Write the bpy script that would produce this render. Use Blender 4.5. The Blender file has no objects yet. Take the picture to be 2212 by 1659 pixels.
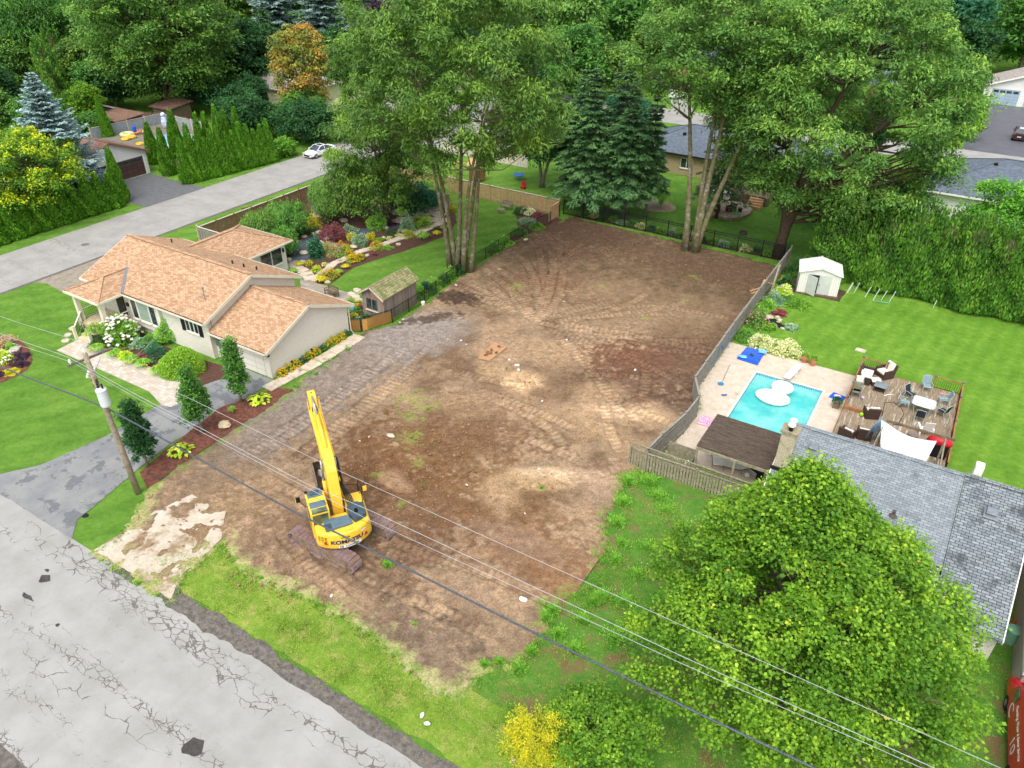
import bpy, math, random
import numpy as np
from mathutils import Vector, Matrix
R = math.radians
SC = bpy.context.scene
COL = SC.collection
# ---------------------------------------------------------------- camera
CH = 30.0
FPX, PITCH, ROLL, YAW = 1620.9, R(32.83), R(.547), R(-31.19)
fw = Vector((math.sin(YAW)*math.cos(PITCH), math.cos(YAW)*math.cos(PITCH), -math.sin(PITCH)))
rt = Vector((math.cos(YAW), -math.sin(YAW), 0)); up = rt.cross(fw)
rt, up = rt*math.cos(ROLL)+up*math.sin(ROLL), up*math.cos(ROLL)-rt*math.sin(ROLL)
cd = bpy.data.cameras.new('camera'); cam = bpy.data.objects.new('camera', cd); COL.objects.link(cam)
M = Matrix.Identity(4)
for i in range(3):
    M[i][0] = rt[i]; M[i][1] = up[i]; M[i][2] = -fw[i]; M[i][3] = (0, 0, CH)[i]
cam.matrix_world = M
cd.sensor_fit = 'HORIZONTAL'; cd.sensor_width = 36; cd.lens = 36*FPX/2212
cd.clip_start = .5; cd.clip_end = 3000
SC.camera = cam
# ---------------------------------------------------------------- light
SUN_EL, SUN_AZ = R(60), R(166)      # azimuth from +Y clockwise
w = bpy.data.worlds.new('World'); SC.world = w; w.use_nodes = True
nt = w.node_tree; bg = nt.nodes['Background']
sky = nt.nodes.new('ShaderNodeTexSky'); sky.sky_type = 'NISHITA'; sky.sun_disc = False
sky.sun_elevation = SUN_EL; sky.sun_rotation = SUN_AZ; sky.dust_density = 3.0; sky.ozone_density = .8; sky.air_density = .9
hs = nt.nodes.new('ShaderNodeHueSaturation'); hs.inputs['Saturation'].default_value = .30
nt.links.new(sky.outputs[0], hs.inputs['Color']); nt.links.new(hs.outputs[0], bg.inputs[0])
bg.inputs[1].default_value = .15
sl = bpy.data.lights.new('sun', 'SUN'); sl.energy = .9; sl.angle = R(40); sl.color = (1, .96, .9)
so = bpy.data.objects.new('sun', sl); COL.objects.link(so)
sd = Vector((math.sin(SUN_AZ)*math.cos(SUN_EL), math.cos(SUN_AZ)*math.cos(SUN_EL), math.sin(SUN_EL)))
so.rotation_euler = sd.to_track_quat('Z', 'Y').to_euler(); so.location = (0, 0, 60)
SC.view_settings.view_transform = 'Standard'; SC.view_settings.look = 'None'
SC.view_settings.gamma = 1; SC.view_settings.use_curve_mapping = False
SC.view_settings.exposure = 1.1
SC.cycles.max_bounces = 5; SC.cycles.diffuse_bounces = 4; SC.cycles.transparent_max_bounces = 12
SC.cycles.caustics_reflective = False; SC.cycles.caustics_refractive = False

def g(px, py, z=0.0):
    """photo pixel (2212 wide copy) -> the point at height z that it shows"""
    d = fw*FPX + rt*(px-1106) - up*(py-829.5)
    t = (z-CH)/d.z
    return Vector((d.x*t, d.y*t, z))
def gs(pts, z=0.0): return [tuple(g(x, y, z))[:2] for x, y in pts]
# ---------------------------------------------------------------- tags
def tag(o, label=None, cat=None, group=None, kind=None):
    if label: o['label'] = label
    if cat: o['category'] = cat
    if group: o['group'] = group
    if kind: o['kind'] = kind
    return o
def thing(name, label, cat, loc=(0, 0, 0), rz=0, group=None):
    o = bpy.data.objects.new(name, None); COL.objects.link(o)
    o.location = loc; o.rotation_euler = (0, 0, rz); o.empty_display_size = .2
    return tag(o, label, cat, group)
def dup(o, loc=None, rz=None, sc=None, label=None, parent=None):
    c = o.copy(); COL.objects.link(c)
    if parent is not None: c.parent = parent
    if loc is not None: c.location = loc
    if rz is not None: c.rotation_euler = (0, 0, rz)
    if sc is not None: c.scale = sc if hasattr(sc, '__len__') else (sc, sc, sc)
    if label: c['label'] = label
    for ch in list(o.children): dup(ch, parent=c)
    return c
# ---------------------------------------------------------------- materials
MATS = {}
def newmat(name, rough=.8, spec=.3):
    m = bpy.data.materials.new(name); m.use_nodes = True
    b = m.node_tree.nodes['Principled BSDF']
    b.inputs['Roughness'].default_value = rough
    b.inputs['Specular IOR Level'].default_value = spec
    return m, m.node_tree, b
def node(nt, t, **k):
    n = nt.nodes.new('ShaderNode'+t)
    for a, v in k.items():
        if a in n.inputs: n.inputs[a].default_value = v
        else: setattr(n, a, v)
    return n
def c4(c): return (c[0], c[1], c[2], 1)
def srgb(h):
    h = h.lstrip('#'); r = [int(h[i:i+2], 16)/255 for i in (0, 2, 4)]
    return tuple(x/12.92 if x <= .04045 else ((x+.055)/1.055)**2.4 for x in r)
def ramp(nt, fac, stops):
    r = nt.nodes.new('ShaderNodeValToRGB'); e = r.color_ramp.elements
    while len(e) < len(stops): e.new(.5)
    for i, (p, c) in enumerate(stops): e[i].position = p; e[i].color = c4(c) if len(c) == 3 else c
    nt.links.new(fac, r.inputs[0]); return r.outputs[0]
def mixc(nt, fac, a, b, mode='MIX'):
    m = nt.nodes.new('ShaderNodeMix'); m.data_type = 'RGBA'; m.blend_type = mode
    for s, v in ((m.inputs['Factor'], fac), (m.inputs['A'], a), (m.inputs['B'], b)):
        if hasattr(v, 'is_linked') or isinstance(v, bpy.types.NodeSocket): nt.links.new(v, s)
        else: s.default_value = c4(v) if hasattr(v, '__len__') else v
    return m.outputs['Result']
def mth(nt, op, a, b=None, c=None):
    m = nt.nodes.new('ShaderNodeMath'); m.operation = op
    for i, v in enumerate((a, b, c)):
        if v is None: continue
        if isinstance(v, bpy.types.NodeSocket): nt.links.new(v, m.inputs[i])
        else: m.inputs[i].default_value = v
    return m.outputs[0]
def coords(nt, kind='Object', scale=(1, 1, 1), rot=(0, 0, 0)):
    tc = nt.nodes.new('ShaderNodeTexCoord'); mp = nt.nodes.new('ShaderNodeMapping')
    mp.inputs['Scale'].default_value = scale; mp.inputs['Rotation'].default_value = rot
    nt.links.new(tc.outputs[kind], mp.inputs[0]); return mp.outputs[0]
def worldco(nt, scale=(1, 1, 1), rot=(0, 0, 0)):
    ge = nt.nodes.new('ShaderNodeNewGeometry'); mp = nt.nodes.new('ShaderNodeMapping')
    mp.inputs['Scale'].default_value = scale; mp.inputs['Rotation'].default_value = rot
    nt.links.new(ge.outputs['Position'], mp.inputs[0]); return mp.outputs[0]
def noise(nt, vec, scale, detail=4, rough=.6):
    n = nt.nodes.new('ShaderNodeTexNoise'); nt.links.new(vec, n.inputs['Vector'])
    n.inputs['Scale'].default_value = scale; n.inputs['Detail'].default_value = detail; n.inputs['Roughness'].default_value = rough
    return n.outputs['Fac']
def bump(nt, b, h, strength=.3, dist=.02):
    n = nt.nodes.new('ShaderNodeBump'); n.inputs['Strength'].default_value = strength; n.inputs['Distance'].default_value = dist
    nt.links.new(h, n.inputs['Height']); nt.links.new(n.outputs[0], b.inputs['Normal'])
def mat(name, col, col2=None, scale=3.0, rough=.75, bumps=.15, metal=0, spec=.3, fine=14.0, wear=None, wearamt=.5, stretch=(1, 1, 1)):
    """general mottled surface: two tones of one paint/wood/stone plus optional patches of wear"""
    if name in MATS: return MATS[name]
    m, nt, b = newmat(name, rough, spec); L = nt.links
    col2 = col2 or tuple(x*.72 for x in col)
    v = worldco(nt, stretch)
    n1 = noise(nt, v, scale, 5, .62); n2 = noise(nt, v, fine, 3, .6)
    f = mth(nt, 'ADD', mth(nt, 'MULTIPLY', n1, .6), mth(nt, 'MULTIPLY', n2, .4))
    c = ramp(nt, f, [(.36, col2), (.62, col)])
    if wear:
        n3 = noise(nt, v, scale*.55, 6, .7)
        k = ramp(nt, n3, [(wearamt, (0, 0, 0)), (min(wearamt+.1, 1), (1, 1, 1))])
        c = mixc(nt, k, c, wear)
    L.new(c, b.inputs['Base Color']); b.inputs['Metallic'].default_value = metal
    if bumps: bump(nt, b, n2, bumps, .02)
    MATS[name] = m; return m
def leafmat(name, stops, trans=.38, rough=.55):
    if name in MATS: return MATS[name]
    m, nt, b = newmat(name, rough, .25); L = nt.links
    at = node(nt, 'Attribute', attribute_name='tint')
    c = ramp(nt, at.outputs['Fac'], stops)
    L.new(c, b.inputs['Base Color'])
    tr = nt.nodes.new('ShaderNodeBsdfTranslucent'); L.new(c, tr.inputs[0])
    mx = nt.nodes.new('ShaderNodeMixShader'); mx.inputs[0].default_value = trans
    L.new(b.outputs[0], mx.inputs[1]); L.new(tr.outputs[0], mx.inputs[2])
    L.new(mx.outputs[0], nt.nodes['Material Output'].inputs[0])
    MATS[name] = m; return m
def brickmat(name, c1, c2, mortar, bw, bh, msize=.01, rough=.85, off=.5, stain=None, stainpos=.55, bumps=.5, kind='UV', bias=0.0):
    if name in MATS: return MATS[name]
    m, nt, b = newmat(name, rough, .2); L = nt.links
    v = coords(nt, kind)
    br = nt.nodes.new('ShaderNodeTexBrick'); L.new(v, br.inputs['Vector'])
    br.inputs['Color1'].default_value = c4(c1); br.inputs['Color2'].default_value = c4(c2); br.inputs['Mortar'].default_value = c4(mortar)
    br.inputs['Scale'].default_value = 1; br.inputs['Mortar Size'].default_value = msize; br.inputs['Mortar Smooth'].default_value = .25
    br.inputs['Brick Width'].default_value = bw; br.inputs['Row Height'].default_value = bh; br.inputs['Bias'].default_value = bias
    br.offset = off
    wv = worldco(nt); n = noise(nt, wv, 1.1, 5, .65); n2 = noise(nt, wv, 22, 2, .6)
    c = mixc(nt, 1.0, br.outputs['Color'], ramp(nt, n2, [(.3, (.82, .82, .82)), (.7, (1.12, 1.12, 1.12))]), 'MULTIPLY')
    if stain:
        k = ramp(nt, n, [(stainpos, (0, 0, 0)), (stainpos+.13, (1, 1, 1))])
        c = mixc(nt, mth(nt, 'MULTIPLY', k, .8), c, stain)
    L.new(c, b.inputs['Base Color'])
    h = mth(nt, 'MULTIPLY', br.outputs['Fac'], -1.0)
    bump(nt, b, mth(nt, 'ADD', h, mth(nt, 'MULTIPLY', n2, .3)), bumps, .015)
    MATS[name] = m; return m
def glassmat(name, col=(.03, .045, .05), rough=.08):
    if name in MATS: return MATS[name]
    m, nt, b = newmat(name, rough, .6)
    v = worldco(nt); n = noise(nt, v, 1.3, 2)
    nt.links.new(ramp(nt, n, [(.4, tuple(x*.6 for x in col)), (.65, tuple(min(1, x*1.9) for x in col))]), b.inputs['Base Color'])
    MATS[name] = m; return m
# ---------------------------------------------------------------- mesh builder
def autouv(me):
    nl = len(me.loops)
    if not nl: return
    co = np.empty(len(me.vertices)*3, 'f'); me.vertices.foreach_get('co', co); co = co.reshape(-1, 3)
    nr = np.empty(len(me.polygons)*3, 'f'); me.polygons.foreach_get('normal', nr); nr = nr.reshape(-1, 3)
    lt = np.empty(len(me.polygons), 'i'); me.polygons.foreach_get('loop_total', lt)
    vi = np.empty(nl, 'i'); me.loops.foreach_get('vertex_index', vi)
    N = np.repeat(nr, lt, axis=0); P = co[vi]
    U = np.stack([-N[:, 1], N[:, 0], np.zeros(nl)], 1); ln = np.linalg.norm(U, axis=1)
    flat = ln < .02; U[~flat] /= ln[~flat][:, None]; U[flat] = (1, 0, 0)
    V = np.cross(N, U)
    uv = np.stack([(P*U).sum(1), (P*V).sum(1)], 1).astype('f')
    l = me.uv_layers.new(name='UVMap'); l.data.foreach_set('uv', uv.ravel())
class MB:
    def __init__(s): s.v = []; s.f = []
    def add(s, vs, fs):
        o = len(s.v); s.v += [tuple(map(float, v)) for v in vs]; s.f += [tuple(i+o for i in f) for f in fs]; return s
    def box(s, x0, x1, y0, y1, z0, z1):
        return s.add([(x0, y0, z0), (x1, y0, z0), (x1, y1, z0), (x0, y1, z0), (x0, y0, z1), (x1, y0, z1), (x1, y1, z1), (x0, y1, z1)],
                     [(0, 3, 2, 1), (4, 5, 6, 7), (0, 1, 5, 4), (1, 2, 6, 5), (2, 3, 7, 6), (3, 0, 4, 7)])
    def cbox(s, c, sz, rz=0, rx=0, ry=0):
        m = Matrix.Rotation(rz, 3, 'Z') @ Matrix.Rotation(ry, 3, 'Y') @ Matrix.Rotation(rx, 3, 'X')
        vs = [Vector(c)+m @ Vector((a*sz[0]/2, b*sz[1]/2, d*sz[2]/2)) for d in (-1, 1) for a, b in ((-1, -1), (1, -1), (1, 1), (-1, 1))]
        return s.add(vs, [(0, 3, 2, 1), (4, 5, 6, 7), (0, 1, 5, 4), (1, 2, 6, 5), (2, 3, 7, 6), (3, 0, 4, 7)])
    def bar(s, a, b, w, h, upv=(0, 0, 1)):
        a, b = Vector(a), Vector(b); d = (b-a).normalized(); u = Vector(upv)
        if abs(d.dot(u)) > .98: u = Vector((1, 0, 0))
        x = d.cross(u).normalized(); u = x.cross(d)
        vs = [p+x*i*w/2+u*j*h/2 for p in (a, b) for i, j in ((-1, -1), (1, -1), (1, 1), (-1, 1))]
        return s.add(vs, [(0, 1, 2, 3), (7, 6, 5, 4), (0, 4, 5, 1), (1, 5, 6, 2), (2, 6, 7, 3), (3, 7, 4, 0)])
    def tube(s, pts, rad, n=8, cap=True):
        pts = [Vector(p) for p in pts]
        if not hasattr(rad, '__len__'): rad = [rad]*len(pts)
        vs = []; x = None
        for i, p in enumerate(pts):
            d = (pts[min(i+1, len(pts)-1)]-pts[max(i-1, 0)]).normalized()
            if x is None or abs(d.dot(x)) > .99: x = d.orthogonal().normalized()
            x = (x-d*d.dot(x)).normalized(); y = d.cross(x)
            vs += [p+(x*math.cos(2*math.pi*k/n)+y*math.sin(2*math.pi*k/n))*rad[i] for k in range(n)]
        fs = [(i*n+k, i*n+(k+1) % n, (i+1)*n+(k+1) % n, (i+1)*n+k) for i in range(len(pts)-1) for k in range(n)]
        if cap: fs += [tuple(range(n))[::-1], tuple(range((len(pts)-1)*n, len(pts)*n))]
        return s.add(vs, fs)
    def prism(s, poly, z0, z1):
        n = len(poly); a = sum(poly[i][0]*poly[(i+1) % n][1]-poly[(i+1) % n][0]*poly[i][1] for i in range(n))
        if a < 0: poly = poly[::-1]
        vs = [(x, y, z0) for x, y in poly]+[(x, y, z1) for x, y in poly]
        return s.add(vs, [tuple(range(n))[::-1], tuple(range(n, 2*n))]+[(i, (i+1) % n, n+(i+1) % n, n+i) for i in range(n)])
    def extr(s, prof, a, b, xdir, zdir=(0, 0, 1)):
        """profile [(u,w)] in plane (xdir,zdir), extruded from a to b"""
        a, b, X, Z = Vector(a), Vector(b), Vector(xdir), Vector(zdir); n = len(prof)
        vs = [p+X*u+Z*w for p in (a, b) for u, w in prof]
        ar = sum(prof[i][0]*prof[(i+1) % n][1]-prof[(i+1) % n][0]*prof[i][1] for i in range(n))
        fl = (X.cross(Z)).dot(b-a)*ar > 0
        fs = [tuple(range(n))[::-1], tuple(range(n, 2*n))]+[(i, (i+1) % n, n+(i+1) % n, n+i) for i in range(n)]
        if not fl: fs = [f[::-1] for f in fs]
        return s.add(vs, fs)
    def lathe(s, prof, c=(0, 0, 0), n=16, axis=None):
        c = Vector(c); A = Vector(axis or (0, 0, 1)).normalized(); X = A.orthogonal().normalized(); Y = A.cross(X)
        vs = [c+A*z+(X*math.cos(2*math.pi*k/n)+Y*math.sin(2*math.pi*k/n))*r for r, z in prof for k in range(n)]
        fs = [(i*n+k, i*n+(k+1) % n, (i+1)*n+(k+1) % n, (i+1)*n+k) for i in range(len(prof)-1) for k in range(n)]
        fs += [tuple(range(n))[::-1], tuple(range((len(prof)-1)*n, len(prof)*n))]
        return s.add(vs, fs)
    def blob(s, c, r, seed=0, rough=.18, n=7, m=10, squash=0):
        rg = np.random.default_rng(seed); r = r if hasattr(r, '__len__') else (r, r, r)
        ph = rg.uniform(0, 6.28, 6); vs = []
        for i in range(n+1):
            t = math.pi*i/n
            for k in range(m):
                p = 2*math.pi*k/m
                d = (math.sin(t)*math.cos(p), math.sin(t)*math.sin(p), math.cos(t))
                q = 1+rough*(math.sin(2.1*d[0]*2+ph[0])+math.sin(3.3*d[1]+ph[1])+math.sin(2.7*d[2]*1.5+ph[2])+.6*math.sin(7*d[0]+ph[3])*math.sin(6*d[1]+ph[4]))*.6
                vs.append((c[0]+d[0]*r[0]*q, c[1]+d[1]*r[1]*q, c[2]+d[2]*r[2]*q))
        fs = [(i*m+k, (i+1)*m+k, (i+1)*m+(k+1) % m, i*m+(k+1) % m) for i in range(n) for k in range(m)]
        return s.add(vs, fs)
    def build(s, name, m, parent=None, origin=None, smooth=False, bevel=0, local=False, loc=None):
        me = bpy.data.meshes.new(name); o = bpy.data.objects.new(name, me); COL.objects.link(o)
        v = np.array(s.v, 'f').reshape(-1, 3)
        if parent is not None:
            o.parent = parent
            if not local:
                p = parent; mw = Matrix.Identity(4)
                while p is not None:
                    mw = (Matrix.Translation(p.location) @ p.rotation_euler.to_matrix().to_4x4()) @ mw; p = p.parent
                iv = np.array(mw.inverted()); v = v @ iv[:3, :3].T + iv[:3, 3]
        elif origin is None and not local:
            origin = ((v[:, 0].min()+v[:, 0].max())/2, (v[:, 1].min()+v[:, 1].max())/2, v[:, 2].min())
        if origin is not None and parent is None:
            v = v-np.array(origin); o.location = origin
        if loc is not None: o.location = loc
        me.from_pydata([tuple(x) for x in v.tolist()], [], s.f); me.update()
        for q in (m if isinstance(m, (list, tuple)) else [m]): me.materials.append(q)
        if smooth: me.polygons.foreach_set('use_smooth', [True]*len(me.polygons))
        autouv(me)
        if bevel:
            bv = o.modifiers.new('bevel', 'BEVEL'); bv.width = bevel; bv.segments = 2; bv.limit_method = 'ANGLE'
        return o
def quadmesh(name, V, mt, tint=None, parent=None, loc=None):
    """V (n,4,3) -> quads with a per-point tint"""
    n = len(V); me = bpy.data.meshes.new(name)
    me.vertices.add(n*4); me.vertices.foreach_set('co', np.ascontiguousarray(V, 'f').ravel())
    me.loops.add(n*4); me.loops.foreach_set('vertex_index', np.arange(n*4, dtype='i'))
    me.polygons.add(n); me.polygons.foreach_set('loop_start', np.arange(0, n*4, 4, dtype='i'))
    me.update(calc_edges=True)
    if tint is not None:
        a = me.attributes.new('tint', 'FLOAT', 'POINT'); a.data.foreach_set('value', np.repeat(np.clip(tint, 0, 1), 4).astype('f'))
    me.materials.append(mt)
    if parent is False: return me
    o = bpy.data.objects.new(name, me); COL.objects.link(o)
    if parent is not None: o.parent = parent
    if loc is not None: o.location = loc
    return o
def nrm(a): return a/np.maximum(np.linalg.norm(a, axis=1, keepdims=True), 1e-6)
def leafquads(C, D, N, L, W, fold=.12):
    D = nrm(D); S = nrm(np.cross(D, N)); N = np.cross(S, D)
    L = np.broadcast_to(np.asarray(L, 'f'), (len(C),))[:, None]; W = np.broadcast_to(np.asarray(W, 'f'), (len(C),))[:, None]
    return np.stack([C-D*L*.5, C+S*W*.5+N*W*fold-D*L*.06, C+D*L*.5, C-S*W*.5+N*W*fold-D*L*.06], 1)
# ---------------------------------------------------------------- foliage palettes
G = lambda *h: [(p, tuple(min(1, x*1.27+.006) for x in srgb(c))) for p, c in h]
LM = {
 'ash':   leafmat('leaf_ash', G((0, '#41602a'), (.45, '#5e8234'), (.8, '#86a63e'), (1, '#abc24c'))),
 'ash2':  leafmat('leaf_ash_right', G((0, '#456a30'), (.45, '#638c3c'), (.8, '#8bae4a'), (1, '#aac65a'))),
 'maple': leafmat('leaf_maple', G((0, '#3c6414'), (.35, '#588420'), (.75, '#86ac2c'), (.95, '#b2c842'), (1, '#d4ac5c'))),
 'mid':   leafmat('leaf_mid', G((0, '#35602a'), (.5, '#578a35'), (1, '#84b24c'))),
 'dark':  leafmat('leaf_dark', G((0, '#1f4224'), (.5, '#34612f'), (1, '#4f8040'))),
 'spruce': leafmat('needle_spruce', G((0, '#24402a'), (.5, '#3b6138'), (1, '#5c8248')), .08),
 'blue':  leafmat('needle_blue', G((0, '#425c58'), (.5, '#6f8c89'), (1, '#a3bab8')), .08),
 'greyblue': leafmat('needle_greyblue', G((0, '#3c524a'), (.5, '#5d7870'), (1, '#849c94')), .08),
 'cedar': leafmat('scale_cedar', G((0, '#2f5a10'), (.5, '#4d8018'), (1, '#78a62a')), .12),
 'hedge': leafmat('scale_hedge', G((0, '#2e521a'), (.5, '#4a7726'), (.9, '#73a035'), (1, '#8d9b3a')), .15),
 'yellow': leafmat('leaf_yellow', G((0, '#3f6a26'), (.5, '#5f8a26'), (.75, '#a3b81f'), (1, '#dcdc24'))),
 'orange': leafmat('leaf_orange', G((0, '#5d7a38'), (.4, '#8f9440'), (.7, '#c08a3c'), (1, '#c9743a'))),
 'purple': leafmat('leaf_purple', G((0, '#2c2030'), (.5, '#453246'), (1, '#6b4a58'))),
 'red':   leafmat('leaf_red', G((0, '#4c2c30'), (.5, '#7c4348'), (1, '#a8686a'))),
 'shrub': leafmat('leaf_shrub', G((0, '#3c6d1c'), (.5, '#64982c'), (1, '#9dc34c'))),
 'burn':  leafmat('leaf_round', G((0, '#4c7a1e'), (.45, '#79a52c'), (.85, '#9cbc3c'), (1, '#b08a3c'))),
 'lime':  leafmat('leaf_lime', G((0, '#7fa51e'), (.5, '#b4cf2e'), (1, '#e0ea60'))),
 'gold':  leafmat('leaf_gold', G((0, '#8f9a1c'), (.5, '#c4be26'), (1, '#ded840'))),
 'silver': leafmat('leaf_silver', G((0, '#4e7a50'), (.5, '#7ea27a'), (1, '#b3c9a6'))),
 'varieg': leafmat('leaf_varieg', G((0, '#6f9440'), (.4, '#b4c070'), (.7, '#dcd9a0'), (1, '#f2eecb'))),
 'teal':  leafmat('leaf_teal', G((0, '#1f4c34'), (.5, '#2f6a48'), (1, '#5a9068'))),
 'grassy': leafmat('leaf_grassy', G((0, '#4a8a24'), (.5, '#76b03a'), (1, '#b0d05c'))),
 'ornamental': leafmat('leaf_ornamental', G((0, '#6b8a3a'), (.5, '#a3ac5a'), (1, '#cdb87c'))),
}
FL = {k: leafmat('petal_'+k, [(0, srgb(a)), (1, srgb(b))], .2) for k, (a, b) in
      dict(yellow=('#e0a010', '#f8c818'), white=('#e8dccf', '#fbf8f2'), pink=('#c07080', '#e8a8b0'), orange=('#d89018', '#f0b838'), red=('#a02020', '#d03838'), cream=('#d8dcb0', '#f0f0d0')).items()}
BARK = mat('bark_grey', srgb('#8a8271'), srgb('#5a5244'), 5, .9, .5)
BARKD = mat('bark_dark', srgb('#5c4c3a'), srgb('#352b20'), 5, .9, .5)
BARKM = mat('bark_mossy', srgb('#7c7654'), srgb('#4f4a32'), 3, .9, .5, wear=srgb('#8f8a7c'), wearamt=.52)

def clump_leaves(rg, cc, cr, k, L, W, droop=.35, flat=.62, ctint=None, tips=0):
    """k leaves for each clump centre cc (n,3) with radius cr (n,)"""
    n = len(cc); C = np.repeat(cc, k, 0); r = np.repeat(cr, k)[:, None]
    u = nrm(rg.normal(size=(n*k, 3))); u[:, 2] = np.where(rg.random(n*k) < .72, np.abs(u[:, 2]), u[:, 2])
    rad = (rg.random((n*k, 1))**.45)
    # sprays: break the dome into fingers
    ang = np.arctan2(u[:, 1], u[:, 0])+np.repeat(rg.uniform(0, 6.28, n), k)
    rad *= (1+.22*np.sin(ang*5)[:, None])
    p = C+u*rad*r*np.array([1, 1, flat])
    p[:, 2] -= (np.hypot(u[:, 0], u[:, 1])[:, None]*rad*r)[:, 0]*droop*.5
    D = u*np.array([1, 1, .3])+rg.normal(size=p.shape)*.45; D[:, 2] -= droop
    N = u*.5+np.array([0, 0, 1.0])+rg.normal(size=p.shape)*.45
    sz = rg.uniform(.65, 1.25, n*k)
    t = rg.random(n*k)*.42+.1+u[:, 2]*rad[:, 0]*(.12+tips)  # clump tops lighter: young leaves, plus light from above put into the tint
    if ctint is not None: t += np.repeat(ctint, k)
    return leafquads(p, D, N, L*sz, W*sz), t

def crown_points(rg, n, c, rx, ry, rz, shape='oval', inner=.45):
    out = []
    while len(out) < n:
        u = rg.normal(size=3); u /= np.linalg.norm(u)
        r = inner+(1-inner)*rg.random()**.6
        z = u[2]*r
        if shape == 'oval': k = 1
        elif shape == 'vase': k = .62+.38*min(1, (z+1)/1.1)
        elif shape == 'cone': k = max(.12, 1-.75*(z+1)/2)*1.25
        elif shape == 'peak': k = min(1.05, max(.08, .64*(1.02-z)**.8))
        if z < -.75 and rg.random() < .7: continue
        out.append((c[0]+u[0]*r*rx*k-(1.5*max(0, z) if shape == 'peak' else 0), c[1]+u[1]*r*ry*k, c[2]+z*rz))
    return np.array(out)

def tree(name, label, loc, H, base, rx, ry, nb, k, L, W, m, bark=BARK, stems=None, tr=.3, droop=.35, cr=1.6, seed=1,
         shape='oval', off=(0, 0), group=None, flat=.62, limbs=.5, inner=.45, tips=0, cat='tree', extra=None, sp=1.25, frac=.6):
    rg = np.random.default_rng(seed); loc = np.array([loc[0], loc[1], 0.0])
    rz = (H-base)/2-cr*.3; cz = (H+base)/2
    cc = crown_points(rg, nb, (off[0], off[1], cz), max(rx-cr*.6, .1), max(ry-cr*.6, .1), max(rz, .1), shape, inner)
    if extra is not None: cc = np.vstack([cc, np.array(extra, float)-loc])
    crs = cr*rg.uniform(.5, 1.35, len(cc))
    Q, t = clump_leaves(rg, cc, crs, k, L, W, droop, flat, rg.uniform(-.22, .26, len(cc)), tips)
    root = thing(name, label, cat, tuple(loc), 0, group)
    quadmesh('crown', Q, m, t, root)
    b = MB(); stems = stems or [((0, 0), (off[0]*.6, off[1]*.6), H*.78)]
    paths = []
    for (bx, by), (tx, ty), sh in stems:
        ps = []; ph = rg.uniform(0, 6.28, 2)
        for i in range(9):
            s = i/8; wx = math.sin(s*5+ph[0])*.02*sh*s
            ps.append(np.array([bx+(tx-bx)*s**sp+wx, by+(ty-by)*s**sp+math.sin(s*4+ph[1])*.02*sh*s, sh*s]))
        rr = [tr*(1.35 if i == 0 else 1)*(1-.8*i/8) for i in range(9)]
        b.tube(ps, rr, 8); paths.append((ps, rr))
    for i, c in enumerate(cc):
        if rg.random() > limbs: continue
        best = None
        for ps, rr in paths:
            for j in range(2, 9):
                p = ps[j]; dh = math.hypot(c[0]-p[0], c[1]-p[1]); dz = c[2]-p[2]
                if dz < dh*.25 and p[2] > base*.8: continue
                s = math.hypot(dh, dz)
                if best is None or s < best[0]: best = (s, p, rr[j])
        if best is None: continue
        s, p, r0 = best; mid = (p+c)/2+np.array([0, 0, -.06*s])+rg.normal(size=3)*.04*s
        r0 = min(r0*.7, .02*s+.03)
        b.tube([p, (p+mid)/2+rg.normal(size=3)*.02*s, mid, c], [r0, r0*.8, r0*.55, r0*.2], 5, cap=False)
    b.build('trunk', bark, root, smooth=True, local=True)
    return root

def spruce(name, label, loc, H, Rm, m, bark=BARKD, seed=1, nwh=26, base=.4, group=None, L=.5, W=.2, dens=1.0, wild=.12, power=.85, droop=.25, perbr=5.2, cat='tree'):
    rg = np.random.default_rng(seed); P = []; D = []; N = []; T = []
    b = MB(); b.tube([(0, 0, 0), (.05, 0, H*.5), (0, .04, H*.98)], [Rm*.07+.05, Rm*.04+.03, .02], 7)
    for i in range(nwh):
        s = (i+rg.random()*.5)/nwh; z = base+(H-base)*s*.985
        r = Rm*(1-s)**power*(1+rg.normal()*wild)+.12
        nbn = max(5, int(7+r*2.4))
        for j in range(nbn):
            a = 6.283*j/nbn+i*1.7+rg.normal()*.2; rr = r*rg.uniform(.68, 1.15); el = .25-.55*(1-s)+rg.normal()*.08
            d = np.array([math.cos(a)*math.cos(el), math.sin(a)*math.cos(el), math.sin(el)])
            nq = int(max(6, rr*perbr*6*dens)); tt = rg.random(nq)**.7
            side = np.array([-math.sin(a), math.cos(a), 0]); wd = (.16+.26*rr*(1-tt)**.5)
            off = rg.uniform(-1, 1, nq)
            p = d*rr*tt[:, None]+side*(off*wd)[:, None]; p[:, 2] += z-droop*(tt*rr)*tt*.35+rr*.12*tt**3-np.abs(off)*wd*.35-rg.random(nq)*.1
            dd = d*(1-.3*np.abs(off))[:, None]+side*(off*.9)[:, None]+rg.normal(size=p.shape)*.22; dd[:, 2] -= .12
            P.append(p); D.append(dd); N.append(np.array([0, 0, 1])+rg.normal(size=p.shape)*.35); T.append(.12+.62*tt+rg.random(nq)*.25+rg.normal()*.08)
            if rr > 1.2 and j % 2 == 0: b.tube([(0, 0, z), tuple(d*rr*.8+np.array([0, 0, z-droop*rr*.25]))], [.035, .012], 4, cap=False)
    P = np.concatenate(P); sz = rg.uniform(.7, 1.3, len(P))
    Q = leafquads(P, np.concatenate(D), np.concatenate(N), L*sz, W*sz)
    root = thing(name, label, cat, loc, 0, group)
    quadmesh('crown', Q, m, np.concatenate(T), root); b.build('trunk', bark, root, smooth=True, local=True)
    return root

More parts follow.
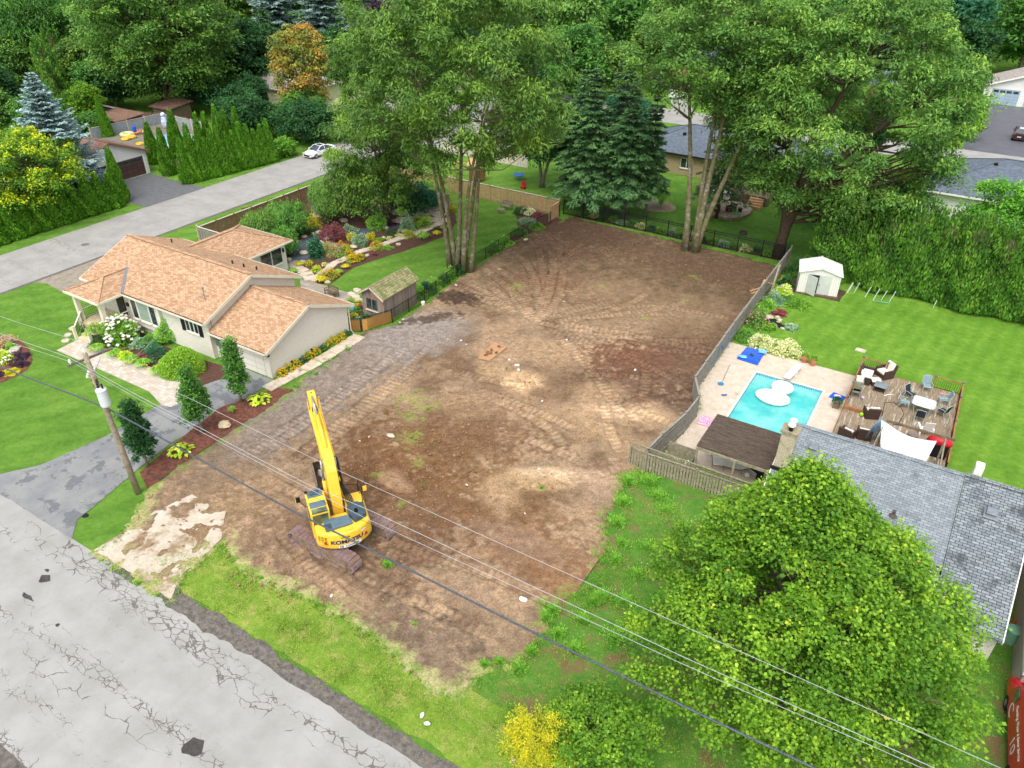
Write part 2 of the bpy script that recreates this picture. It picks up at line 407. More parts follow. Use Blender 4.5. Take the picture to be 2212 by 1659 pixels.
def cedarmesh(seed, H=1, Rm=.3, n=5000, L=.12, W=.06, m=None, power=.75, shape='cone', lump=.1):
    """dense upright sprays over a cone or slab; returns (crown mesh, core mesh)"""
    rg = np.random.default_rng(seed); s = 1-np.sqrt(1-rg.random(n)*.995); a = rg.random(n)*6.283
    s = np.clip(s, 0, 1); ph = rg.uniform(0, 6.28, 8)
    prof = np.minimum(1, (s+.03)/.12)**.5*(1-s)**power if shape == 'cone' else np.minimum(1, (s+.02)/.08)**.5*(1-s**3.5)**.6
    lum = 1+lump*(np.sin(a*3+ph[0]+s*7)+np.sin(a*5+s*15+ph[1])*.8+np.sin(a*2-s*23+ph[2])*.7)
    r = Rm*prof*lum*(1-.22*rg.random(n)**1.5)+.01
    z = s*H
    P = np.stack([np.cos(a)*r, np.sin(a)*r, z+rg.normal(size=n)*L*.2], 1)
    D = np.stack([np.cos(a)*.55, np.sin(a)*.55, np.ones(n)], 1)+rg.normal(size=(n, 3))*.3
    N = np.stack([np.cos(a), np.sin(a), np.full(n, .3)], 1)+rg.normal(size=(n, 3))*.5
    sz = rg.uniform(.7, 1.3, n)
    Q = leafquads(P, D, N, L*sz, W*sz)
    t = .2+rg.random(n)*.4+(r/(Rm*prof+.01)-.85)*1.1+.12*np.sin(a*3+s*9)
    return Q, t
def cedar(name, label, loc, H, Rm, m, seed=1, n=5000, L=.13, W=.06, group=None, shape='cone', lump=.1, power=.75, cat='cedar'):
    Q, t = cedarmesh(seed, H, Rm, n, L, W, None, power, shape, lump)
    root = thing(name, label, cat, loc, 0, group)
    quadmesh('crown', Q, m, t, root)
    b = MB(); b.lathe([(Rm*.5, .05), (Rm*.68, H*.12), (Rm*.5, H*.45 if shape == 'cone' else H*.7), (.02, H*.8)], n=9)
    b.build('trunk', BARKD, root, local=True)  # added opaque dark core filling the crown for inner branches, wider than a stem
    return root

def shrub(name, label, loc, r, h, m, seed=1, n=900, L=.12, W=.07, group=None, droop=.2, flowers=None, fn=0, fs=.09, cat='shrub', lump=.16, lift=0):
    rg = np.random.default_rng(seed); u = nrm(rg.normal(size=(n, 3))); u[:, 2] = np.abs(u[:, 2])*1.1-.1
    ph = rg.uniform(0, 6.28, 4); q = 1+lump*(np.sin(u[:, 0]*5+ph[0])+np.sin(u[:, 1]*6+ph[1])+np.sin(u[:, 2]*7+ph[2]))
    rad = (.62+.38*rg.random(n)**.6)*q
    P = u*rad[:, None]*np.array([r, r, h*.93]); P[:, 2] = np.maximum(P[:, 2], .02)+lift
    D = u+rg.normal(size=P.shape)*.6; D[:, 2] -= droop; N = u*.6+np.array([0, 0, .8])+rg.normal(size=P.shape)*.4
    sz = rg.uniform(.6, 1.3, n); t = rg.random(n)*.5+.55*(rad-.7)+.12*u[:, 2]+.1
    root = thing(name, label, cat, loc, 0, group)
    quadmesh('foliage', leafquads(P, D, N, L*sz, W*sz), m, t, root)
    if lift:
        MB().tube([(0, 0, 0), (.03, 0, lift+.2)], [.04, .03], 6).build('stem', BARK, root, local=True)
    if flowers:
        flowerpart(rg, r, h, flowers, fn, fs, root, lift)
    return root
def flowerpart(rg, r, h, flowers, fn, fs, root, lift=0):
    u = nrm(rg.normal(size=(fn, 3))); u[:, 2] = np.abs(u[:, 2])+.15; u = nrm(u)
    P = u*np.array([r, r, h])*rg.uniform(.93, 1.08, (fn, 1)); P[:, 2] += lift
    a = rg.random(fn)*3.14
    Q = [leafquads(P+np.array([0, 0, .004*j]), np.stack([np.cos(a+j*1.57), np.sin(a+j*1.57), rg.normal(size=fn)*.2], 1), u+np.array([0, 0, .7]), fs, fs*.75) for j in (0, 1)]
    quadmesh('flowers', np.concatenate(Q), FL[flowers], rg.random(fn*2), root)
def tuft(name, label, loc, r, h, m, seed=1, n=160, W=.035, group=None, flowers=None, fn=0, fs=.08, cat='plant'):
    """arching grassy leaves from one crown"""
    rg = np.random.default_rng(seed); a = rg.random(n)*6.283; s = rg.uniform(.3, 1, n)
    Q = []; T = rg.random(n)*.6+.2
    for j, (f0, z0, f1, z1) in enumerate(((0, 0, .35, .7), (.35, .7, .75, .95), (.75, .95, 1.05, .72))):
        d = np.stack([np.cos(a), np.sin(a), a*0], 1); sd = np.stack([-np.sin(a), np.cos(a), a*0], 1)*W*(1-.3*j)
        p0 = d*(r*s*f0)[:, None]; p0[:, 2] = h*z0*(1.15-.4*s); p1 = d*(r*s*f1)[:, None]; p1[:, 2] = h*z1*(1.15-.4*s)
        e = .3 if j == 2 else .8
        Q.append(np.stack([p0-sd, p0+sd, p1+sd*e, p1-sd*e], 1))
    root = thing(name, label, cat, loc, 0, group)
    quadmesh('leaves', np.concatenate(Q), m, np.concatenate([T, T+.1, T+.2]), root)
    if flowers: flowerpart(rg, r*.8, h*1.05, flowers, fn, fs, root)
    return root
def hosta(name, label, loc, r, m, seed=1, n=46, group=None, cat='plant'):
    rg = np.random.default_rng(seed); a = rg.random(n)*6.283; s = np.sqrt(rg.uniform(.02, 1, n))
    d = np.stack([np.cos(a), np.sin(a), a*0], 1); P = d*(r*s)[:, None]; P[:, 2] = r*(.62-.42*s)+rg.random(n)*.05
    D = d+np.array([0, 0, -.35]); N = np.tile([0, 0, 1.0], (n, 1))+d*.3+rg.normal(size=P.shape)*.12
    root = thing(name, label, cat, loc, 0, group)
    L = rg.uniform(.22, .34, n); D = nrm(D); S = nrm(np.cross(D, N)); N = np.cross(S, D); q = []
    for s0 in (-1, 1):
        q.append(np.stack([P-D*L[:, None]*.5, P+D*L[:, None]*.5, P+S*s0*.1*1.0+D*L[:, None]*.12+N*.03, P+S*s0*.09-D*L[:, None]*.25+N*.03], 1))
    t = rg.random(n); quadmesh('leaves', np.concatenate(q), m, np.concatenate([t*.8, t*.8+.15]), root)
    MB().tube([(0, 0, 0), (0, 0, r*.3)], .04, 5).build('stem', LM['shrub'], root, local=True)
    return root
# ---------------------------------------------------------------- ground materials
def grassmat(name, c1, c2, c3, stripe=None, dry=None, dryamt=.6, dirt=None, dirtamt=.66):
    m, nt, b = newmat(name, .95, .08); v = worldco(nt)
    n1 = noise(nt, v, .35, 4, .6); n2 = noise(nt, v, 2.2, 5, .7); n3 = noise(nt, v, 16, 3, .75)
    f = mth(nt, 'ADD', mth(nt, 'ADD', mth(nt, 'MULTIPLY', n1, .3), mth(nt, 'MULTIPLY', n2, .35)), mth(nt, 'MULTIPLY', n3, .35))
    if stripe:
        wv = nt.nodes.new('ShaderNodeTexWave'); nt.links.new(worldco(nt, (1, 1, 1), (0, 0, stripe[0])), wv.inputs[0])
        wv.inputs['Scale'].default_value = stripe[1]; wv.inputs['Distortion'].default_value = 1.6; wv.inputs['Detail'].default_value = 3
        f = mth(nt, 'ADD', f, mth(nt, 'MULTIPLY_ADD', wv.outputs['Fac'], stripe[2], -stripe[2]/2))
    c = ramp(nt, f, [(.36, c1), (.5, c2), (.64, c3)])
    if dry:
        k = ramp(nt, mth(nt, 'ADD', mth(nt, 'MULTIPLY', noise(nt, v, .9, 5, .7), .6), mth(nt, 'MULTIPLY', n3, .4)), [(dryamt-.06, (0, 0, 0)), (dryamt+.08, (1, 1, 1))])
        c = mixc(nt, k, c, dry)
    if dirt:
        k = ramp(nt, mth(nt, 'ADD', mth(nt, 'MULTIPLY', noise(nt, v, .7, 5, .75), .7), mth(nt, 'MULTIPLY', n3, .3)), [(dirtamt-.04, (0, 0, 0)), (dirtamt+.04, (1, 1, 1))])
        c = mixc(nt, k, c, dirt)
    nt.links.new(c, b.inputs['Base Color'])
    bump(nt, b, mth(nt, 'ADD', n3, noise(nt, v, 45, 2, .7)), .8, .06)
    MATS[name] = m; return m
GR = grassmat('grass_lawn', srgb('#486f26'), srgb('#5f8732'), srgb('#7c9f44'), stripe=(R(35), .16, .05), dry=srgb('#8b9a48'), dryamt=.62)
GRR = grassmat('grass_right', srgb('#4e7826'), srgb('#669030'), srgb('#86aa44'), stripe=(R(8), .27, .045), dry=srgb('#93a83e'), dryamt=.64)
GRV = grassmat('grass_verge', srgb('#567c26'), srgb('#789836'), srgb('#a0b04e'), dry=srgb('#b3a868'), dryamt=.565)
GRW = grassmat('grass_rough', srgb('#40702a'), srgb('#588832'), srgb('#7fa446'), dry=srgb('#7c8c42'), dryamt=.58, dirt=srgb('#826a4e'), dirtamt=.545)
GRB = grassmat('grass_back', srgb('#3e6a24'), srgb('#56822e'), srgb('#759a3e'), dry=srgb('#8b9a4a'), dryamt=.6)
MULCH = mat('bark_mulch', srgb('#65463a'), srgb('#3b2821'), 7, .95, .8, fine=28)
MULCHR = mat('red_mulch', srgb('#80503f'), srgb('#553026'), 5, .95, .8, fine=22, wear=srgb('#4f3830'), wearamt=.5)
SOIL = mat('garden_soil', srgb('#5c4838'), srgb('#3a2c22'), 5, .95, .7)
GRAVEL = mat('blue_gravel', srgb('#5c6470'), srgb('#3c434e'), 9, .9, .8, fine=30)
GRAVELP = mat('pale_gravel', srgb('#a8aaa8'), srgb('#6e7274'), 7, .9, .8, fine=26)
CRUMB = mat('asphalt_crumb', srgb('#77716a'), srgb('#44403c'), 4, .95, .8, fine=24, wear=srgb('#7c6a52'), wearamt=.6)
PATIO = mat('patio_concrete', srgb('#cdbfae'), srgb('#b5a694'), 1.6, .8, .15, fine=9, wear=srgb('#a8977f'), wearamt=.62)
FLAG = mat('flagstone', srgb('#d2c6b2'), srgb('#a99a84'), 1.8, .75, .3, fine=9, wear=srgb('#6f5c3e'), wearamt=.57)
BRIM = brickmat('paver_walk', srgb('#c9bfb2'), srgb('#b3a696'), srgb('#8d8272'), .42, .26, .008, off=.35, bumps=.3, kind='UV')
BRIM2 = brickmat('paver_grey', srgb('#a89f92'), srgb('#938a7d'), srgb('#6a6256'), .6, .6, .012, off=.0, bumps=.3, kind='UV')
def asphalt(name, c1, c2, crack, dens=1.0, patch=None, rows=False):
    m, nt, b = newmat(name, .9, .12); v = worldco(nt); L = nt.links
    n1 = noise(nt, v, .5, 4, .6); n3 = noise(nt, v, 30, 3, .7)
    c = ramp(nt, mth(nt, 'ADD', mth(nt, 'MULTIPLY', n1, .65), mth(nt, 'MULTIPLY', n3, .35)), [(.38, c2), (.6, c1)])
    if patch:
        k = ramp(nt, noise(nt, v, .75, 5, .62), [(patch[1], (0, 0, 0)), (patch[1]+.03, (1, 1, 1))]); c = mixc(nt, k, c, patch[0])
    if dens > 0:
        # alligator cracking in bands that run with the road (x)
        dv = nt.nodes.new('ShaderNodeVectorMath'); dv.operation = 'ADD'
        nz = nt.nodes.new('ShaderNodeTexNoise'); L.new(v, nz.inputs['Vector']); nz.inputs['Scale'].default_value = 1.5; nz.inputs['Detail'].default_value = 5
        sc = nt.nodes.new('ShaderNodeVectorMath'); sc.operation = 'SCALE'; sc.inputs[3].default_value = .55; L.new(nz.outputs['Color'], sc.inputs[0])
        L.new(v, dv.inputs[0]); L.new(sc.outputs[0], dv.inputs[1])
        bands = []
        for wid, cell, yscale, seed, thr in ((.06, 3.4, 1.0, 3.1, .565), (.03, 1.5, 1.1, 9.7, .56)):
            mp = nt.nodes.new('ShaderNodeMapping'); mp.inputs['Scale'].default_value = (.45, yscale, 1); L.new(dv.outputs[0], mp.inputs[0])
            vo = nt.nodes.new('ShaderNodeTexVoronoi'); vo.feature = 'DISTANCE_TO_EDGE'; vo.inputs['Scale'].default_value = cell; L.new(mp.outputs[0], vo.inputs['Vector'])
            mb = nt.nodes.new('ShaderNodeMapping'); mb.inputs['Scale'].default_value = (.07, .75, 1); mb.inputs['Location'].default_value = (seed, seed*.7, 0); L.new(v, mb.inputs[0])
            bn = noise(nt, mb.outputs[0], 1.0, 3, .5); bn = mth(nt, 'ADD', mth(nt, 'MULTIPLY', bn, .8), mth(nt, 'MULTIPLY', noise(nt, v, 1.1, 3), .2))
            if rows:
                sp_ = nt.nodes.new('ShaderNodeSeparateXYZ'); L.new(dv.outputs[0], sp_.inputs[0])
                for yc, hw in ((12.2, 1.2), (8.9, .55), (6.6, .8), (5.0, .5)):
                    bn = mth(nt, 'ADD', bn, mth(nt, 'MULTIPLY', mth(nt, 'MAXIMUM', mth(nt, 'SUBTRACT', 1.0, mth(nt, 'DIVIDE', mth(nt, 'ABSOLUTE', mth(nt, 'SUBTRACT', sp_.outputs[1], yc)), hw)), 0.0), .085))
            amt = ramp(nt, bn, [(thr-.01/dens, (0, 0, 0)), (thr+.10/dens, (1, 1, 1))])
            k = mth(nt, 'LESS_THAN', vo.outputs[0], mth(nt, 'MULTIPLY', amt, wid))
            bands.append(k)
        k = mth(nt, 'MAXIMUM', bands[0], bands[1])
        c = mixc(nt, mth(nt, 'MULTIPLY', k, .85), c, crack)
    L.new(c, b.inputs['Base Color']); bump(nt, b, n3, .3, .01)
    MATS[name] = m; return m
ROAD = asphalt('old_asphalt', srgb('#9e9d99'), srgb('#8e8d88'), srgb('#5c5953'), 1.0, rows=True)
ROADS = asphalt('street_asphalt', srgb('#9d9a96'), srgb('#8d8b87'), srgb('#66635d'), .45)
DRIVE = asphalt('drive_asphalt', srgb('#8a8b88'), srgb('#76777a'), srgb('#4c4c4c'), .4, (srgb('#6a6d70'), .54))
DRIVED = mat('dark_drive', srgb('#6c6d6e'), srgb('#55565a'), 2, .85, .2, fine=22)
PADM = mat('muddy_concrete', srgb('#c2b8a8'), srgb('#a89a86'), .9, .8, .2, fine=7, wear=srgb('#8a7459'), wearamt=.5)

# ---------------------------------------------------------------- numpy noise
def vnoise(x, y, sc, seed, oct=4, sx=1.0, sy=1.0, rot=0):
    rg = np.random.default_rng(seed); T = rg.random((64, 64)); out = 0; amp = 1; tot = 0
    cx, sx_ = math.cos(rot), math.sin(rot); X = (x*cx+y*sx_)*sx; Y = (-x*sx_+y*cx)*sy
    for o in range(oct):
        u = X*sc*2**o+o*17.3; v = Y*sc*2**o+o*9.1; i = np.floor(u).astype(int); j = np.floor(v).astype(int); fu = u-i; fv = v-j
        fu = fu*fu*(3-2*fu); fv = fv*fv*(3-2*fv)
        a = T[i % 64, j % 64]; b_ = T[(i+1) % 64, j % 64]; c = T[i % 64, (j+1) % 64]; d = T[(i+1) % 64, (j+1) % 64]
        out = out+amp*((a*(1-fu)+b_*fu)*(1-fv)+(c*(1-fu)+d*fu)*fv); tot += amp; amp *= .55
    return out/tot
def densify(poly, step, rag, seed=3):
    rg = np.random.default_rng(seed); out = []
    for i in range(len(poly)):
        a = np.array(poly[i]); b_ = np.array(poly[(i+1) % len(poly)]); L = np.linalg.norm(b_-a); n = max(1, int(L/step))
        nn = np.array([-(b_-a)[1], (b_-a)[0]])/max(L, 1e-6)
        for j in range(n):
            p = a+(b_-a)*j/n
            if rag: p = p+nn*(float(vnoise(np.array([p[0]]), np.array([p[1]]), .9, seed, 4)[0])-.5)*rag*2.2
            out.append(tuple(p))
    return out
def sheet(name, poly, z, m, rag=0, step=.35, th=.0, kind='structure', label=None, seed=3):
    if rag: poly = densify(poly, step, rag, seed)
    a = sum(poly[i][0]*poly[(i+1) % len(poly)][1]-poly[(i+1) % len(poly)][0]*poly[i][1] for i in range(len(poly)))
    if a < 0: poly = poly[::-1]
    b = MB()
    if th: b.prism(poly, z-th, z)
    else: b.add([(x, y, z) for x, y in poly], [tuple(range(len(poly)))])
    o = b.build(name, m, origin=(0, 0, 0)); tag(o, label, None, None, kind); return o
# ---------------------------------------------------------------- ground
POOL = (-9.2, -4.35, 40.6, 51.0)
b = MB(); xs = [-600, POOL[0], POOL[1], 600]; ys = [-300, POOL[2], POOL[3], 900]
for i in range(3):
    for j in range(3):
        if i == 1 and j == 1: continue
        b.add([(xs[i], ys[j], 0), (xs[i+1], ys[j], 0), (xs[i+1], ys[j+1], 0), (xs[i], ys[j+1], 0)], [(0, 1, 2, 3)])
tag(b.build('ground', GR, origin=(0, 0, 0)), kind='structure')
sheet('front_road', [(-170, 4.5), (80, 4.5), (80, 13.25), (-170, 13.25)], .024, ROAD, th=.03)
sheet('road_shoulder', densify([(-32.4, 13.0), (40, 13.0), (40, 13.55), (10, 13.65), (-8, 13.75), (-16, 13.8), (-29, 14.0), (-32.4, 13.9)], .25, .3), .026, CRUMB)
sheet('road_edge_soil', densify([(-60, 3.6), (40, 3.6), (40, 4.6), (-60, 4.6)], .4, .2), .012, CRUMB)
sheet('side_street', [(-79.2, 13.2), (-70.75, 13.2), (-70.75, 119), (-79.2, 119)], .018, ROADS, th=.02)
sheet('side_street_shoulder', densify([(-70.9, 20), (-70.9, 70), (-70.35, 70), (-70.35, 20)], .5, .12), .009, CRUMB)
sheet('back_street', [(-170, 119.5), (170, 119.5), (170, 128.5), (-170, 128.5)], .014, ROADS, th=.02)
sheet('gravel_yard', densify([(-70.6, 31), (-66, 31.5), (-62.5, 33), (-61.8, 36.5), (-65, 39), (-70.6, 40.5)], .5, .5), .008, mat('yard_gravel', srgb('#9a9082'), srgb('#776e60'), 2, .95, .4, wear=srgb('#7f8a4c'), wearamt=.6))
DR = [(-47.5, 13.2), (-45.6, 13.9), (-44.2, 16), (-43.4, 20), (-43.6, 24.1), (-43.9, 30.8), (-39.3, 30.8), (-38.9, 27), (-39.2, 21.8), (-38.7, 19), (-38.0, 16.2), (-37.6, 14.3), (-36.4, 13.2)]
sheet('driveway', DR, .030, DRIVE, rag=.06)
sheet('left_driveway', [(-79.1, 49.2), (-79.1, 57.6), (-83.5, 57.3), (-89.9, 57.6), (-89.9, 50.4), (-84, 49.2)], .022, DRIVED, rag=.05)
sheet('back_driveway', [(-1.6, 128.4), (-1.0, 164), (9.5, 164), (8.5, 128.4)], .012, mat('wet_drive', srgb('#606066'), srgb('#4e4f55'), .6, .5, .2, spec=.4))
sheet('car_park', [(-70.7, 87.5), (-57.5, 87.5), (-57.5, 104), (-70.7, 106)], .012, ROADS)
sheet('middle_driveway', gs([(1452, 240), (1500, 248), (1478, 185), (1444, 187)]), .011, ROADS)
WALK = gs([(123, 757), (172, 733), (203, 747), (222, 751), (415, 831), (423, 855), (370, 880), (350, 876), (322, 846)])
sheet('front_walk', WALK, .045, BRIM, th=.045)
sheet('front_bed', gs([(222, 748), (214, 738), (240, 700), (300, 715), (380, 760), (478, 790), (488, 800), (505, 792), (500, 812), (425, 838), (330, 798), (262, 770)]), .032, MULCH, rag=.05)
sheet('drive_bed', gs([(302, 1022), (357, 975), (395, 947), (470, 884), (560, 850), (600, 838), (633, 842), (575, 888), (520, 918), (455, 962), (393, 1003), (345, 1040), (318, 1058)]), .05, MULCHR, rag=.12)
sheet('island_bed', gs([(-60, 735), (10, 728), (45, 735), (63, 752), (71, 778), (60, 798), (40, 812), (0, 828), (-60, 840)]), .03, MULCHR, rag=.04)
PADP = gs([(203, 1190), (262, 1154), (333, 1106), (413, 1070), (490, 1100), (478, 1165), (432, 1208), (392, 1250), (370, 1296)])
sheet('concrete_pad', PADP, .055, PADM, rag=.16, th=.0)
# neighbour's lawn round the pool and the deck
LX0 = -12.3
b = MB()
for x0, x1, y0, y1 in ((LX0, 60, 54.4, 72.5), (-2.6, 60, 26, 54.4), (LX0, -2.6, 26, 37.8)):
    b.add([(x0, y0, .004), (x1, y0, .004), (x1, y1, .004), (x0, y1, .004)], [(0, 1, 2, 3)])
tag(b.build('neighbour_lawn', GRR, origin=(0, 0, 0)), kind='structure')
sheet('rough_grass', [(-16.5, 14), (10, 14), (10, 35.6), (-12.5, 35.6), (-13.6, 30), (-16, 22)], .008, GRW)
sheet('grass_verge', densify([(-33.4, 13.9), (14, 13.9), (14, 16.5), (-12, 17.0), (-18, 17.8), (-24, 18), (-31.2, 18.2)], .4, .3), .010, GRV)
sheet('back_lawn', [(-36, 73.4), (-36, 92), (30, 92), (30, 73.4)], .006, GRB)
b = MB()
X0, X1, Y0, Y1 = -12.4, -2.65, 37.9, 54.5
for x0, x1, y0, y1 in ((X0, POOL[0], Y0, Y1), (POOL[1], X1, Y0, Y1), (POOL[0], POOL[1], POOL[3], Y1), (POOL[0], POOL[1], Y0, POOL[2])):
    b.box(x0, x1, y0, y1, -.1, .03)
for x in (-10.4, -7.4, -4.9): b.box(x-.012, x+.012, 51.3, 54.4, .03, .032)
for y in (42, 44.5, 47, 49.5, 52.2): b.box(X0+.2, POOL[0]-.3, y-.012, y+.012, .03, .032)
tag(b.build('patio', PATIO, origin=(0, 0, 0)), kind='structure')
sheet('shed_slab', [(-11.2, 66.6), (-6.3, 66.9), (-6.3, 69.6), (-11.2, 69.6)], .02, SOIL, rag=.2)
# back garden
T7 = lambda pts: [(576+x*.1875, 403.2+y*.1875) for x, y in pts]
GB = gs(T7([(250, 930), (600, 1130), (640, 1120), (760, 1110), (860, 1030), (1000, 940), (1300, 830), (1600, 740), (1850, 650), (2090, 560), (2190, 400), (2150, 200), (1720, 170), (1650, 0), (600, 60), (-300, 250), (0, 600), (220, 720)]))
sheet('garden_bed', GB, .014, MULCH, rag=.12)
sheet('gravel_path', gs(T7([(290, 700), (380, 620), (520, 570), (700, 540), (900, 520), (1050, 480), (1200, 490), (1400, 440), (1560, 450), (1540, 480), (1300, 510), (1100, 560), (950, 560), (760, 600), (600, 620), (500, 700), (480, 850), (330, 860), (270, 840)])), .03, GRAVEL, rag=.1)
sheet('pebble_bed', gs(T7([(1430, 290), (1500, 230), (1640, 230), (1700, 300), (1560, 330), (1450, 330)])), .04, GRAVELP, rag=.1)
sheet('pebble_corner', gs(T7([(250, 860), (360, 850), (380, 900), (300, 930), (250, 910)])), .04, GRAVELP, rag=.1)
sheet('rear_terrace', gs(T7([(380, 1070), (470, 1080), (960, 1230), (1060, 1330), (950, 1350), (600, 1230), (400, 1180)])), .03, BRIM2)
sheet('shed_bed', [(-39.4, 39.6), (-38.9, 42.2), (-41.5, 43.0), (-42.5, 40.0)], .02, SOIL, rag=.1)
sheet('corner_bed', gs([(1112, 452), (1150, 452), (1215, 475), (1180, 500), (1120, 530), (1075, 560), (1060, 552), (1120, 500)]), .018, MULCH, rag=.15)
sheet('fence_bed', [(-36.5, 73.3), (-12.6, 73.3), (-12.6, 74.7), (-36.5, 74.4)], .016, SOIL, rag=.3)
# flat stones: one path, its slabs set apart
def slabs(name, quads, z=.03, th=.06, m=FLAG):
    b = MB()
    for i, q in enumerate(quads):
        rg = np.random.default_rng(i+5); q = densify(q, .5, .08, i)
        b.prism(q, z-.02, z+th*(.7+.5*rg.random()))
    return tag(b.build(name, m, origin=(0, 0, 0), bevel=.012), kind='structure')
def slabrow(pts, wid, seed, gap=.06, wmul=None):
    """slabs laid end to end along a world polyline"""
    rg = random.Random(seed); out = []
    P = [Vector((p[0], p[1])) for p in pts]; seg = []
    for a, c in zip(P, P[1:]):
        L = (c-a).length; n = max(1, round(L/(wid*rg.uniform(.8, 1.2)))); d = (c-a)/n; nn = Vector((-d.y, d.x)).normalized()
        for i in range(n):
            s = a+d*i; e = a+d*(i+1); u = d.normalized()*gap/2; w1 = wid*rg.uniform(.42, .58); w2 = wid*rg.uniform(.42, .58)
            out.append([tuple(s+u-nn*w1), tuple(e-u-nn*w1), tuple(e-u+nn*w2), tuple(s+u+nn*w2)])
    return out
gp = lambda pts: gs(T7(pts))
slabs('garden_path', slabrow(gp([(500, 1090), (640, 1010), (760, 900), (880, 840), (1080, 750), (1260, 700), (1480, 620), (1640, 570), (1780, 520), (1900, 470), (2000, 420)]), .85, 1)
      + slabrow(gp([(500, 1080), (440, 990), (340, 930), (270, 890)]), 1.1, 2))
rg_ = random.Random(8)
q = []
for x, y, r in ((1640, 260, .9), (1560, 310, .8), (1720, 330, 1.0), (1850, 300, 1.1), (1980, 330, 1.0), (1800, 250, .9), (1930, 250, .9), (1700, 230, .8), (1560, 380, .8), (1900, 380, 1.0), (2020, 390, .9), (1500, 400, .7), (1650, 380, .6), (1950, 300, .8), (1760, 290, .6)):
    c = g(*T7([(x, y)])[0]); n = 6; q.append([(c.x+r*rg_.uniform(.8, 1.15)*math.cos(6.283*k/n+x), c.y+r*.85*rg_.uniform(.8, 1.15)*math.sin(6.283*k/n+x)) for k in range(n)])
slabs('stone_terrace', q)
slabs('side_path', slabrow([(-38.7, 29.6), (-38.45, 33), (-38.3, 36), (-38.35, 39.3)], 1.1, 4) , z=.05)
slabs('stepping_stones', [[(c.x+.36*math.cos(1.05*k), c.y+.3*math.sin(1.05*k)) for k in range(6)] for c in (g(142, 737), g(147, 724), g(156, 711))]+
      [[(c.x+.55*math.cos(1.05*k+.3), c.y+.4*math.sin(1.05*k)) for k in range(6)] for c in (g(760, 636), g(772, 628), g(769, 642), g(779, 650))], z=.02)
slabs('willow_path', slabrow(gp([(560, 360), (580, 300), (610, 240)]), .7, 3)+slabrow(gp([(860, 400), (940, 395)]), .7, 3))

# ---------------------------------------------------------------- the bare lot
DP = gs([(1237, 470), (1330, 492), (1450, 520), (1560, 545), (1690, 578)])+[(-12.5, 72), (-12.4, 47), (-11.3, 44), (-11.4, 36.5), (-12.2, 35.5)]
DP += gs([(1380, 1022), (1350, 1050), (1325, 1095), (1304, 1126), (1312, 1170), (1300, 1216), (1296, 1265), (1240, 1290), (1180, 1310), (1185, 1350), (1165, 1392), (1118, 1435), (1032, 1468), (985, 1502), (930, 1490), (868, 1435), (815, 1386), (737, 1334), (600, 1268), (512, 1226), (480, 1180), (400, 1245), (372, 1305), (300, 1262), (195, 1196), (250, 1172), (292, 1120), (318, 1058), (345, 1040), (393, 1003), (455, 962), (520, 918), (575, 888), (633, 846), (672, 803), (712, 779), (738, 757), (768, 738)])
DP += [(-38.4, 40.3), (-37.2, 42.4), (-37.1, 46.6), (-37.9, 52.5), (-37.9, 64), (-37.5, 68)]
def sdist(X, Y, poly):
    d = np.full(X.shape, 1e9); ins = np.zeros(X.shape, bool); n = len(poly)
    for i in range(n):
        ax, ay = poly[i]; bx, by = poly[(i+1) % n]; ex, ey = bx-ax, by-ay
        t = np.clip(((X-ax)*ex+(Y-ay)*ey)/(ex*ex+ey*ey+1e-9), 0, 1)
        d = np.minimum(d, np.hypot(X-ax-t*ex, Y-ay-t*ey))
        if by != ay: ins ^= ((ay > Y) != (by > Y)) & (X < ex*(Y-ay)/(by-ay)+ax)
    return np.where(ins, d, -d)
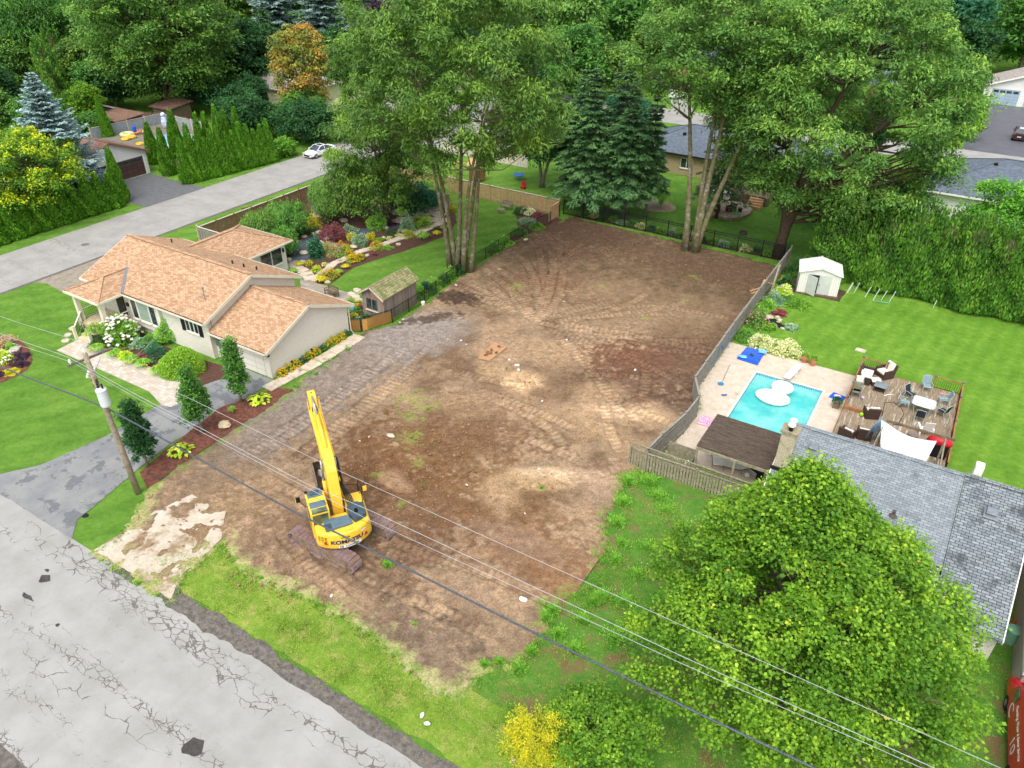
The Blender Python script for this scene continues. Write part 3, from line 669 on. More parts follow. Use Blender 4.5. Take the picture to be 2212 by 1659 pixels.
def lot():
    st = .10; xs = np.arange(-41.5, -10.8, st); ys = np.arange(12.6, 75, st); X, Y = np.meshgrid(xs, ys, indexing='ij')
    sd = sdist(X, Y, DP)
    n1 = vnoise(X, Y, .35, 1, 5); n2 = vnoise(X, Y, 1.6, 2, 4); n3 = vnoise(X, Y, 5, 4, 2); fine = vnoise(X, Y, 3.3, 14, 3)
    Z = .11+(n1-.5)*.16+(n2-.5)*.11+(n3-.5)*.07
    Z = np.where(Y < 15.5, Z*.6, Z)
    C = np.empty(X.shape+(3,))
    def col(h): return np.array(srgb(h))
    base = col('#927a62'); C[:] = base
    def blend(mask, h):
        nonlocal C
        m_ = np.clip(mask, 0, 1)[..., None]; C = C*(1-m_)+col(h)*m_
    ss = lambda v, a, c: np.clip((v-a)/(c-a), 0, 1)
    blend(ss(n1, .50, .62)*.75, '#a98c70'); blend(ss(1-n1, .52, .66)*.7, '#6d5340')
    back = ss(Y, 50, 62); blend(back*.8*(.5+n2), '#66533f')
    def blob(px, py, rx, ry, rot, h, s=1.0, edge=.5, soft=.35):
        nonlocal C
        c = g(px, py); dx = X-c.x; dy = Y-c.y; a = R(rot); u = (dx*math.cos(a)+dy*math.sin(a))/rx; v = (-dx*math.sin(a)+dy*math.cos(a))/ry
        r = np.hypot(u, v)+(n2-.5)*edge*2.2+(n3-.5)*edge*1.3+(fine-.5)*edge*1.6
        blend((1-ss(r, 1-soft*.7, 1+soft*.7))*s*(.75+.4*n3), h)
    # grey haul road from the street to the middle of the lot
    blob(560, 960, 9, 1.9, 96, '#857466', .8); blob(760, 790, 8.5, 3.6, 82, '#8f8177', .95, .35); blob(900, 720, 4.5, 3.6, 60, '#948880', .9, .3)
    blob(430, 1060, 4, 2.0, 90, '#87705a', .9); blob(650, 880, 7, 2.6, 92, '#8a7b70', .9)
    blob(700, 770, 7, .45, 96, '#4c3c33', .7, .8); blob(795, 700, 2.6, .9, 60, '#463529', .85, .6); blob(740, 740, 5, .7, 90, '#4d3b30', .75, .7)
    blob(985, 645, 2.6, 1.3, 20, '#40322b', .9, .5); blob(930, 690, 2.6, .7, 50, '#4a382c', .8, .6)
    # damp dark soil by the right fence and in the back corners
    blob(1440, 800, 6.5, 4.6, 60, '#6c5342', .85, .6); blob(1350, 775, 3.4, 2.4, 30, '#755240', .85, .6); blob(1500, 870, 3.5, 2.6, 80, '#665044', .7, .6)
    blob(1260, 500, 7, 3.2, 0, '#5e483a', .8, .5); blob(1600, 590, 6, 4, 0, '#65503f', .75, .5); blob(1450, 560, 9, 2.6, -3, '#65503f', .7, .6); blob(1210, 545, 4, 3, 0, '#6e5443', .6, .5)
    blob(1280, 640, 7, 5, 0, '#94795f', .5, .7); blob(1480, 680, 5, 4, 40, '#8f765e', .55, .7)
    blob(1150, 620, 4, 3, 20, '#7c5f47', .5, .6); blob(1190, 600, 3.4, 2.2, 10, '#7f5c4a', .35, .6)
    # brown churned middle
    blob(960, 960, 6, 4, 40, '#7b5b40', .75, .7); blob(830, 1000, 4, 3.4, 0, '#765438', .7, .6); blob(900, 1080, 5, 3, 20, '#73523a', .75, .6); blob(1090, 1080, 4, 3, 0, '#80603f', .55, .7)
    blob(700, 1180, 6, 2, 0, '#6d5240', .6, .6); blob(1150, 1200, 4, 2.5, 0, '#86634a', .6, .6); blob(1210, 1260, 2.4, 1.4, 0, '#90694a', .5, .6); blob(900, 1420, 3.4, 2.2, 0, '#6e5f54', .6, .5)
    blob(760, 1290, 5, 1.6, -10, '#73604f', .6, .5); blob(1130, 860, 3.4, 2.6, 0, '#9e8166', .5, .6)
    # pale sandy patches
    for a in ((1125, 825, 1.6, 1.5, 0, '#c9a680', .95, .35), (1085, 1070, 1.2, 1.6, 30, '#b89878', .7, .5), (1350, 895, 3.4, .8, 22, '#c6a483', .95, .35), (1400, 900, 1.7, 1.7, 0, '#c0a07f', .7, .4), (1215, 1030, 3.0, .8, 25, '#c9ab8a', .95, .4),
              (1160, 1045, 2.2, .7, 25, '#b99a74', .8, .5), (1310, 1045, 2.6, 2.0, 0, '#b0927a', .55, .6), (1270, 920, 3.2, 1.6, 0, '#b0916f', .6, .6), (1060, 800, 1.4, 1.0, 0, '#b89a76', .7, .5), (1190, 770, 2.4, 2.0, 0, '#ab8d6e', .6, .6),
              (845, 1035, .8, .7, 0, '#ab8a6e', .8, .4), (860, 1050, 1.0, .5, 0, '#b18f72', .6, .5), (1120, 700, 1.6, .9, 0, '#9c8068', .5, .5), (1290, 850, 1.8, 1.3, 30, '#b39472', .6, .6), (720, 1265, 3.4, .6, -2, '#a3866b', .7, .5),
              (560, 1060, 3, 2, 0, '#93795f', .6, .6), (560, 1160, 2.6, 1.2, 0, '#8c735e', .5, .6), (1030, 1290, 1.6, .7, 0, '#a08670', .5, .6), (1110, 1165, 2.4, .8, 0, '#a18570', .5, .5), (420, 1150, 4, 2.4, 90, '#93795c', .7, .5), (1000, 880, 2, 1.4, 0, '#a38769', .5, .6)): blob(*a)
    # machine tracks: pairs of tread prints
    rg = random.Random(5); H = np.zeros(X.shape); TV = np.zeros(X.shape); T = []
    def arc(x, y, ang, L, curv): 
        pts = [(x, y)]; n = int(L/.8)
        for i in range(n): ang += curv*.8; x += math.cos(ang)*.8; y += math.sin(ang)*.8; pts.append((x, y))
        T.append(pts)
    c = g(1160, 700)
    for i in range(46):
        a = rg.uniform(-.5, 3.0); r = rg.uniform(0, 5); arc(c.x+math.cos(a)*r, c.y+math.sin(a)*r, a+rg.uniform(-.25, .25), rg.uniform(5, 17), rg.uniform(-.07, .07))
    for i in range(12): c2 = g(rg.uniform(1150, 1450), rg.uniform(820, 1000)); arc(c2.x, c2.y, rg.uniform(0, 6.28), rg.uniform(4, 8), rg.uniform(-.09, .09))
    for i in range(7): c2 = g(520+i*28, 985+rg.uniform(-30, 20)); arc(c2.x, c2.y, 1.62+rg.uniform(-.1, .06), rg.uniform(10, 17), rg.uniform(-.006, .012))
    T.append(gs([(540, 1240), (700, 1290), (830, 1200), (1000, 1230)])); T.append([(-21, 19.6), (-13.5, 19.9)]); T.append([(-21, 22.4), (-15, 23.2)]); T.append([(-27, 19.6), (-21, 17.8), (-17, 17.2)]); T.append([(-30, 22.4), (-26, 22.4)])
    for pts in T:
        s0 = 0; ph = rg.uniform(0, 6)
        for (ax, ay), (bx, by) in zip(pts, pts[1:]):
            i0, i1 = np.searchsorted(xs, (min(ax, bx)-.7, max(ax, bx)+.7)); j0, j1 = np.searchsorted(ys, (min(ay, by)-.7, max(ay, by)+.7))
            if i1 <= i0 or j1 <= j0: continue
            x = X[i0:i1, j0:j1]; y = Y[i0:i1, j0:j1]; L = math.hypot(bx-ax, by-ay); ux, uy = (bx-ax)/L, (by-ay)/L
            t = (x-ax)*ux+(y-ay)*uy; q_ = -(x-ax)*uy+(y-ay)*ux; inside = (t >= 0) & (t < L) & (np.abs(q_) < .36)
            pr = np.where(inside, 1.0, 0)*ss(.40-np.abs(q_), 0, .12); rid = np.sin((t+s0)*6.283/.42+ph)
            H[i0:i1, j0:j1] = np.where(inside, -.03+rid*.03, H[i0:i1, j0:j1]); TV[i0:i1, j0:j1] = np.where(inside, pr*(.35+.5*rid), TV[i0:i1, j0:j1])
            sid = (t >= 0) & (t < L) & (np.abs(np.abs(q_)-.43) < .09); H[i0:i1, j0:j1] += np.where(sid, .045, 0); TV[i0:i1, j0:j1] -= np.where(sid, .30, 0)
            s0 += L
    k = (.55+n2*.6)*np.clip(sd/1.5, 0, 1)
    Z += H*k; 
    C *= (1+TV*k*.5)[..., None]
    C *= (.66+.66*fine)[..., None]*(.82+.36*n3)[..., None]*np.array([.92, .955, .96])
    # straw and green fringe where the turf was scraped
    fr = np.clip(1-sd/1.7, 0, 1)*(Y < 36)
    blend(ss(fr+(n2-.5)*1.3, .5, .9)*.85*(Y < 19), '#a9a672'); blend(ss(fr+(fine-.5)*1.7, .75, 1.1)*.7, '#6f8f34')
    for px, py, r in ((885, 860, 1.5), (890, 900, 1.2), (920, 880, 1), (890, 950, 1.2), (905, 1000, .7), (1120, 620, .9), (815, 1025, .5), (1395, 690, .5), (700, 1070, .5), (870, 1095, .5), (1170, 1060, .3), (1300, 620, .8), (1480, 650, .7), (1500, 600, .8)):
        c2 = g(px, py); d = np.hypot(X-c2.x, Y-c2.y)/r; blend((1-ss(d+(fine-.5)*2.6, .2, .7))*.6, '#8f9650')
    sp = sdist(X, Y, PADP); Z = np.where(sp > -.2, .035+(n2-.47)*.20+(n1-.5)*.12, Z)
    Z = np.where((sd > 1.2) & (sp < -.2), np.maximum(Z, .035), Z)
    Z = np.minimum(Z, .02+sd*.22+(n2-.5)*.22+(n3-.5)*.1+(n1-.5)*.1)
    ni, nj = X.shape; keep = sd > -.9
    idx = -np.ones(X.shape, int); idx[keep] = np.arange(keep.sum())
    f = np.stack([idx[:-1, :-1], idx[1:, :-1], idx[1:, 1:], idx[:-1, 1:]], -1).reshape(-1, 4); f = f[(f >= 0).all(1)]
    me = bpy.data.meshes.new('dirt_lot'); n = int(keep.sum())
    me.vertices.add(n); me.vertices.foreach_set('co', np.stack([X[keep], Y[keep], Z[keep]], 1).astype('f').ravel())
    me.loops.add(len(f)*4); me.loops.foreach_set('vertex_index', f.astype('i').ravel())
    me.polygons.add(len(f)); me.polygons.foreach_set('loop_start', np.arange(0, len(f)*4, 4, dtype='i'))
    me.update(calc_edges=True)
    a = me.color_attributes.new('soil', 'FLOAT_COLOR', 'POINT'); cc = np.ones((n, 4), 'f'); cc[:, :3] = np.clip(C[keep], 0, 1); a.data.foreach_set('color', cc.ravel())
    me.polygons.foreach_set('use_smooth', [True]*len(me.polygons))
    m, nt, bs = newmat('bare_soil', .95, .08); v = worldco(nt)
    ac = node(nt, 'Attribute', attribute_name='soil'); n_ = noise(nt, v, 9, 6, .75); nf = noise(nt, v, 40, 3, .7)
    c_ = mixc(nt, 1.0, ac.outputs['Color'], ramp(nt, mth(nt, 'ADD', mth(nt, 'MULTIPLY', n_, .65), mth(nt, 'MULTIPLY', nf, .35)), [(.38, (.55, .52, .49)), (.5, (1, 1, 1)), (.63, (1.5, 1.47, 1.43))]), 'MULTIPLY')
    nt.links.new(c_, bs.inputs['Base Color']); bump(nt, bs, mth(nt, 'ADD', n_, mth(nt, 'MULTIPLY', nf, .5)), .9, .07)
    me.materials.append(m); o = bpy.data.objects.new('dirt_lot', me); COL.objects.link(o); tag(o, kind='structure')
lot()
# ---------------------------------------------------------------- building materials
SHT = brickmat('shingle_tan', srgb('#c4a384'), srgb('#a07d5e'), srgb('#6c4f3b'), .30, .145, .008, stain=srgb('#9a7450'), stainpos=.60)
SHG = brickmat('shingle_grey', srgb('#8f979b'), srgb('#767e83'), srgb('#454b50'), .34, .16, .010, stain=srgb('#565b5e'), stainpos=.60)
SHG2 = brickmat('shingle_stained', srgb('#8d9598'), srgb('#6e767a'), srgb('#2b2f32'), .34, .17, .016, stain=srgb('#3c4144'), stainpos=.52)
SHD = brickmat('shingle_slate', srgb('#6b7580'), srgb('#57606b'), srgb('#363d45'), .34, .16, .008)
SHB = brickmat('shingle_brown', srgb('#8f7264'), srgb('#775a4c'), srgb('#5b4034'), .34, .16, .008)
SHP = brickmat('shingle_pale', srgb('#b3aca4'), srgb('#938c86'), srgb('#6e6862'), .34, .16, .008)
SHBK = mat('felt_black', srgb('#3c4048'), srgb('#2c2f35'), 3, .9, .3)
MOSS = brickmat('shed_shakes', srgb('#a5a076'), srgb('#7a7752'), srgb('#3f3d2c'), .20, .22, .012, stain=srgb('#5d6a34'), stainpos=.55)
WBRK = brickmat('white_brick', srgb('#e3ded2'), srgb('#dad5c8'), srgb('#c9c3b5'), .21, .075, .008, bumps=.35)
STONE = brickmat('cream_stone', srgb('#cfc4a6'), srgb('#bcae8c'), srgb('#9c9072'), .5, .2, .01)
SIDW = brickmat('white_siding', srgb('#e8e6e2'), srgb('#e2e0dc'), srgb('#b5b3b0'), 9, .13, .012, off=0, bumps=.6)
SIDC = brickmat('cream_siding', srgb('#d9d2b4'), srgb('#d3ccad'), srgb('#a9a387'), 9, .14, .012, off=0, bumps=.6)
REDB = brickmat('red_brick', srgb('#a06048'), srgb('#8a4f3c'), srgb('#b09a88'), .22, .08, .01)
BUFB = brickmat('buff_brick', srgb('#b9a483'), srgb('#a78f6e'), srgb('#998a74'), .22, .08, .008)
BLOCK = brickmat('grey_block', srgb('#aca39a'), srgb('#a2998f'), srgb('#8a8178'), .8, .4, .012, off=.5)
CHIM = brickmat('chimney_brick', srgb('#cfc5ab'), srgb('#bdb296'), srgb('#8f866c'), .21, .08, .01, stain=srgb('#6a6448'), stainpos=.56)
WHITE = mat('white_trim', srgb('#ece9e2'), srgb('#e0dcd4'), 2, .5, .03)
CREAM = mat('cream_trim', srgb('#ddd6c2'), srgb('#cfc7b0'), 2, .6, .03)
BLACK = mat('black_metal', (.012, .012, .013), (.008, .008, .008), 3, .5, .05)
GREYM = mat('grey_metal', srgb('#8d9499'), srgb('#777d82'), 3, .4, .05, metal=.5)
DKGUT = mat('gutter_dirt', srgb('#40342c'), srgb('#2c2420'), 5, .9, .2)
GLASS = glassmat('window_glass'); GLASSB = glassmat('window_blind', (.16, .2, .18), .3)
BROWND = brickmat('brown_door', srgb('#5a4440'), srgb('#4e3a36'), srgb('#33241f'), .75, .5, .02, off=0, bumps=.7)
GREYD = brickmat('blue_grey_door', srgb('#9db0be'), srgb('#95a8b6'), srgb('#71838f'), .7, .5, .02, off=0, bumps=.7)
WHITED = brickmat('cream_door', srgb('#dad5c8'), srgb('#d4cfc2'), srgb('#aea999'), 3, .5, .02, off=0)
WOODG = mat('weathered_wood', srgb('#9a8f7e'), srgb('#6e6455'), 5, .9, .5, fine=20, wear=srgb('#5f6a48'), wearamt=.62)
WOODR = mat('cedar_wood', srgb('#a5764a'), srgb('#7a5232'), 4, .8, .4, fine=18)
WOODT = mat('tan_wood', srgb('#c9a378'), srgb('#ad855a'), 3, .8, .3, fine=16)
WOODB = mat('brown_boards', srgb('#857460'), srgb('#5a4b3b'), 4, .9, .5, fine=20)

def slab(b, pts, th):
    n = len(pts); P = [Vector(p) for p in pts]; nz = sum(((P[i]-P[0]).cross(P[i+1]-P[0])).z for i in range(1, n-1))
    if nz < 0: P = P[::-1]
    b.add([tuple(p) for p in P]+[(p.x, p.y, p.z-th) for p in P], [tuple(range(n)), tuple(range(n, 2*n))[::-1]]+[(i, n+i, n+(i+1) % n, (i+1) % n) for i in range(n)])
def gable_roof(par, x0, x1, y0, y1, ze, zr, m, axis='x', th=.12, trim=None, name='roof', gut=True):
    b = MB(); t = MB()
    if axis == 'x':
        ym = (y0+y1)/2
        slab(b, [(x0, y0, ze), (x1, y0, ze), (x1, ym, zr), (x0, ym, zr)], th); slab(b, [(x0, y1, ze), (x0, ym+.002, zr), (x1, ym+.002, zr), (x1, y1, ze)], th)
        b.bar((x0, ym, zr+.02), (x1, ym, zr+.02), .3, .05)
        for x in (x0-.02, x1+.02):
            for ya in (y0, y1): t.bar((x, ya, ze-.14), (x, ym, zr-.14), .05, .24)
        if gut:
            for ya, s in ((y0, -1), (y1, 1)): t.box(x0, x1, min(ya, ya+s*.11), max(ya, ya+s*.11), ze-.17, ze-.035)
    else:
        xm = (x0+x1)/2
        slab(b, [(x0, y0, ze), (x0, y1, ze), (xm, y1, zr), (xm, y0, zr)], th); slab(b, [(x1, y0, ze), (xm+.002, y0, zr), (xm+.002, y1, zr), (x1, y1, ze)], th)
        b.bar((xm, y0, zr+.02), (xm, y1, zr+.02), .3, .05)
        for y in (y0-.02, y1+.02):
            for xa in (x0, x1): t.bar((xa, y, ze-.14), (xm, y, zr-.14), .05, .24)
        if gut:
            for xa, s in ((x0, -1), (x1, 1)): t.box(min(xa, xa+s*.11), max(xa, xa+s*.11), y0, y1, ze-.17, ze-.035)
    r = b.build(name, m, par)
    t.build('fascia', trim or CREAM, r)
    return r
def hip_roof(par, x0, x1, y0, y1, ze, zr, m, th=.12, trim=None):
    b = MB(); w = (y1-y0)/2; ym = (y0+y1)/2
    if x1-x0 >= y1-y0: A, B = (x0+w, ym, zr), (x1-w, ym, zr)
    else: w = (x1-x0)/2; A, B = ((x0+x1)/2, y0+w, zr), ((x0+x1)/2, y1-w, zr)
    c = [(x0, y0, ze), (x1, y0, ze), (x1, y1, ze), (x0, y1, ze)]
    if x1-x0 >= y1-y0: fs = [[c[0], c[1], B, A], [c[1], c[2], B], [c[2], c[3], A, B], [c[3], c[0], A]]
    else: fs = [[c[0], c[1], A], [c[1], c[2], B, A], [c[2], c[3], B], [c[3], c[0], A, B]]
    for f in fs: b.add(f, [tuple(range(len(f)))])
    for q, e in ((c[0], A), (c[1], B if x1-x0 >= y1-y0 else A), (c[2], B), (c[3], A if x1-x0 >= y1-y0 else B), (A, B)): b.bar((q[0], q[1], q[2]+.02), (e[0], e[1], e[2]+.02), .22, .05)
    r = b.build('roof', m, par)
    t = MB(); t.box(x0, x1, y0-.1, y0, ze-.17, ze-.01); t.box(x0, x1, y1, y1+.1, ze-.17, ze-.01); t.box(x0-.1, x0, y0-.1, y1+.1, ze-.17, ze-.01); t.box(x1, x1+.1, y0-.1, y1+.1, ze-.17, ze-.01)
    t.box(x0, x1, y0, y1, ze-.15, ze-.13)
    t.build('fascia', trim or WHITE, r); return r
def gable_walls(b, x0, x1, y0, y1, z0, ze, zr, axis='x'):
    if axis == 'x':
        ym = (y0+y1)/2; b.extr([(y0, z0), (y1, z0), (y1, ze), (ym, zr), (y0, ze)], (x0, 0, 0), (x1, 0, 0), (0, 1, 0))
    else:
        xm = (x0+x1)/2; b.extr([(x0, z0), (x1, z0), (x1, ze), (xm, zr), (x0, ze)], (0, y0, 0), (0, y1, 0), (1, 0, 0))
def window(par, face, u0, u1, z0, z1, at, panes=1, frame=WHITE, glass=GLASS, fw_=.07, sill=True, bars=0):
    """face 'y-': a wall looking to -y at y=at; 'x+': looking to +x at x=at; 'x-','y+' likewise. Pane, frame and sill"""
    s = -1 if face[1] == '-' else 1
    def bx(b, ua, ub, za, zb, d0, d1):
        lo, hi = sorted((at+s*d0, at+s*d1))
        if face[0] == 'y': b.box(ua, ub, lo, hi, za, zb)
        else: b.box(lo, hi, ua, ub, za, zb)
    f = MB(); bx(f, u0, u1, z0, z0+fw_, -.02, .05); bx(f, u0, u1, z1-fw_, z1, -.02, .05)
    for i in range(panes+1):
        u = u0+(u1-u0)*i/panes; bx(f, max(u0, u-fw_*.6), min(u1, u+fw_*.6), z0+fw_, z1-fw_, -.02, .048)
    for k in range(bars): z = z0+(z1-z0)*(k+1)/(bars+1); bx(f, u0+fw_, u1-fw_, z-.015, z+.015, .0, .04)
    o = f.build('window', frame, par)
    p = MB(); bx(p, u0+.02, u1-.02, z0+.02, z1-.02, -.015, .012); p.build('pane', glass, o)
    if sill: q = MB(); bx(q, u0-.08, u1+.08, z0-.09, z0-.003, -.02, .11); q.build('sill', CREAM, o)
    return o

# ---------------------------------------------------------------- bungalow on the left
H1 = thing('bungalow', 'white brick bungalow with a tan shingle roof beside the bare lot', 'house', (-50, 35, 0))
b = MB(); gable_walls(b, -59.7, -45.35, 30.6, 39.6, 0, 3.25, 5.2); b.box(-54.5, -50.8, 30.35, 30.6, .6, 3.25)
b.build('wall', WBRK, H1)
rf = gable_roof(H1, -60.15, -45.0, 30.05, 40.15, 3.42, 5.48, SHT)
b = MB(); b.tube([(-46.75, 31.9, 4.05), (-46.75, 31.9, 5.1)], .035); b.lathe([(.14, 0), (.14, .14)], (-46.75, 31.9, 3.98)); b.lathe([(.07, 0), (.09, .12), (.02, .2)], (-46.75, 31.9, 5.1)); b.tube([(-46.75, 31.9, 4.6), (-47.1, 31.8, 4.3)], .025)
b.build('service_mast', GREYM, rf)
for x, y, z in ((-57.6, 37.4, 4.56), (-48.9, 36.6, 4.9), (-47.7, 36.7, 4.86), (-46.7, 37.1, 4.7)):
    b = MB(); b.lathe([(.07, 0), (.07, .32), (.05, .34)], (x, y, z-.05), 8); b.build('roof_vent', DKGUT, rf)
b = MB(); b.box(-56.0, -45.0, 29.99, 30.06, 3.40, 3.44); b.build('gutter', DKGUT, rf)
# porch
ze, zp = 3.42, 4.30
b = MB(); c0, c1, xm = -58.9, -54.6, -56.75
b.add([(c0, 27.9, ze), (c1, 27.9, ze), (xm, 30.05, zp)], [(0, 1, 2)]); b.add([(c1, 27.9, ze), (c1, 30.05, ze+.0), (xm, 32.25, zp), (xm, 30.05, zp)], [(0, 1, 2, 3)])
b.add([(c0, 27.9, ze), (xm, 30.05, zp), (xm, 32.25, zp), (c0, 30.05, ze)], [(0, 1, 2, 3)])
b.bar((c0, 27.9, ze+.02), (xm, 30.05, zp+.02), .26, .05); b.bar((c1, 27.9, ze+.02), (xm, 30.05, zp+.02), .26, .05); b.bar((xm, 30.05, zp+.02), (xm, 32.25, zp+.02), .26, .05)
pr_ = b.build('porch_roof', SHT, H1)
b = MB(); b.box(c0, c1, 27.8, 27.9, ze-.18, ze-.01); b.box(c0-.1, c0, 27.8, 30.05, ze-.18, ze-.01); b.box(c1, c1+.1, 27.8, 29.94, ze-.18, ze-.01); b.box(c0, c1, 27.9, 30.5, ze-.17, ze-.14); b.build('fascia', CREAM, pr_)
b = MB(); b.bar((c1-.02, 30.07, ze+.05), (xm+.05, 32.3, zp+.05), .22, .04); b.build('valley_flashing', GREYM, pr_)
b = MB(); b.box(-58.6, -54.7, 28.0, 30.6, 0, .78); b.box(-57.1, -55.2, 27.55, 28.0, 0, .56); b.box(-57.1, -55.2, 27.2, 27.55, 0, .37); b.box(-57.1, -55.2, 26.85, 27.2, 0, .18); b.build('porch_floor', STONE, H1)
b = MB(); b.box(-56.6, -55.8, 27.24, 27.5, .37, .385); b.box(-56.6, -55.8, 27.6, 27.9, .56, .575); b.build('step_mat', BLACK, H1)
for x in (-58.3, -54.95):
    b = MB(); b.box(x-.17, x+.17, 28.1, 28.44, .78, 3.25); b.build('porch_column', CREAM, H1)
def railing(par, a, c, h, m=BLACK, top=WHITE, n=None, z0=0, name='railing'):
    a, c = Vector(a), Vector(c); L = (c-a).length; n = n or int(L/.13); b = MB()
    for i in range(n+1):
        p = a+(c-a)*i/n; b.bar(p+Vector((0, 0, .08)), p+Vector((0, 0, h)), .018, .018, (1, 0, 0))
    b.bar(a+Vector((0, 0, .08)), c+Vector((0, 0, .08)), .03, .03); o = b.build(name, m, par)
    MB().bar(a+Vector((0, 0, h+.02)), c+Vector((0, 0, h+.02)), .09, .05).build('handrail', top, o); return o
railing(H1, (-58.3, 28.45, .78), (-58.3, 30.4, .78), .9); railing(H1, (-54.85, 28.45, .78), (-54.85, 30.3, .78), .9); railing(H1, (-55.1, 28.2, .78), (-55.3, 26.9, .2), .85); railing(H1, (-58.1, 28.2, .78), (-57.2, 26.9, .2), .85)
for x in (-57.3, -55.2): MB().box(x, x+.2, 26.7, 26.9, 0, 1.15).build('newel_post', CREAM, H1)
b = MB(); b.box(-56.6, -55.6, 30.5, 30.64, .78, 2.9); d_ = b.build('door', mat('door_black', (.02, .022, .026), (.012, .012, .014), 2, .35, .02), H1)
b = MB(); b.box(-55.72, -55.68, 30.44, 30.5, 1.7, 1.85); b.build('handle', GREYM, d_)
b = MB(); b.box(-55.35, -55.05, 30.5, 30.6, 1.9, 2.2); b.build('mailbox', BLACK, H1)
window(H1, 'y-', -54.3, -53.55, 1.2, 2.95, 30.35); window(H1, 'y-', -53.5, -52.05, 1.2, 2.95, 30.35, glass=brickmat('blinds', srgb('#aebfae'), srgb('#9fb2a2'), srgb('#5f7466'), 5, .09, .02, off=0, rough=.4)); window(H1, 'y-', -52.0, -51.2, 1.2, 2.95, 30.35)
window(H1, 'y-', -48.0, -46.55, 1.75, 2.95, 30.6, panes=3)
for x in (-48.5, -46.5):
    b = MB(); b.box(x, x+.42, 30.54, 30.6, 1.68, 3.0)
    for k in range(12): b.box(x+.05, x+.37, 30.53, 30.56, 1.75+k*.1, 1.79+k*.1)
    b.build('shutter', BLACK, H1)
# back wing with a hip roof
b = MB(); b.box(-59.0, -52.9, 39.6, 45.7, 0, 2.85); w_ = b.build('back_wing', SIDW, H1)
window(H1, 'x+', 42.6, 45.2, .9, 2.5, -52.9, panes=2)
b = MB(); b.box(-52.9, -52.75, 45.3, 45.42, 1.9, 2.25); b.build('wall_lamp', BLACK, H1)
b = MB(); x0, x1, y1, zw, zt = -59.4, -52.3, 46.1, 2.98, 4.42; xm = (x0+x1)/2; hw = (x1-x0)/2
b.add([(x1, 39.2, zw), (x1, y1, zw), (xm, y1-hw, zt), (xm, 37.7, zt)], [(0, 1, 2, 3)]); b.add([(x0, 39.2, zw), (xm, 37.7, zt), (xm, y1-hw, zt), (x0, y1, zw)], [(0, 1, 2, 3)]); b.add([(x0, y1, zw), (xm, y1-hw, zt), (x1, y1, zw)], [(0, 1, 2)])
for s, e in (((x1, y1, zw+.02), (xm, y1-hw, zt+.02)), ((x0, y1, zw+.02), (xm, y1-hw, zt+.02)), ((xm, 37.7, zt+.02), (xm, y1-hw, zt+.02))): b.bar(s, e, .28, .05)
o = b.build('wing_roof', SHT, H1); b = MB(); b.box(x1, x1+.1, 40.2, y1, zw-.17, zw-.02); b.box(x0, x1+.1, y1, y1+.1, zw-.17, zw-.02); b.build('fascia', CREAM, o)
# attached garage
b = MB(); gable_walls(b, -45.35, -39.5, 30.95, 39.35, 0, 2.36, 4.25); b.build('garage_wall', WBRK, H1)
gable_roof(H1, -45.33, -39.15, 30.45, 39.85, 2.48, 4.42, SHT, name='garage_roof')
b = MB(); b.box(-44.2, -40.1, 30.9, 30.97, .05, 2.15); b.build('garage_door', WHITED, H1)
b = MB(); b.box(-45.0, -39.2, 30.4, 30.46, 2.44, 2.48); b.build('gutter', DKGUT, H1)
def pipe(par, pts, m=CREAM, r=.04, name='downspout'): return MB().tube(pts, r, 6).build(name, m, par)
pipe(H1, [(-45.3, 30.0, 3.3), (-45.25, 30.5, 3.05), (-45.25, 30.52, .2)]); pipe(H1, [(-39.3, 30.35, 2.35), (-39.42, 30.85, 2.1), (-39.42, 30.87, .1)]); pipe(H1, [(-39.2, 39.8, 2.4), (-39.4, 39.45, 2.1), (-39.4, 39.45, .2), (-39.0, 39.3, .08)], r=.05)
b = MB(); b.box(-45.1, -44.75, 30.78, 30.95, 1.2, 1.75); b.tube([(-45.2, 30.85, 1.7), (-45.2, 30.85, 3.6)], .03); b.tube([(-44.9, 30.9, 0), (-44.9, 30.9, 1.2)], .03); b.build('meter_box', GREYM, H1)
b = MB(); b.box(-39.6, -39.35, 30.75, 30.95, 1.95, 2.15); b.build('wall_lamp', BLACK, H1)

# ---------------------------------------------------------------- neighbour's house with the grey roof
H2 = thing('grey_roofed_house', 'low house with a long grey shingle roof behind the leafy tree', 'house', (3, 36, 0))
b = MB(); b.extr([(33.9, 0), (39.35, 0), (39.35, 4.25), (33.9, 2.4)], (-4.2, 0, 0), (4.5, 0, 0), (0, 1, 0)); b.build('wall', WBRK, H2)
def px(z, *p): return [tuple(g(x, y, z)) for x, y in p]
ry, rz_, ey, ez = 39.2, 4.35, 33.5, 2.5
b = MB(); slab(b, [(-4.55, ey, ez), (4.6, ey, ez), (4.6, ry, rz_), (-4.55, ry, rz_)], .14); b.bar((-4.55, ry, rz_+.02), (4.6, ry, rz_+.02), .3, .05)
b.build('roof', SHG, H2)
sl_ = (rz_-ez)/(ry-ey); ey2 = 30.9; ez2 = ez-(ey-ey2)*sl_+.07
b = MB(); slab(b, [(4.62, ey2, ez2), (7.6, ey2, ez2), (7.95, ry+.03, rz_+.07), (4.62, ry+.03, rz_+.07)], .14); b.bar((4.62, ry+.03, rz_+.09), (7.95, ry+.03, rz_+.09), .3, .05)
b.build('extension_roof', SHG2, H2)
b = MB(); b.extr([(ey2+.4, 0), (39.4, 0), (39.4, 4.2), (ey2+.4, ez2-.1)], (4.9, 0, 0), (7.5, 0, 0), (0, 1, 0)); b.build('extension_wall', WBRK, H2)
b = MB(); b.box(-4.6, 4.55, ey-.12, ey, ez-.17, ez-.02); b.build('gutter', WHITE, H2)
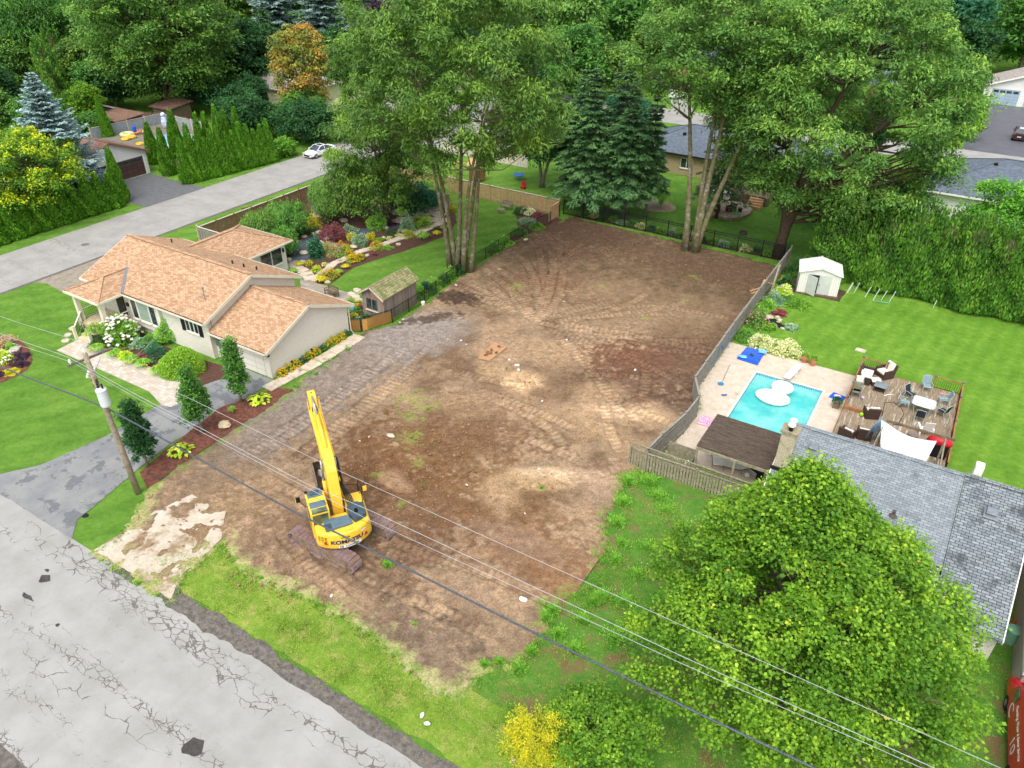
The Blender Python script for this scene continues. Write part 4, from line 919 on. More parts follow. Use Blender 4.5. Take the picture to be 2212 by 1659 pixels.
b = MB(); b.box(-4.5, 4.5, ey-.10, ey-.02, ez-.03, ez); b.build('gutter_debris', DKGUT, H2)
b = MB(); b.bar((-4.57, ey, ez-.12), (-4.57, ry, rz_-.12), .05, .24); b.bar((7.62, ey2, ez2-.12), (7.97, ry, rz_-.05), .05, .24); b.build('fascia', WHITE, H2)
ch = MB(); ch.box(-4.5, -3.72, 35.9, 36.6, 2.8, 5.75); cho = ch.build('chimney', CHIM, H2, bevel=.01)
b = MB(); b.box(-4.58, -3.64, 35.82, 36.68, 5.75, 5.9); b.build('chimney_cap', mat('cap_concrete', srgb('#a89e84'), srgb('#7c745e'), 5, .9, .3), cho)
b = MB(); b.box(-4.62, -3.6, 35.76, 35.89, 3.1, 3.42); b.box(-3.71, -3.6, 35.76, 36.7, 3.2, 3.65); b.build('flashing', BLACK, cho)
for y, h, m1 in ((36.05, .5, BLACK), (36.42, .62, GREYM)):
    b = MB(); b.lathe([(.12, 0), (.12, h*.55)], (-4.1, y, 5.9), 10); f_ = b.build('flue', m1, cho); b = MB(); b.lathe([(.19, 0), (.21, .05), (.19, .12), (.02, .17)], (-4.1, y, 5.9+h*.6), 12); b.build('cowl', WHITE, f_)
for x, y in ((-2.9, 37.9), (6.1, 37.3)):
    zz = ez+(y-ey)*sl_+(.1 if x > 0 else 0)
    b = MB(); b.cbox((x, y, zz+.13), (.46, .46, .22), 0, R(18)); b.cbox((x, y-.06, zz+.03), (.66, .62, .03), 0, R(18.4)); b.build('roof_vent', GREYM, H2, bevel=.02)
b = MB(); b.lathe([(.22, 0), (.13, .1), (.08, .14), (.08, .3), (.1, .34)], (1.9, 35.4, ez+1.9*sl_), 12); b.build('roof_vent', mat('rusty_vent', srgb('#5a4a3c'), srgb('#4a4d50'), 6, .8, .2), H2)
b = MB(); b.box(4.95, 5.35, 39.6, 40.1, 3.6, 4.9); b.build('vent_stack', WHITE, H2)
b = MB(); slab(b, [(5.5, 39.5, 3.4), (10.5, 39.5, 3.4), (10.5, 41.4, 3.0), (5.5, 41.4, 3.0)], .1); b.build('rear_roof', mat('dark_shingle', srgb('#5b5250'), srgb('#453f3e'), 4, .9, .3), H2)
b = MB(); b.box(2.6, 4.6, 32.2, 33.8, 1.9, 2.1); b.build('porch_panel', WHITE, H2)
# next door: block wall and white siding at the right edge
H3 = thing('block_walled_house', 'house side of grey block under white siding at the right edge', 'house', (12, 35, 0))
b = MB(); b.box(8.5, 16, 29.5, 42, 0, 1.7); b.build('wall', BLOCK, H3)
b = MB(); b.box(8.42, 16, 29.4, 42.1, 1.7, 2.5); b.build('siding', SIDW, H3)
b = MB(); b.box(8.25, 8.42, 29.4, 42.1, 2.4, 2.5); b.build('gutter', WHITE, H3)
b = MB(); slab(b, [(8.3, 29.2, 2.54), (16, 29.2, 4.2), (16, 42.3, 4.2), (8.3, 42.3, 2.54)], .03); b.build('roof', mat('brown_felt', srgb('#6d625a'), srgb('#8f8a86'), 2, .9, .2), H3)

# ---------------------------------------------------------------- garage across the side street
H4 = thing('double_garage', 'white gabled garage with two brown doors behind the blue spruce', 'garage', (-93, 54, 0))
gx = -90.0; y0, y1 = 48.2, 58.3
b = MB(); gable_walls(b, -97.5, gx, y0+.4, y1-.4, 0, 2.75, 4.75, 'x'); b.build('wall', SIDW, H4)
gable_roof(H4, -98, gx+.35, y0, y1, 2.85, 4.9, SHB, trim=mat('brown_trim', srgb('#8a6454'), srgb('#6f4f42'), 3, .7, .1))
for a, c in ((49.4, 52.5), (53.5, 57.3)):
    b = MB(); b.box(gx-.02, gx+.05, a, c, .02, 2.3); d = b.build('garage_door', BROWND, H4)
    for k in range(4):
        b = MB(); w0 = a+.15+k*(c-a-.2)/4; b.box(gx+.045, gx+.065, w0, w0+(c-a)/4-.22, 1.85, 2.15); b.build('pane', GLASS, d)
    b = MB(); b.box(gx-.01, gx+.08, a-.22, a, 0, 2.5); b.box(gx-.01, gx+.08, c, c+.22, 0, 2.5); b.box(gx-.01, gx+.1, a-.22, c+.22, -.02, .03); b.build('door_frame', WHITE, d)
b = MB(); b.lathe([(.42, 0), (.42, .06)], (gx, 53.0, 3.55), 8, (1, 0, 0)); b.build('gable_vent', BROWND, H4)
b = MB(); b.cbox((gx+.12, 53.0, 4.05), (.2, .22, .3)); b.build('wall_lamp', BLACK, H4)
# sheds and deck with the round pool
def shedbox(name, label, cat, x0, x1, y0, y1, h, h2, wm, rm, door=True, trim=WHITE, axis='x', flat=False):
    t = thing(name, label, cat, ((x0+x1)/2, (y0+y1)/2, 0)); b = MB()
    if flat:
        b.box(x0, x1, y0, y1, 0, h); b.build('wall', wm, t); b = MB(); slab(b, [(x0-.4, y0-.4, h), (x1+.4, y0-.4, h), (x1+.4, y1+.4, h2), (x0-.4, y1+.4, h2)], .14); b.build('roof', rm, t)
    else:
        gable_walls(b, x0, x1, y0, y1, 0, h, h2-.1, axis); b.build('wall', wm, t); gable_roof(t, x0-.35, x1+.35, y0-.35, y1+.35, h+.05, h2, rm, axis, trim=trim, gut=False)
    return t
BRW = mat('brown_planks', srgb('#6b4436'), srgb('#4c3028'), 5, .9, .3)
s = shedbox('pool_hut', 'brown flat-roofed pool hut behind the two slim cedars', 'shed', -115.6, -109.6, 67.2, 71.4, 2.0, 2.3, BRW, SHB, flat=True)
s = shedbox('garden_shed', 'grey wooden shed with a rusty brown roof under the big maple', 'shed', -112.5, -108.5, 75.5, 79.5, 2.3, 2.8, WOODB, SHB, flat=True)
s = shedbox('black_roofed_shed', 'low shed with a black felt roof beside the blue spruce top', 'shed', -122.5, -117, 67, 72, 2.0, 3.2, WOODB, SHBK)
DK = thing('pool_deck', 'weathered raised deck beside the round pool with floats on it', 'deck', (-99, 66, 0))
GB_ = mat('grey_boards', srgb('#8d867a'), srgb('#615a50'), 2, .9, .5, fine=9, stretch=(4, .4, 1))
b = MB()
for k in range(34): b.box(-107.2+k*.4, -107.2+k*.4+.36, 60.5, 72.8, .75, .82)
b.build('boards', GB_, DK); b = MB(); b.box(-107.1, -93.8, 60.6, 72.7, 0, .74); b.build('skirt', WOODB, DK)
PT = thing('round_pool', 'round above-ground pool with blue cover beside the deck', 'pool', (-97.2, 67, 0))
b = MB(); b.lathe([(3.3, 0), (3.3, 1.15), (3.2, 1.17)], (-97.2, 67, 0), 32); b.build('wall', WHITE, PT)
b = MB(); b.lathe([(3.25, 1.12), (3.1, 1.2)], (-97.2, 67, 0), 32); b.build('cover', mat('pool_cover', srgb('#8fc4d8'), srgb('#6aa5c0'), 1.2, .35, .3), PT, smooth=True)

# ---------------------------------------------------------------- houses behind the lot
H5 = thing('slate_roofed_bungalow', 'buff brick bungalow with a dark slate roof beyond the black fence', 'house', (-24, 97, 0))
e = g(1600, 355, 2.7).y
b = MB(); b.box(-38, -14.5, e+.5, e+11, 0, 2.7); b.build('wall', BUFB, H5)
hip_roof(H5, -38.6, -13.9, e, e+11.6, 2.75, 5.2, SHD, trim=BLACK)
window(H5, 'y-', -21.6, -20.0, .9, 2.2, e+.5, panes=3, bars=2); window(H5, 'y-', -32, -30.4, .9, 2.2, e+.5, panes=2); window(H5, 'y-', -17, -15.6, .1, 2.2, e+.5, panes=2)
b = MB(); b.cbox((-33, e+3.6, 4.4), (.4, .4, .3)); b.build('roof_vent', BLACK, H5)
H6 = thing('hip_roofed_house', 'house with a dark hipped roof behind the tall hedge', 'house', (6, 103, 0))
b = MB(); b.box(-3.3, 18, 96.2, 109.5, 0, 2.7); b.build('wall', SIDW, H6); hip_roof(H6, -3.9, 18.6, 95.6, 110.1, 2.8, 5.6, SHD)
b = MB(); b.cbox((2.6, 101.6, 5.2), (.4, .4, .25)); b.build('roof_vent', BLACK, H6); b = MB(); b.lathe([(.5, 0), (.45, .25), (.1, .45)], (7.6, 101, 5.0), 12); b.build('roof_turbine', GREYM, H6)
H7 = thing('two_door_garage', 'white garage with two blue-grey doors at the top right', 'garage', (4, 168, 0))
b = MB(); gable_walls(b, -1.6, 10.5, 164.5, 174, 0, 2.9, 5.2, 'y'); b.build('wall', SIDW, H7)
gable_roof(H7, -2.1, 11, 164, 174.5, 3.0, 5.4, SHP, 'y', trim=WHITE)
for a in (-.3, 5.0):
    b = MB(); b.box(a, a+4.3, 164.42, 164.5, .02, 2.6); d = b.build('garage_door', GREYD, H7)
    for k in range(4): b = MB(); b.box(a+.2+k*1.02, a+1.0+k*1.02, 164.4, 164.425, 2.0, 2.4); b.build('pane', GLASS, d)
def farhouse(name, label, cx, cy, wx, wy, h, rm, wm, rz=0, zr=2.4):
    t = thing(name, label, 'house', (cx, cy, 0), rz)
    b = MB(); b.box(-wx/2+.5, wx/2-.5, -wy/2+.5, wy/2-.5, 0, h); b.build('wall', wm, t, local=True)
    sc = MB(); 
    w = wy/2; A, B = (-wx/2+w, 0, h+zr), (wx/2-w, 0, h+zr); c = [(-wx/2, -wy/2, h), (wx/2, -wy/2, h), (wx/2, wy/2, h), (-wx/2, wy/2, h)]
    for f in ([c[0], c[1], B, A], [c[1], c[2], B], [c[2], c[3], A, B], [c[3], c[0], A]): sc.add(f, [tuple(range(len(f)))])
    sc.box(-wx/2, wx/2, -wy/2, wy/2, h-.15, h-.02)
    sc.build('roof', rm, t, local=True)
    for u in (-wx/2+2.2, 0, wx/2-3.4):
        b = MB(); b.box(u, u+1.5, -wy/2+.44, -wy/2+.5, .9, h-.4); b.build('window', WHITE, t, local=True)
        b = MB(); b.box(u+.1, u+1.4, -wy/2+.42, -wy/2+.45, 1.0, h-.5); b.build('pane', GLASS, t, local=True)
    return t
farhouse('cream_bungalow', 'cream sided bungalow with a pale grey roof behind the orange-tinged tree', -106.5, 97.6, 18, 11, 3.0, SHP, SIDC, R(0))
farhouse('pale_roofed_house', 'house with a pale roof half hidden right of the orange-tinged tree', -82, 91, 13, 10, 2.8, SHP, SIDW, R(0))
farhouse('grey_roofed_bungalow', 'small grey-roofed house at the top left behind the maple', -176, 150, 14, 10, 3, SHP, SIDW, R(5))
farhouse('brick_house', 'brick house with a slate roof beyond the white car', -52, 163, 16, 11, 3, SHD, REDB, R(3))
farhouse('pink_roofed_house', 'house with a pinkish roof between the tree trunks at top', -30, 170, 14, 11, 3, SHB, WBRK, R(-4))
farhouse('side_brick_house', 'brick house with a grey-blue roof left of the wet driveway', -14, 160, 11, 13, 3.1, SHD, REDB, 0)
farhouse('far_brick_house', 'tall red brick house with a pale roof at the top right', -14, 262, 12, 10, 6, SHP, REDB, R(8))
farhouse('far_grey_house', 'small pale-roofed house between the two dark trees at top right', -9, 222, 11, 8, 3, SHP, BUFB, R(12))
farhouse('far_red_house', 'red-roofed house partly hidden above the garden shrubs', -19, 198, 9, 8, 2.8, mat('red_roof', srgb('#a8685c'), srgb('#8c5148'), 2, .9, .2), BUFB, 0)
# small wooden shed by the chain-link fence
H8 = thing('wooden_shed', 'weathered wooden shed with a mossy shake roof', 'shed', (-39, 44, 0))
SW = brickmat('shed_boards', srgb('#9a8f84'), srgb('#7e7064'), srgb('#463c33'), .16, 9, .01, off=0, stain=srgb('#a0683c'), stainpos=.56)
sx0, sx1, sy0, sy1 = -40.4, -38.1, 42.2, 46.6
b = MB(); gable_walls(b, sx0, sx1, sy0, sy1, 0, 2.25, 3.0, 'y'); b.build('wall', SW, H8)
b = MB(); slab(b, [(sx0-.28, sy0-.3, 2.24), (sx0-.28, sy1+.25, 2.24), (-39.25, sy1+.25, 3.14), (-39.25, sy0-.3, 3.14)], .08); slab(b, [(sx1+.28, sy0-.3, 2.24), (-39.248, sy0-.3, 3.14), (-39.248, sy1+.25, 3.14), (sx1+.28, sy1+.25, 2.24)], .08); b.build('roof', MOSS, H8)
b = MB(); b.bar((sx0-.28, sy0-.32, 2.14), (-39.25, sy0-.32, 3.05), .04, .12); b.bar((sx1+.28, sy0-.32, 2.14), (-39.25, sy0-.32, 3.05), .04, .12); b.build('barge_board', mat('pale_board', srgb('#cfc3b2'), srgb('#a99a86'), 3, .8, .2), H8)
window(H8, 'y-', -39.95, -38.75, .85, 1.95, sy0, panes=2, frame=mat('shed_trim', srgb('#8c8070'), srgb('#6a5f50'), 5, .9, .3), glass=GLASS)
# white metal shed on the neighbour's lawn
ws = thing('metal_shed', 'white metal shed with one door ajar on the neighbour\'s lawn', 'shed', (-8.75, 68.5, 0), R(13))
ws.scale = (1.12, 1.12, 1.12)
WM = brickmat('white_panels', srgb('#dedcd4'), srgb('#d8d6ce'), srgb('#b9b7ae'), .18, 9, .012, off=0, bumps=.5)
b = MB(); b.extr([(-1.55, .1), (1.55, .1), (1.55, 1.85), (0, 2.3), (-1.55, 1.85)], (0, -1.15, 0), (0, 1.25, 0), (1, 0, 0)); b.build('wall', WM, ws, local=True)
b = MB(); slab(b, [(-1.68, -1.28, 1.86), (0, -1.28, 2.36), (0, 1.38, 2.36), (-1.68, 1.38, 1.86)], .05); slab(b, [(.003, -1.28, 2.36), (1.68, -1.28, 1.86), (1.68, 1.38, 1.86), (.003, 1.38, 2.36)], .05); b.bar((0, -1.3, 2.38), (0, 1.4, 2.38), .1, .04); b.build('roof', WHITE, ws, local=True)
b = MB(); b.box(-1.62, 1.62, -1.25, 1.35, 0, .1); b.build('base_frame', WOODB, ws, local=True)
GD = mat('shed_door_paint', srgb('#c3c6c0'), srgb('#b4b7b1'), 2, .5, .05)
b = MB(); b.box(-.9, .7, -1.18, -1.14, .15, 1.72); b.build('doorway', mat('dark_inside', (.03, .03, .06), (.015, .015, .03), 3, .9, .1), ws, local=True)
b = MB(); b.box(-.06, .86, -1.21, -1.18, .14, 1.74); d = b.build('door', GD, ws, local=True); b = MB(); b.cbox((.02, -1.23, .95), (.04, .05, .14)); b.build('handle', BLACK, d, local=True)
b = MB(); b.cbox((-.56, -1.5, .94), (.92, .035, 1.6), R(-42)); b.build('door', GD, ws, local=True)
# ---------------------------------------------------------------- fences
def fence(name, label, pts, h, style, m, pm=None, step=2.4, cat='fence', capm=None, zs=None):
    """pts world polyline; style board | picket | chain | solid"""
    root = thing(name, label, cat, (pts[0][0], pts[0][1], 0))
    pm = pm or m
    nodes = []
    for a, c in zip(pts, pts[1:]):
        a, c = Vector((a[0], a[1], 0)), Vector((c[0], c[1], 0)); L = (c-a).length; n = max(1, round(L/step))
        nodes += [a+(c-a)*i/n for i in range(n)]
    nodes.append(Vector((pts[-1][0], pts[-1][1], 0)))
    rg = random.Random(len(nodes)*7+int(h*10))
    for k, p in enumerate(nodes):
        b = MB(); q = nodes[min(k+1, len(nodes)-1)]-nodes[max(k-1, 0)]; a = math.atan2(q.y, q.x)
        w = {'chain': .05, 'iron': .06}.get(style, .11); b.cbox((p.x, p.y, (h+.06)/2), (w, w, h+.06), a)
        if style in ('board', 'solid', 'shadow'): b.cbox((p.x, p.y, h+.09), (w+.04, w+.04, .05), a)
        b.build('post', pm, root)
    for p, q in zip(nodes, nodes[1:]):
        d = q-p; L = d.length; a = math.atan2(d.y, d.x); u = d/L; nn = Vector((-u.y, u.x, 0)); b = MB()
        if style in ('board', 'shadow', 'solid'):
            bw = .14 if style != 'solid' else .16; gap = {'board': .012, 'shadow': .05, 'solid': .0}[style]; n = int((L-.1)/(bw+gap)); 
            for i in range(n):
                c = p+u*(.06+(i+.5)*(L-.12)/n); hh = h-.14+rg.uniform(-.015, .015); off = (.022 if (i % 2 and style == 'shadow') else -.0)
                b.cbox((c.x+nn.x*off, c.y+nn.y*off, .05+hh/2), (bw, .02, hh), a)
            r = MB()
            for z in (.35, h-.3): c = (p+q)/2+nn*.045; r.cbox((c.x, c.y, z), (L-.1, .04, .09), a)
            c = (p+q)/2; r.cbox((c.x, c.y, h-.02), (L-.1, .13 if style != 'solid' else .09, .04), a)
            r.build('rail', capm or pm, root); b.build('panel', m, root)
        elif style == 'iron':
            n = int(L/.115)
            for i in range(n): c = p+u*((i+.5)*L/n); b.bar((c.x, c.y, .08), (c.x, c.y, h+rg.uniform(0, .004)), .028, .028)
            for z in (.18, h-.32, h-.12): b.bar(p+Vector((0, 0, z)), q+Vector((0, 0, z)), .04, .05)
            b.build('panel', m, root)
        elif style == 'chain':
            b.add([(p.x, p.y, .03), (q.x, q.y, .03), (q.x, q.y, h-.02), (p.x, p.y, h-.02)], [(0, 1, 2, 3)]); b.build('mesh', m, root)
            r = MB(); r.tube([p+Vector((0, 0, h)), q+Vector((0, 0, h))], .024, 6); r.tube([p+Vector((0, 0, .05)), q+Vector((0, 0, .05))], .008, 4); r.build('rail', pm, root)
    return root
mm, nt, bs = newmat('chain_mesh', .5, .3); bs.inputs['Base Color'].default_value = (.012, .014, .013, 1)
v = coords(nt, 'UV', (1, 1, 1), (0, 0, R(45))); gd = nt.nodes.new('ShaderNodeTexBrick'); nt.links.new(v, gd.inputs[0]); gd.offset = 0
for k_, v_ in (('Scale', 1), ('Mortar Size', .0055), ('Brick Width', .06), ('Row Height', .06), ('Mortar Smooth', 0)): gd.inputs[k_].default_value = v_
nt.links.new(gd.outputs['Fac'], bs.inputs['Alpha']); CHAIN = mm
FWG = mat('fence_grey', srgb('#9b968c'), srgb('#716c63'), 6, .9, .5, fine=20, wear=srgb('#76805e'), wearamt=.6)
FWT = mat('fence_tan', srgb('#c8a27c'), srgb('#a98460'), 5, .85, .4, fine=18)
FWM = mat('fence_mossy', srgb('#a49c86'), srgb('#746c56'), 6, .9, .5, fine=20, wear=srgb('#6a7a3c'), wearamt=.56)
FWB = mat('fence_brown', srgb('#94785e'), srgb('#66503e'), 5, .9, .5, fine=18, wear=srgb('#a89c8c'), wearamt=.58)
CAPW = mat('pale_cap', srgb('#d6ccbc'), srgb('#b5aa98'), 3, .8, .2)
fence('board_fence', 'brown board fence with pale cap along the side street', [(-65.1, 45.4), (-65.0, 66.6), (-63.4, 72.4)], 1.8, 'board', FWB, WOODR, capm=CAPW)
fence('lattice_screen', 'short slatted wooden screen sticking up behind the bungalow roof', [(-65.1, 45.4), (-60.9, 45.4)], 1.9, 'shadow', FWG, CAPW, capm=CAPW, step=4.2)
fence('tan_fence', 'new tan shadowbox fence behind the flower garden', [(-63.4, 72.5), (-37.9, 72.5)], 1.9, 'shadow', FWT, FWT, capm=CAPW)
fence('return_fence', 'short tan fence return joining the black fence', [(-37.9, 72.5), (-37.9, 70.2)], 1.7, 'shadow', FWT, FWT)
fence('iron_fence', 'black iron picket fence across the back of the lot', [(-37.7, 73.2), (-12.7, 73.2)], 1.8, 'iron', BLACK)
fence('chain_link_fence', 'black chain-link fence between the garden and the lot', [(-37.6, 70.0), (-38.2, 65), (-38.2, 53), (-37.55, 47), (-37.55, 42.5), (-38.7, 39.9), (-39.55, 39.5)], 1.25, 'chain', CHAIN, BLACK)
b = MB(); b.bar((-38.64, 40.05, .56), (-37.62, 42.5, .56), .03, 1.0); b.bar((-38.78, 39.93, .56), (-39.5, 39.57, .56), .03, 1.0)
tag(b.build('plywood_screen', mat('orange_board', srgb('#c99a55'), srgb('#b8863f'), 2, .8, .2, fine=12)), 'orange-tan sheets of plywood fixed on the chain-link corner', 'board')
fence('grey_fence', 'long grey board fence between the lot and the pool yard', [(-12.45, 73.2), (-12.45, 64.4), (-12.4, 54.8), (-12.2, 45.2), (-11.1, 43.0), (-11.15, 40.6), (-11.6, 37.6), (-11.8, 35.6)], 1.75, 'board', FWG, FWG)
fence('screen_fence', 'mossy front fence with lattice top by the patio cover', [(-12.9, 35.75), (-11.8, 35.6), (-8.6, 35.7), (-4.7, 35.75)], 1.45, 'shadow', FWM, FWM, step=3.6)
LT = MB()
for x0, x1 in ((-12.8, -11.9), (-11.7, -8.7), (-8.5, -5.0)):
    n = int((x1-x0)/.16)
    for i in range(n): xx = x0+i*(x1-x0)/n; LT.bar((xx, 35.68, 1.5), (xx+.28, 35.68, 1.78), .02, .02); LT.bar((xx+.28, 35.7, 1.5), (xx, 35.7, 1.78), .02, .02)
    LT.bar((x0, 35.69, 1.8), (x1+.2, 35.69, 1.8), .06, .05)
tag(LT.build('lattice', FWM), 'diagonal lattice strip along the top of the mossy fence', 'lattice')
fence('far_fence', 'pale panelled fence beyond the play yard', [(-64, 86), (-50, 86)], 1.6, 'solid', mat('cream_panel', srgb('#cfc6b4'), srgb('#b5ab98'), 2, .8, .1), step=2.6)
fence('pool_fence', 'grey plank fence at the near side of the round pool', [(-86.9, 57.9), (-86.6, 62)], 1.7, 'solid', FWG)
fence('privacy_fence', 'tall grey privacy wall behind the pool floats', [(-108.3, 62.0), (-107.4, 73.3), (-97, 73.1), (-92.5, 70)], 2.2, 'solid', mat('grey_panel', srgb('#9aa0a4'), srgb('#7d8286'), 2, .85, .2), CAPW, capm=CAPW, step=3.2)
fence('yard_fence', 'old wooden fence behind the brown hut', [(-118, 73), (-104, 75)], 1.7, 'solid', WOODB)
fence('garden_screen', 'weathered plank screen with vines by the stone terrace', [g(896, 437).to_tuple()[:2], g(972, 452).to_tuple()[:2]], 1.75, 'solid', FWG, WOODT, step=3.4)
fence('gate_fence', 'weathered gate beside the two-door garage', [(-8.5, 158), (-3.2, 158.5)], 1.8, 'solid', FWM)
# utility enclosure by the pool cover
b = MB()
for (x0, y0_, x1, y1_) in ((-11.2, 37.9, -9.3, 37.9), (-9.3, 37.9, -9.3, 35.9), (-9.6, 36.4, -11.3, 36.4)): b.bar((x0, y0_, .6), (x1, y1_, .6), .04, 1.1)
tag(b.build('pump_enclosure', FWM), 'low mossy plank box holding the pool pump', 'box')
pp = thing('pool_pump', 'white pool pump with black fittings inside the plank box', 'pump', (-10.2, 37.1, 0))
MB().lathe([(.2, 0), (.25, .1), (.25, .4), (.12, .55)], (-10.4, 37.2, 0), 12).build('tank', WHITE, pp); MB().tube([(-10.2, 37.1, .2), (-9.8, 37.0, .5), (-9.6, 37.3, .6)], .06).build('hose', WHITE, pp); MB().cbox((-10.0, 36.9, .2), (.4, .25, .3)).build('motor', BLACK, pp)
# ---------------------------------------------------------------- utility pole and wires
PX, PY = -36.7, 17.6
up_ = thing('utility_pole', 'wooden utility pole with a crossarm and grey transformer beside the driveway', 'pole', (PX, PY, 0))
PH = 9.75
POLEW = mat('pole_wood', srgb('#a1947f'), srgb('#74695a'), 6, .9, .5, fine=20)
tp = g(183, 764, PH)
def pp_(z): s = z/PH; return Vector((PX+(tp.x-PX)*s, PY+(tp.y-PY)*s, z))
MB().tube([pp_(0), pp_(3), pp_(6), pp_(PH)], [.19, .17, .155, .13], 12).build('shaft', POLEW, up_, smooth=True)
za = 9.1; ca = pp_(za); A = g(147, 791, za); B_ = g(243, 752, za)
MB().bar(A, B_, .11, .12).build('crossarm', mat('arm_wood', srgb('#7b746a'), srgb('#524c44'), 5, .9, .4), up_)
b = MB(); b.tube([A*.55+ca*.45, ca-Vector((0, 0, .8))], .02, 5); b.tube([B_*.5+ca*.5, ca-Vector((0, 0, .8))], .02, 5); b.build('brace', GREYM, up_)
def insulator(p, h=.3, r=.07): MB().lathe([(.03, 0), (.03, h*.4), (r, h*.45), (r*.6, h*.6), (r, h*.7), (r*.5, h), (.01, h)], p, 10).build('insulator', WHITE, up_)
insulator(pp_(PH), .32); insulator(A+(B_-A)*.06+Vector((0, 0, .05)))
for z in (8.0, 7.6, 7.2):
    p = pp_(z)
    for s in (-1, 1):
        MB().lathe([(.05, 0), (.08, .05), (.04, .1), (.08, .15), (.02, .2)], p+Vector((.18*s, -.05, 0)), 8, (0, 0, 1)).build('spool', mat('brown_glaze', srgb('#5b3a34'), srgb('#3e2724'), 3, .4, .1), up_)
tz = 6.6; c = pp_(tz+.6)+Vector((.42, -.1, 0))
tr_ = MB().lathe([(.0, 0), (.24, .02), (.27, .1), (.27, 1.0), (.29, 1.02), (.29, 1.08), (.2, 1.14), (.02, 1.18)], (c.x, c.y, tz), 20).build('transformer', mat('transformer_grey', srgb('#d3d8d9'), srgb('#c2c8ca'), 1.5, .4, .03), up_, smooth=False)
for s in (-.1, .12): MB().lathe([(.04, 0), (.06, .1), (.035, .16), (.06, .22), (.03, .3)], (c.x+s, c.y+s*.5, tz+1.15), 8).build('bushing', BLACK, tr_)
b = MB(); b.bar((c.x-.25, c.y, tz+.3), pp_(tz+.3), .06, .1); b.bar((c.x-.25, c.y, tz+.85), pp_(tz+.85), .06, .1); b.build('bracket', GREYM, tr_)
b = MB(); q = pp_(7.0); e = g(188, 806, 6.9); b.tube([q, e], .02, 5); b.build('bracket_arm', WOODT, up_)
for o_ in ((0, 0), (.22, -.18), (.02, .32)): 
    MB().lathe([(.05, 0), (.09, .1), (.05, .18), (.09, .26), (.05, .42)], (e.x+o_[0], e.y+o_[1], 6.75), 8, (.5, .2, 1)).build('cutout_fuse', WHITE, up_)
pipe(up_, [e+Vector((0, 0, .1)), A*.4+ca*.6-Vector((0, 0, .1))], BLACK, .012, 'jumper'); pipe(up_, [pp_(7.9), Vector((c.x, c.y, tz+1.8)), Vector((c.x, c.y, tz+1.3))], BLACK, .012, 'jumper')
WIRE = mat('wire_bright', srgb('#b4b6b8'), srgb('#94979a'), 3, .35, .02); CABLE = mat('cable_dark', srgb('#5a626c'), srgb('#30353c'), 9, .45, .1, fine=20)
def wire(name, label, p0, p1, sag, r, m, n=28, group=None, cat='wire'):
    p0, p1 = Vector(p0), Vector(p1); pts = []
    for i in range(n+1): s = i/n; p = p0.lerp(p1, s); p.z -= 4*sag*s*(1-s); pts.append(p)
    return tag(MB().tube(pts, r, 6).build(name, m, smooth=True), label, cat, group)
# every line hangs in its own upright plane parallel to the front road; its height along the plane is read off the photo
def rp(px_, py_, Y):
    d = fw*FPX+rt*(px_-1106)-up*(py_-829.5); t = Y/d.y; return Vector((d.x*t, Y, CH+d.z*t))
def span(nm, lab, Y, pts, r, m):
    P = [rp(x, y, Y) for x, y in pts]; a, c = P[0], P[1]; P = [a+(a-c).normalized()*25+Vector((0, 0, .5))]+P; a, c = P[-1], P[-2]; P.append(a+(a-c).normalized()*25)
    out = []
    for i in range(len(P)-1):
        p0, p1, p2, p3 = P[max(i-1, 0)], P[i], P[i+1], P[min(i+2, len(P)-1)]; kink = i == 2
        for k in range(6):
            t = k/6; q = p1.lerp(p2, t); hx = t*t*(3-2*t); q.z = p1.z+(p2.z-p1.z)*hx*.4+(p2.z-p1.z)*t*.6; out.append(q)
    out.append(P[-1])
    tag(MB().tube(out, r, 6).build(nm, m, smooth=True), lab, 'cable' if 'cable' in nm else 'wire')
span('telephone_cable', 'thick bundled dark cable, the lowest and widest of the lines', 17.6, [(0, 791), (235, 884), (633, 1104), (737, 1156), (1100, 1340), (1474, 1524), (1758, 1659)], .045, CABLE)
span('power_wire', 'bright power wire farthest from the road, over the far end of the crossarm', 18.5, [(0, 683), (182, 742), (387, 850), (737, 1019), (1474, 1351), (2161, 1659)], .0105, WIRE)
span('power_wire', 'bright power wire on the near end of the crossarm', 16.6, [(0, 720), (150, 773), (333, 873), (673, 1050), (807, 1106), (1474, 1418), (2018, 1659)], .0115, WIRE)
span('power_wire', 'second bright wire hanging just under the near crossarm wire', 17.0, [(0, 731), (160, 785), (335, 881), (670, 1057), (787, 1118), (1474, 1434), (1991, 1659)], .010, WIRE)
span('service_wire', 'thin dark wire just below the bright near wires', 17.3, [(0, 745), (170, 800), (340, 892), (670, 1070), (800, 1132), (1474, 1448), (1960, 1659)], .007, BLACK)
wire('service_wire', 'thin grey service drop from the pole to the bungalow gable', pp_(7.9), (-46.7, 31.9, 5.1), .5, .009, WIRE)
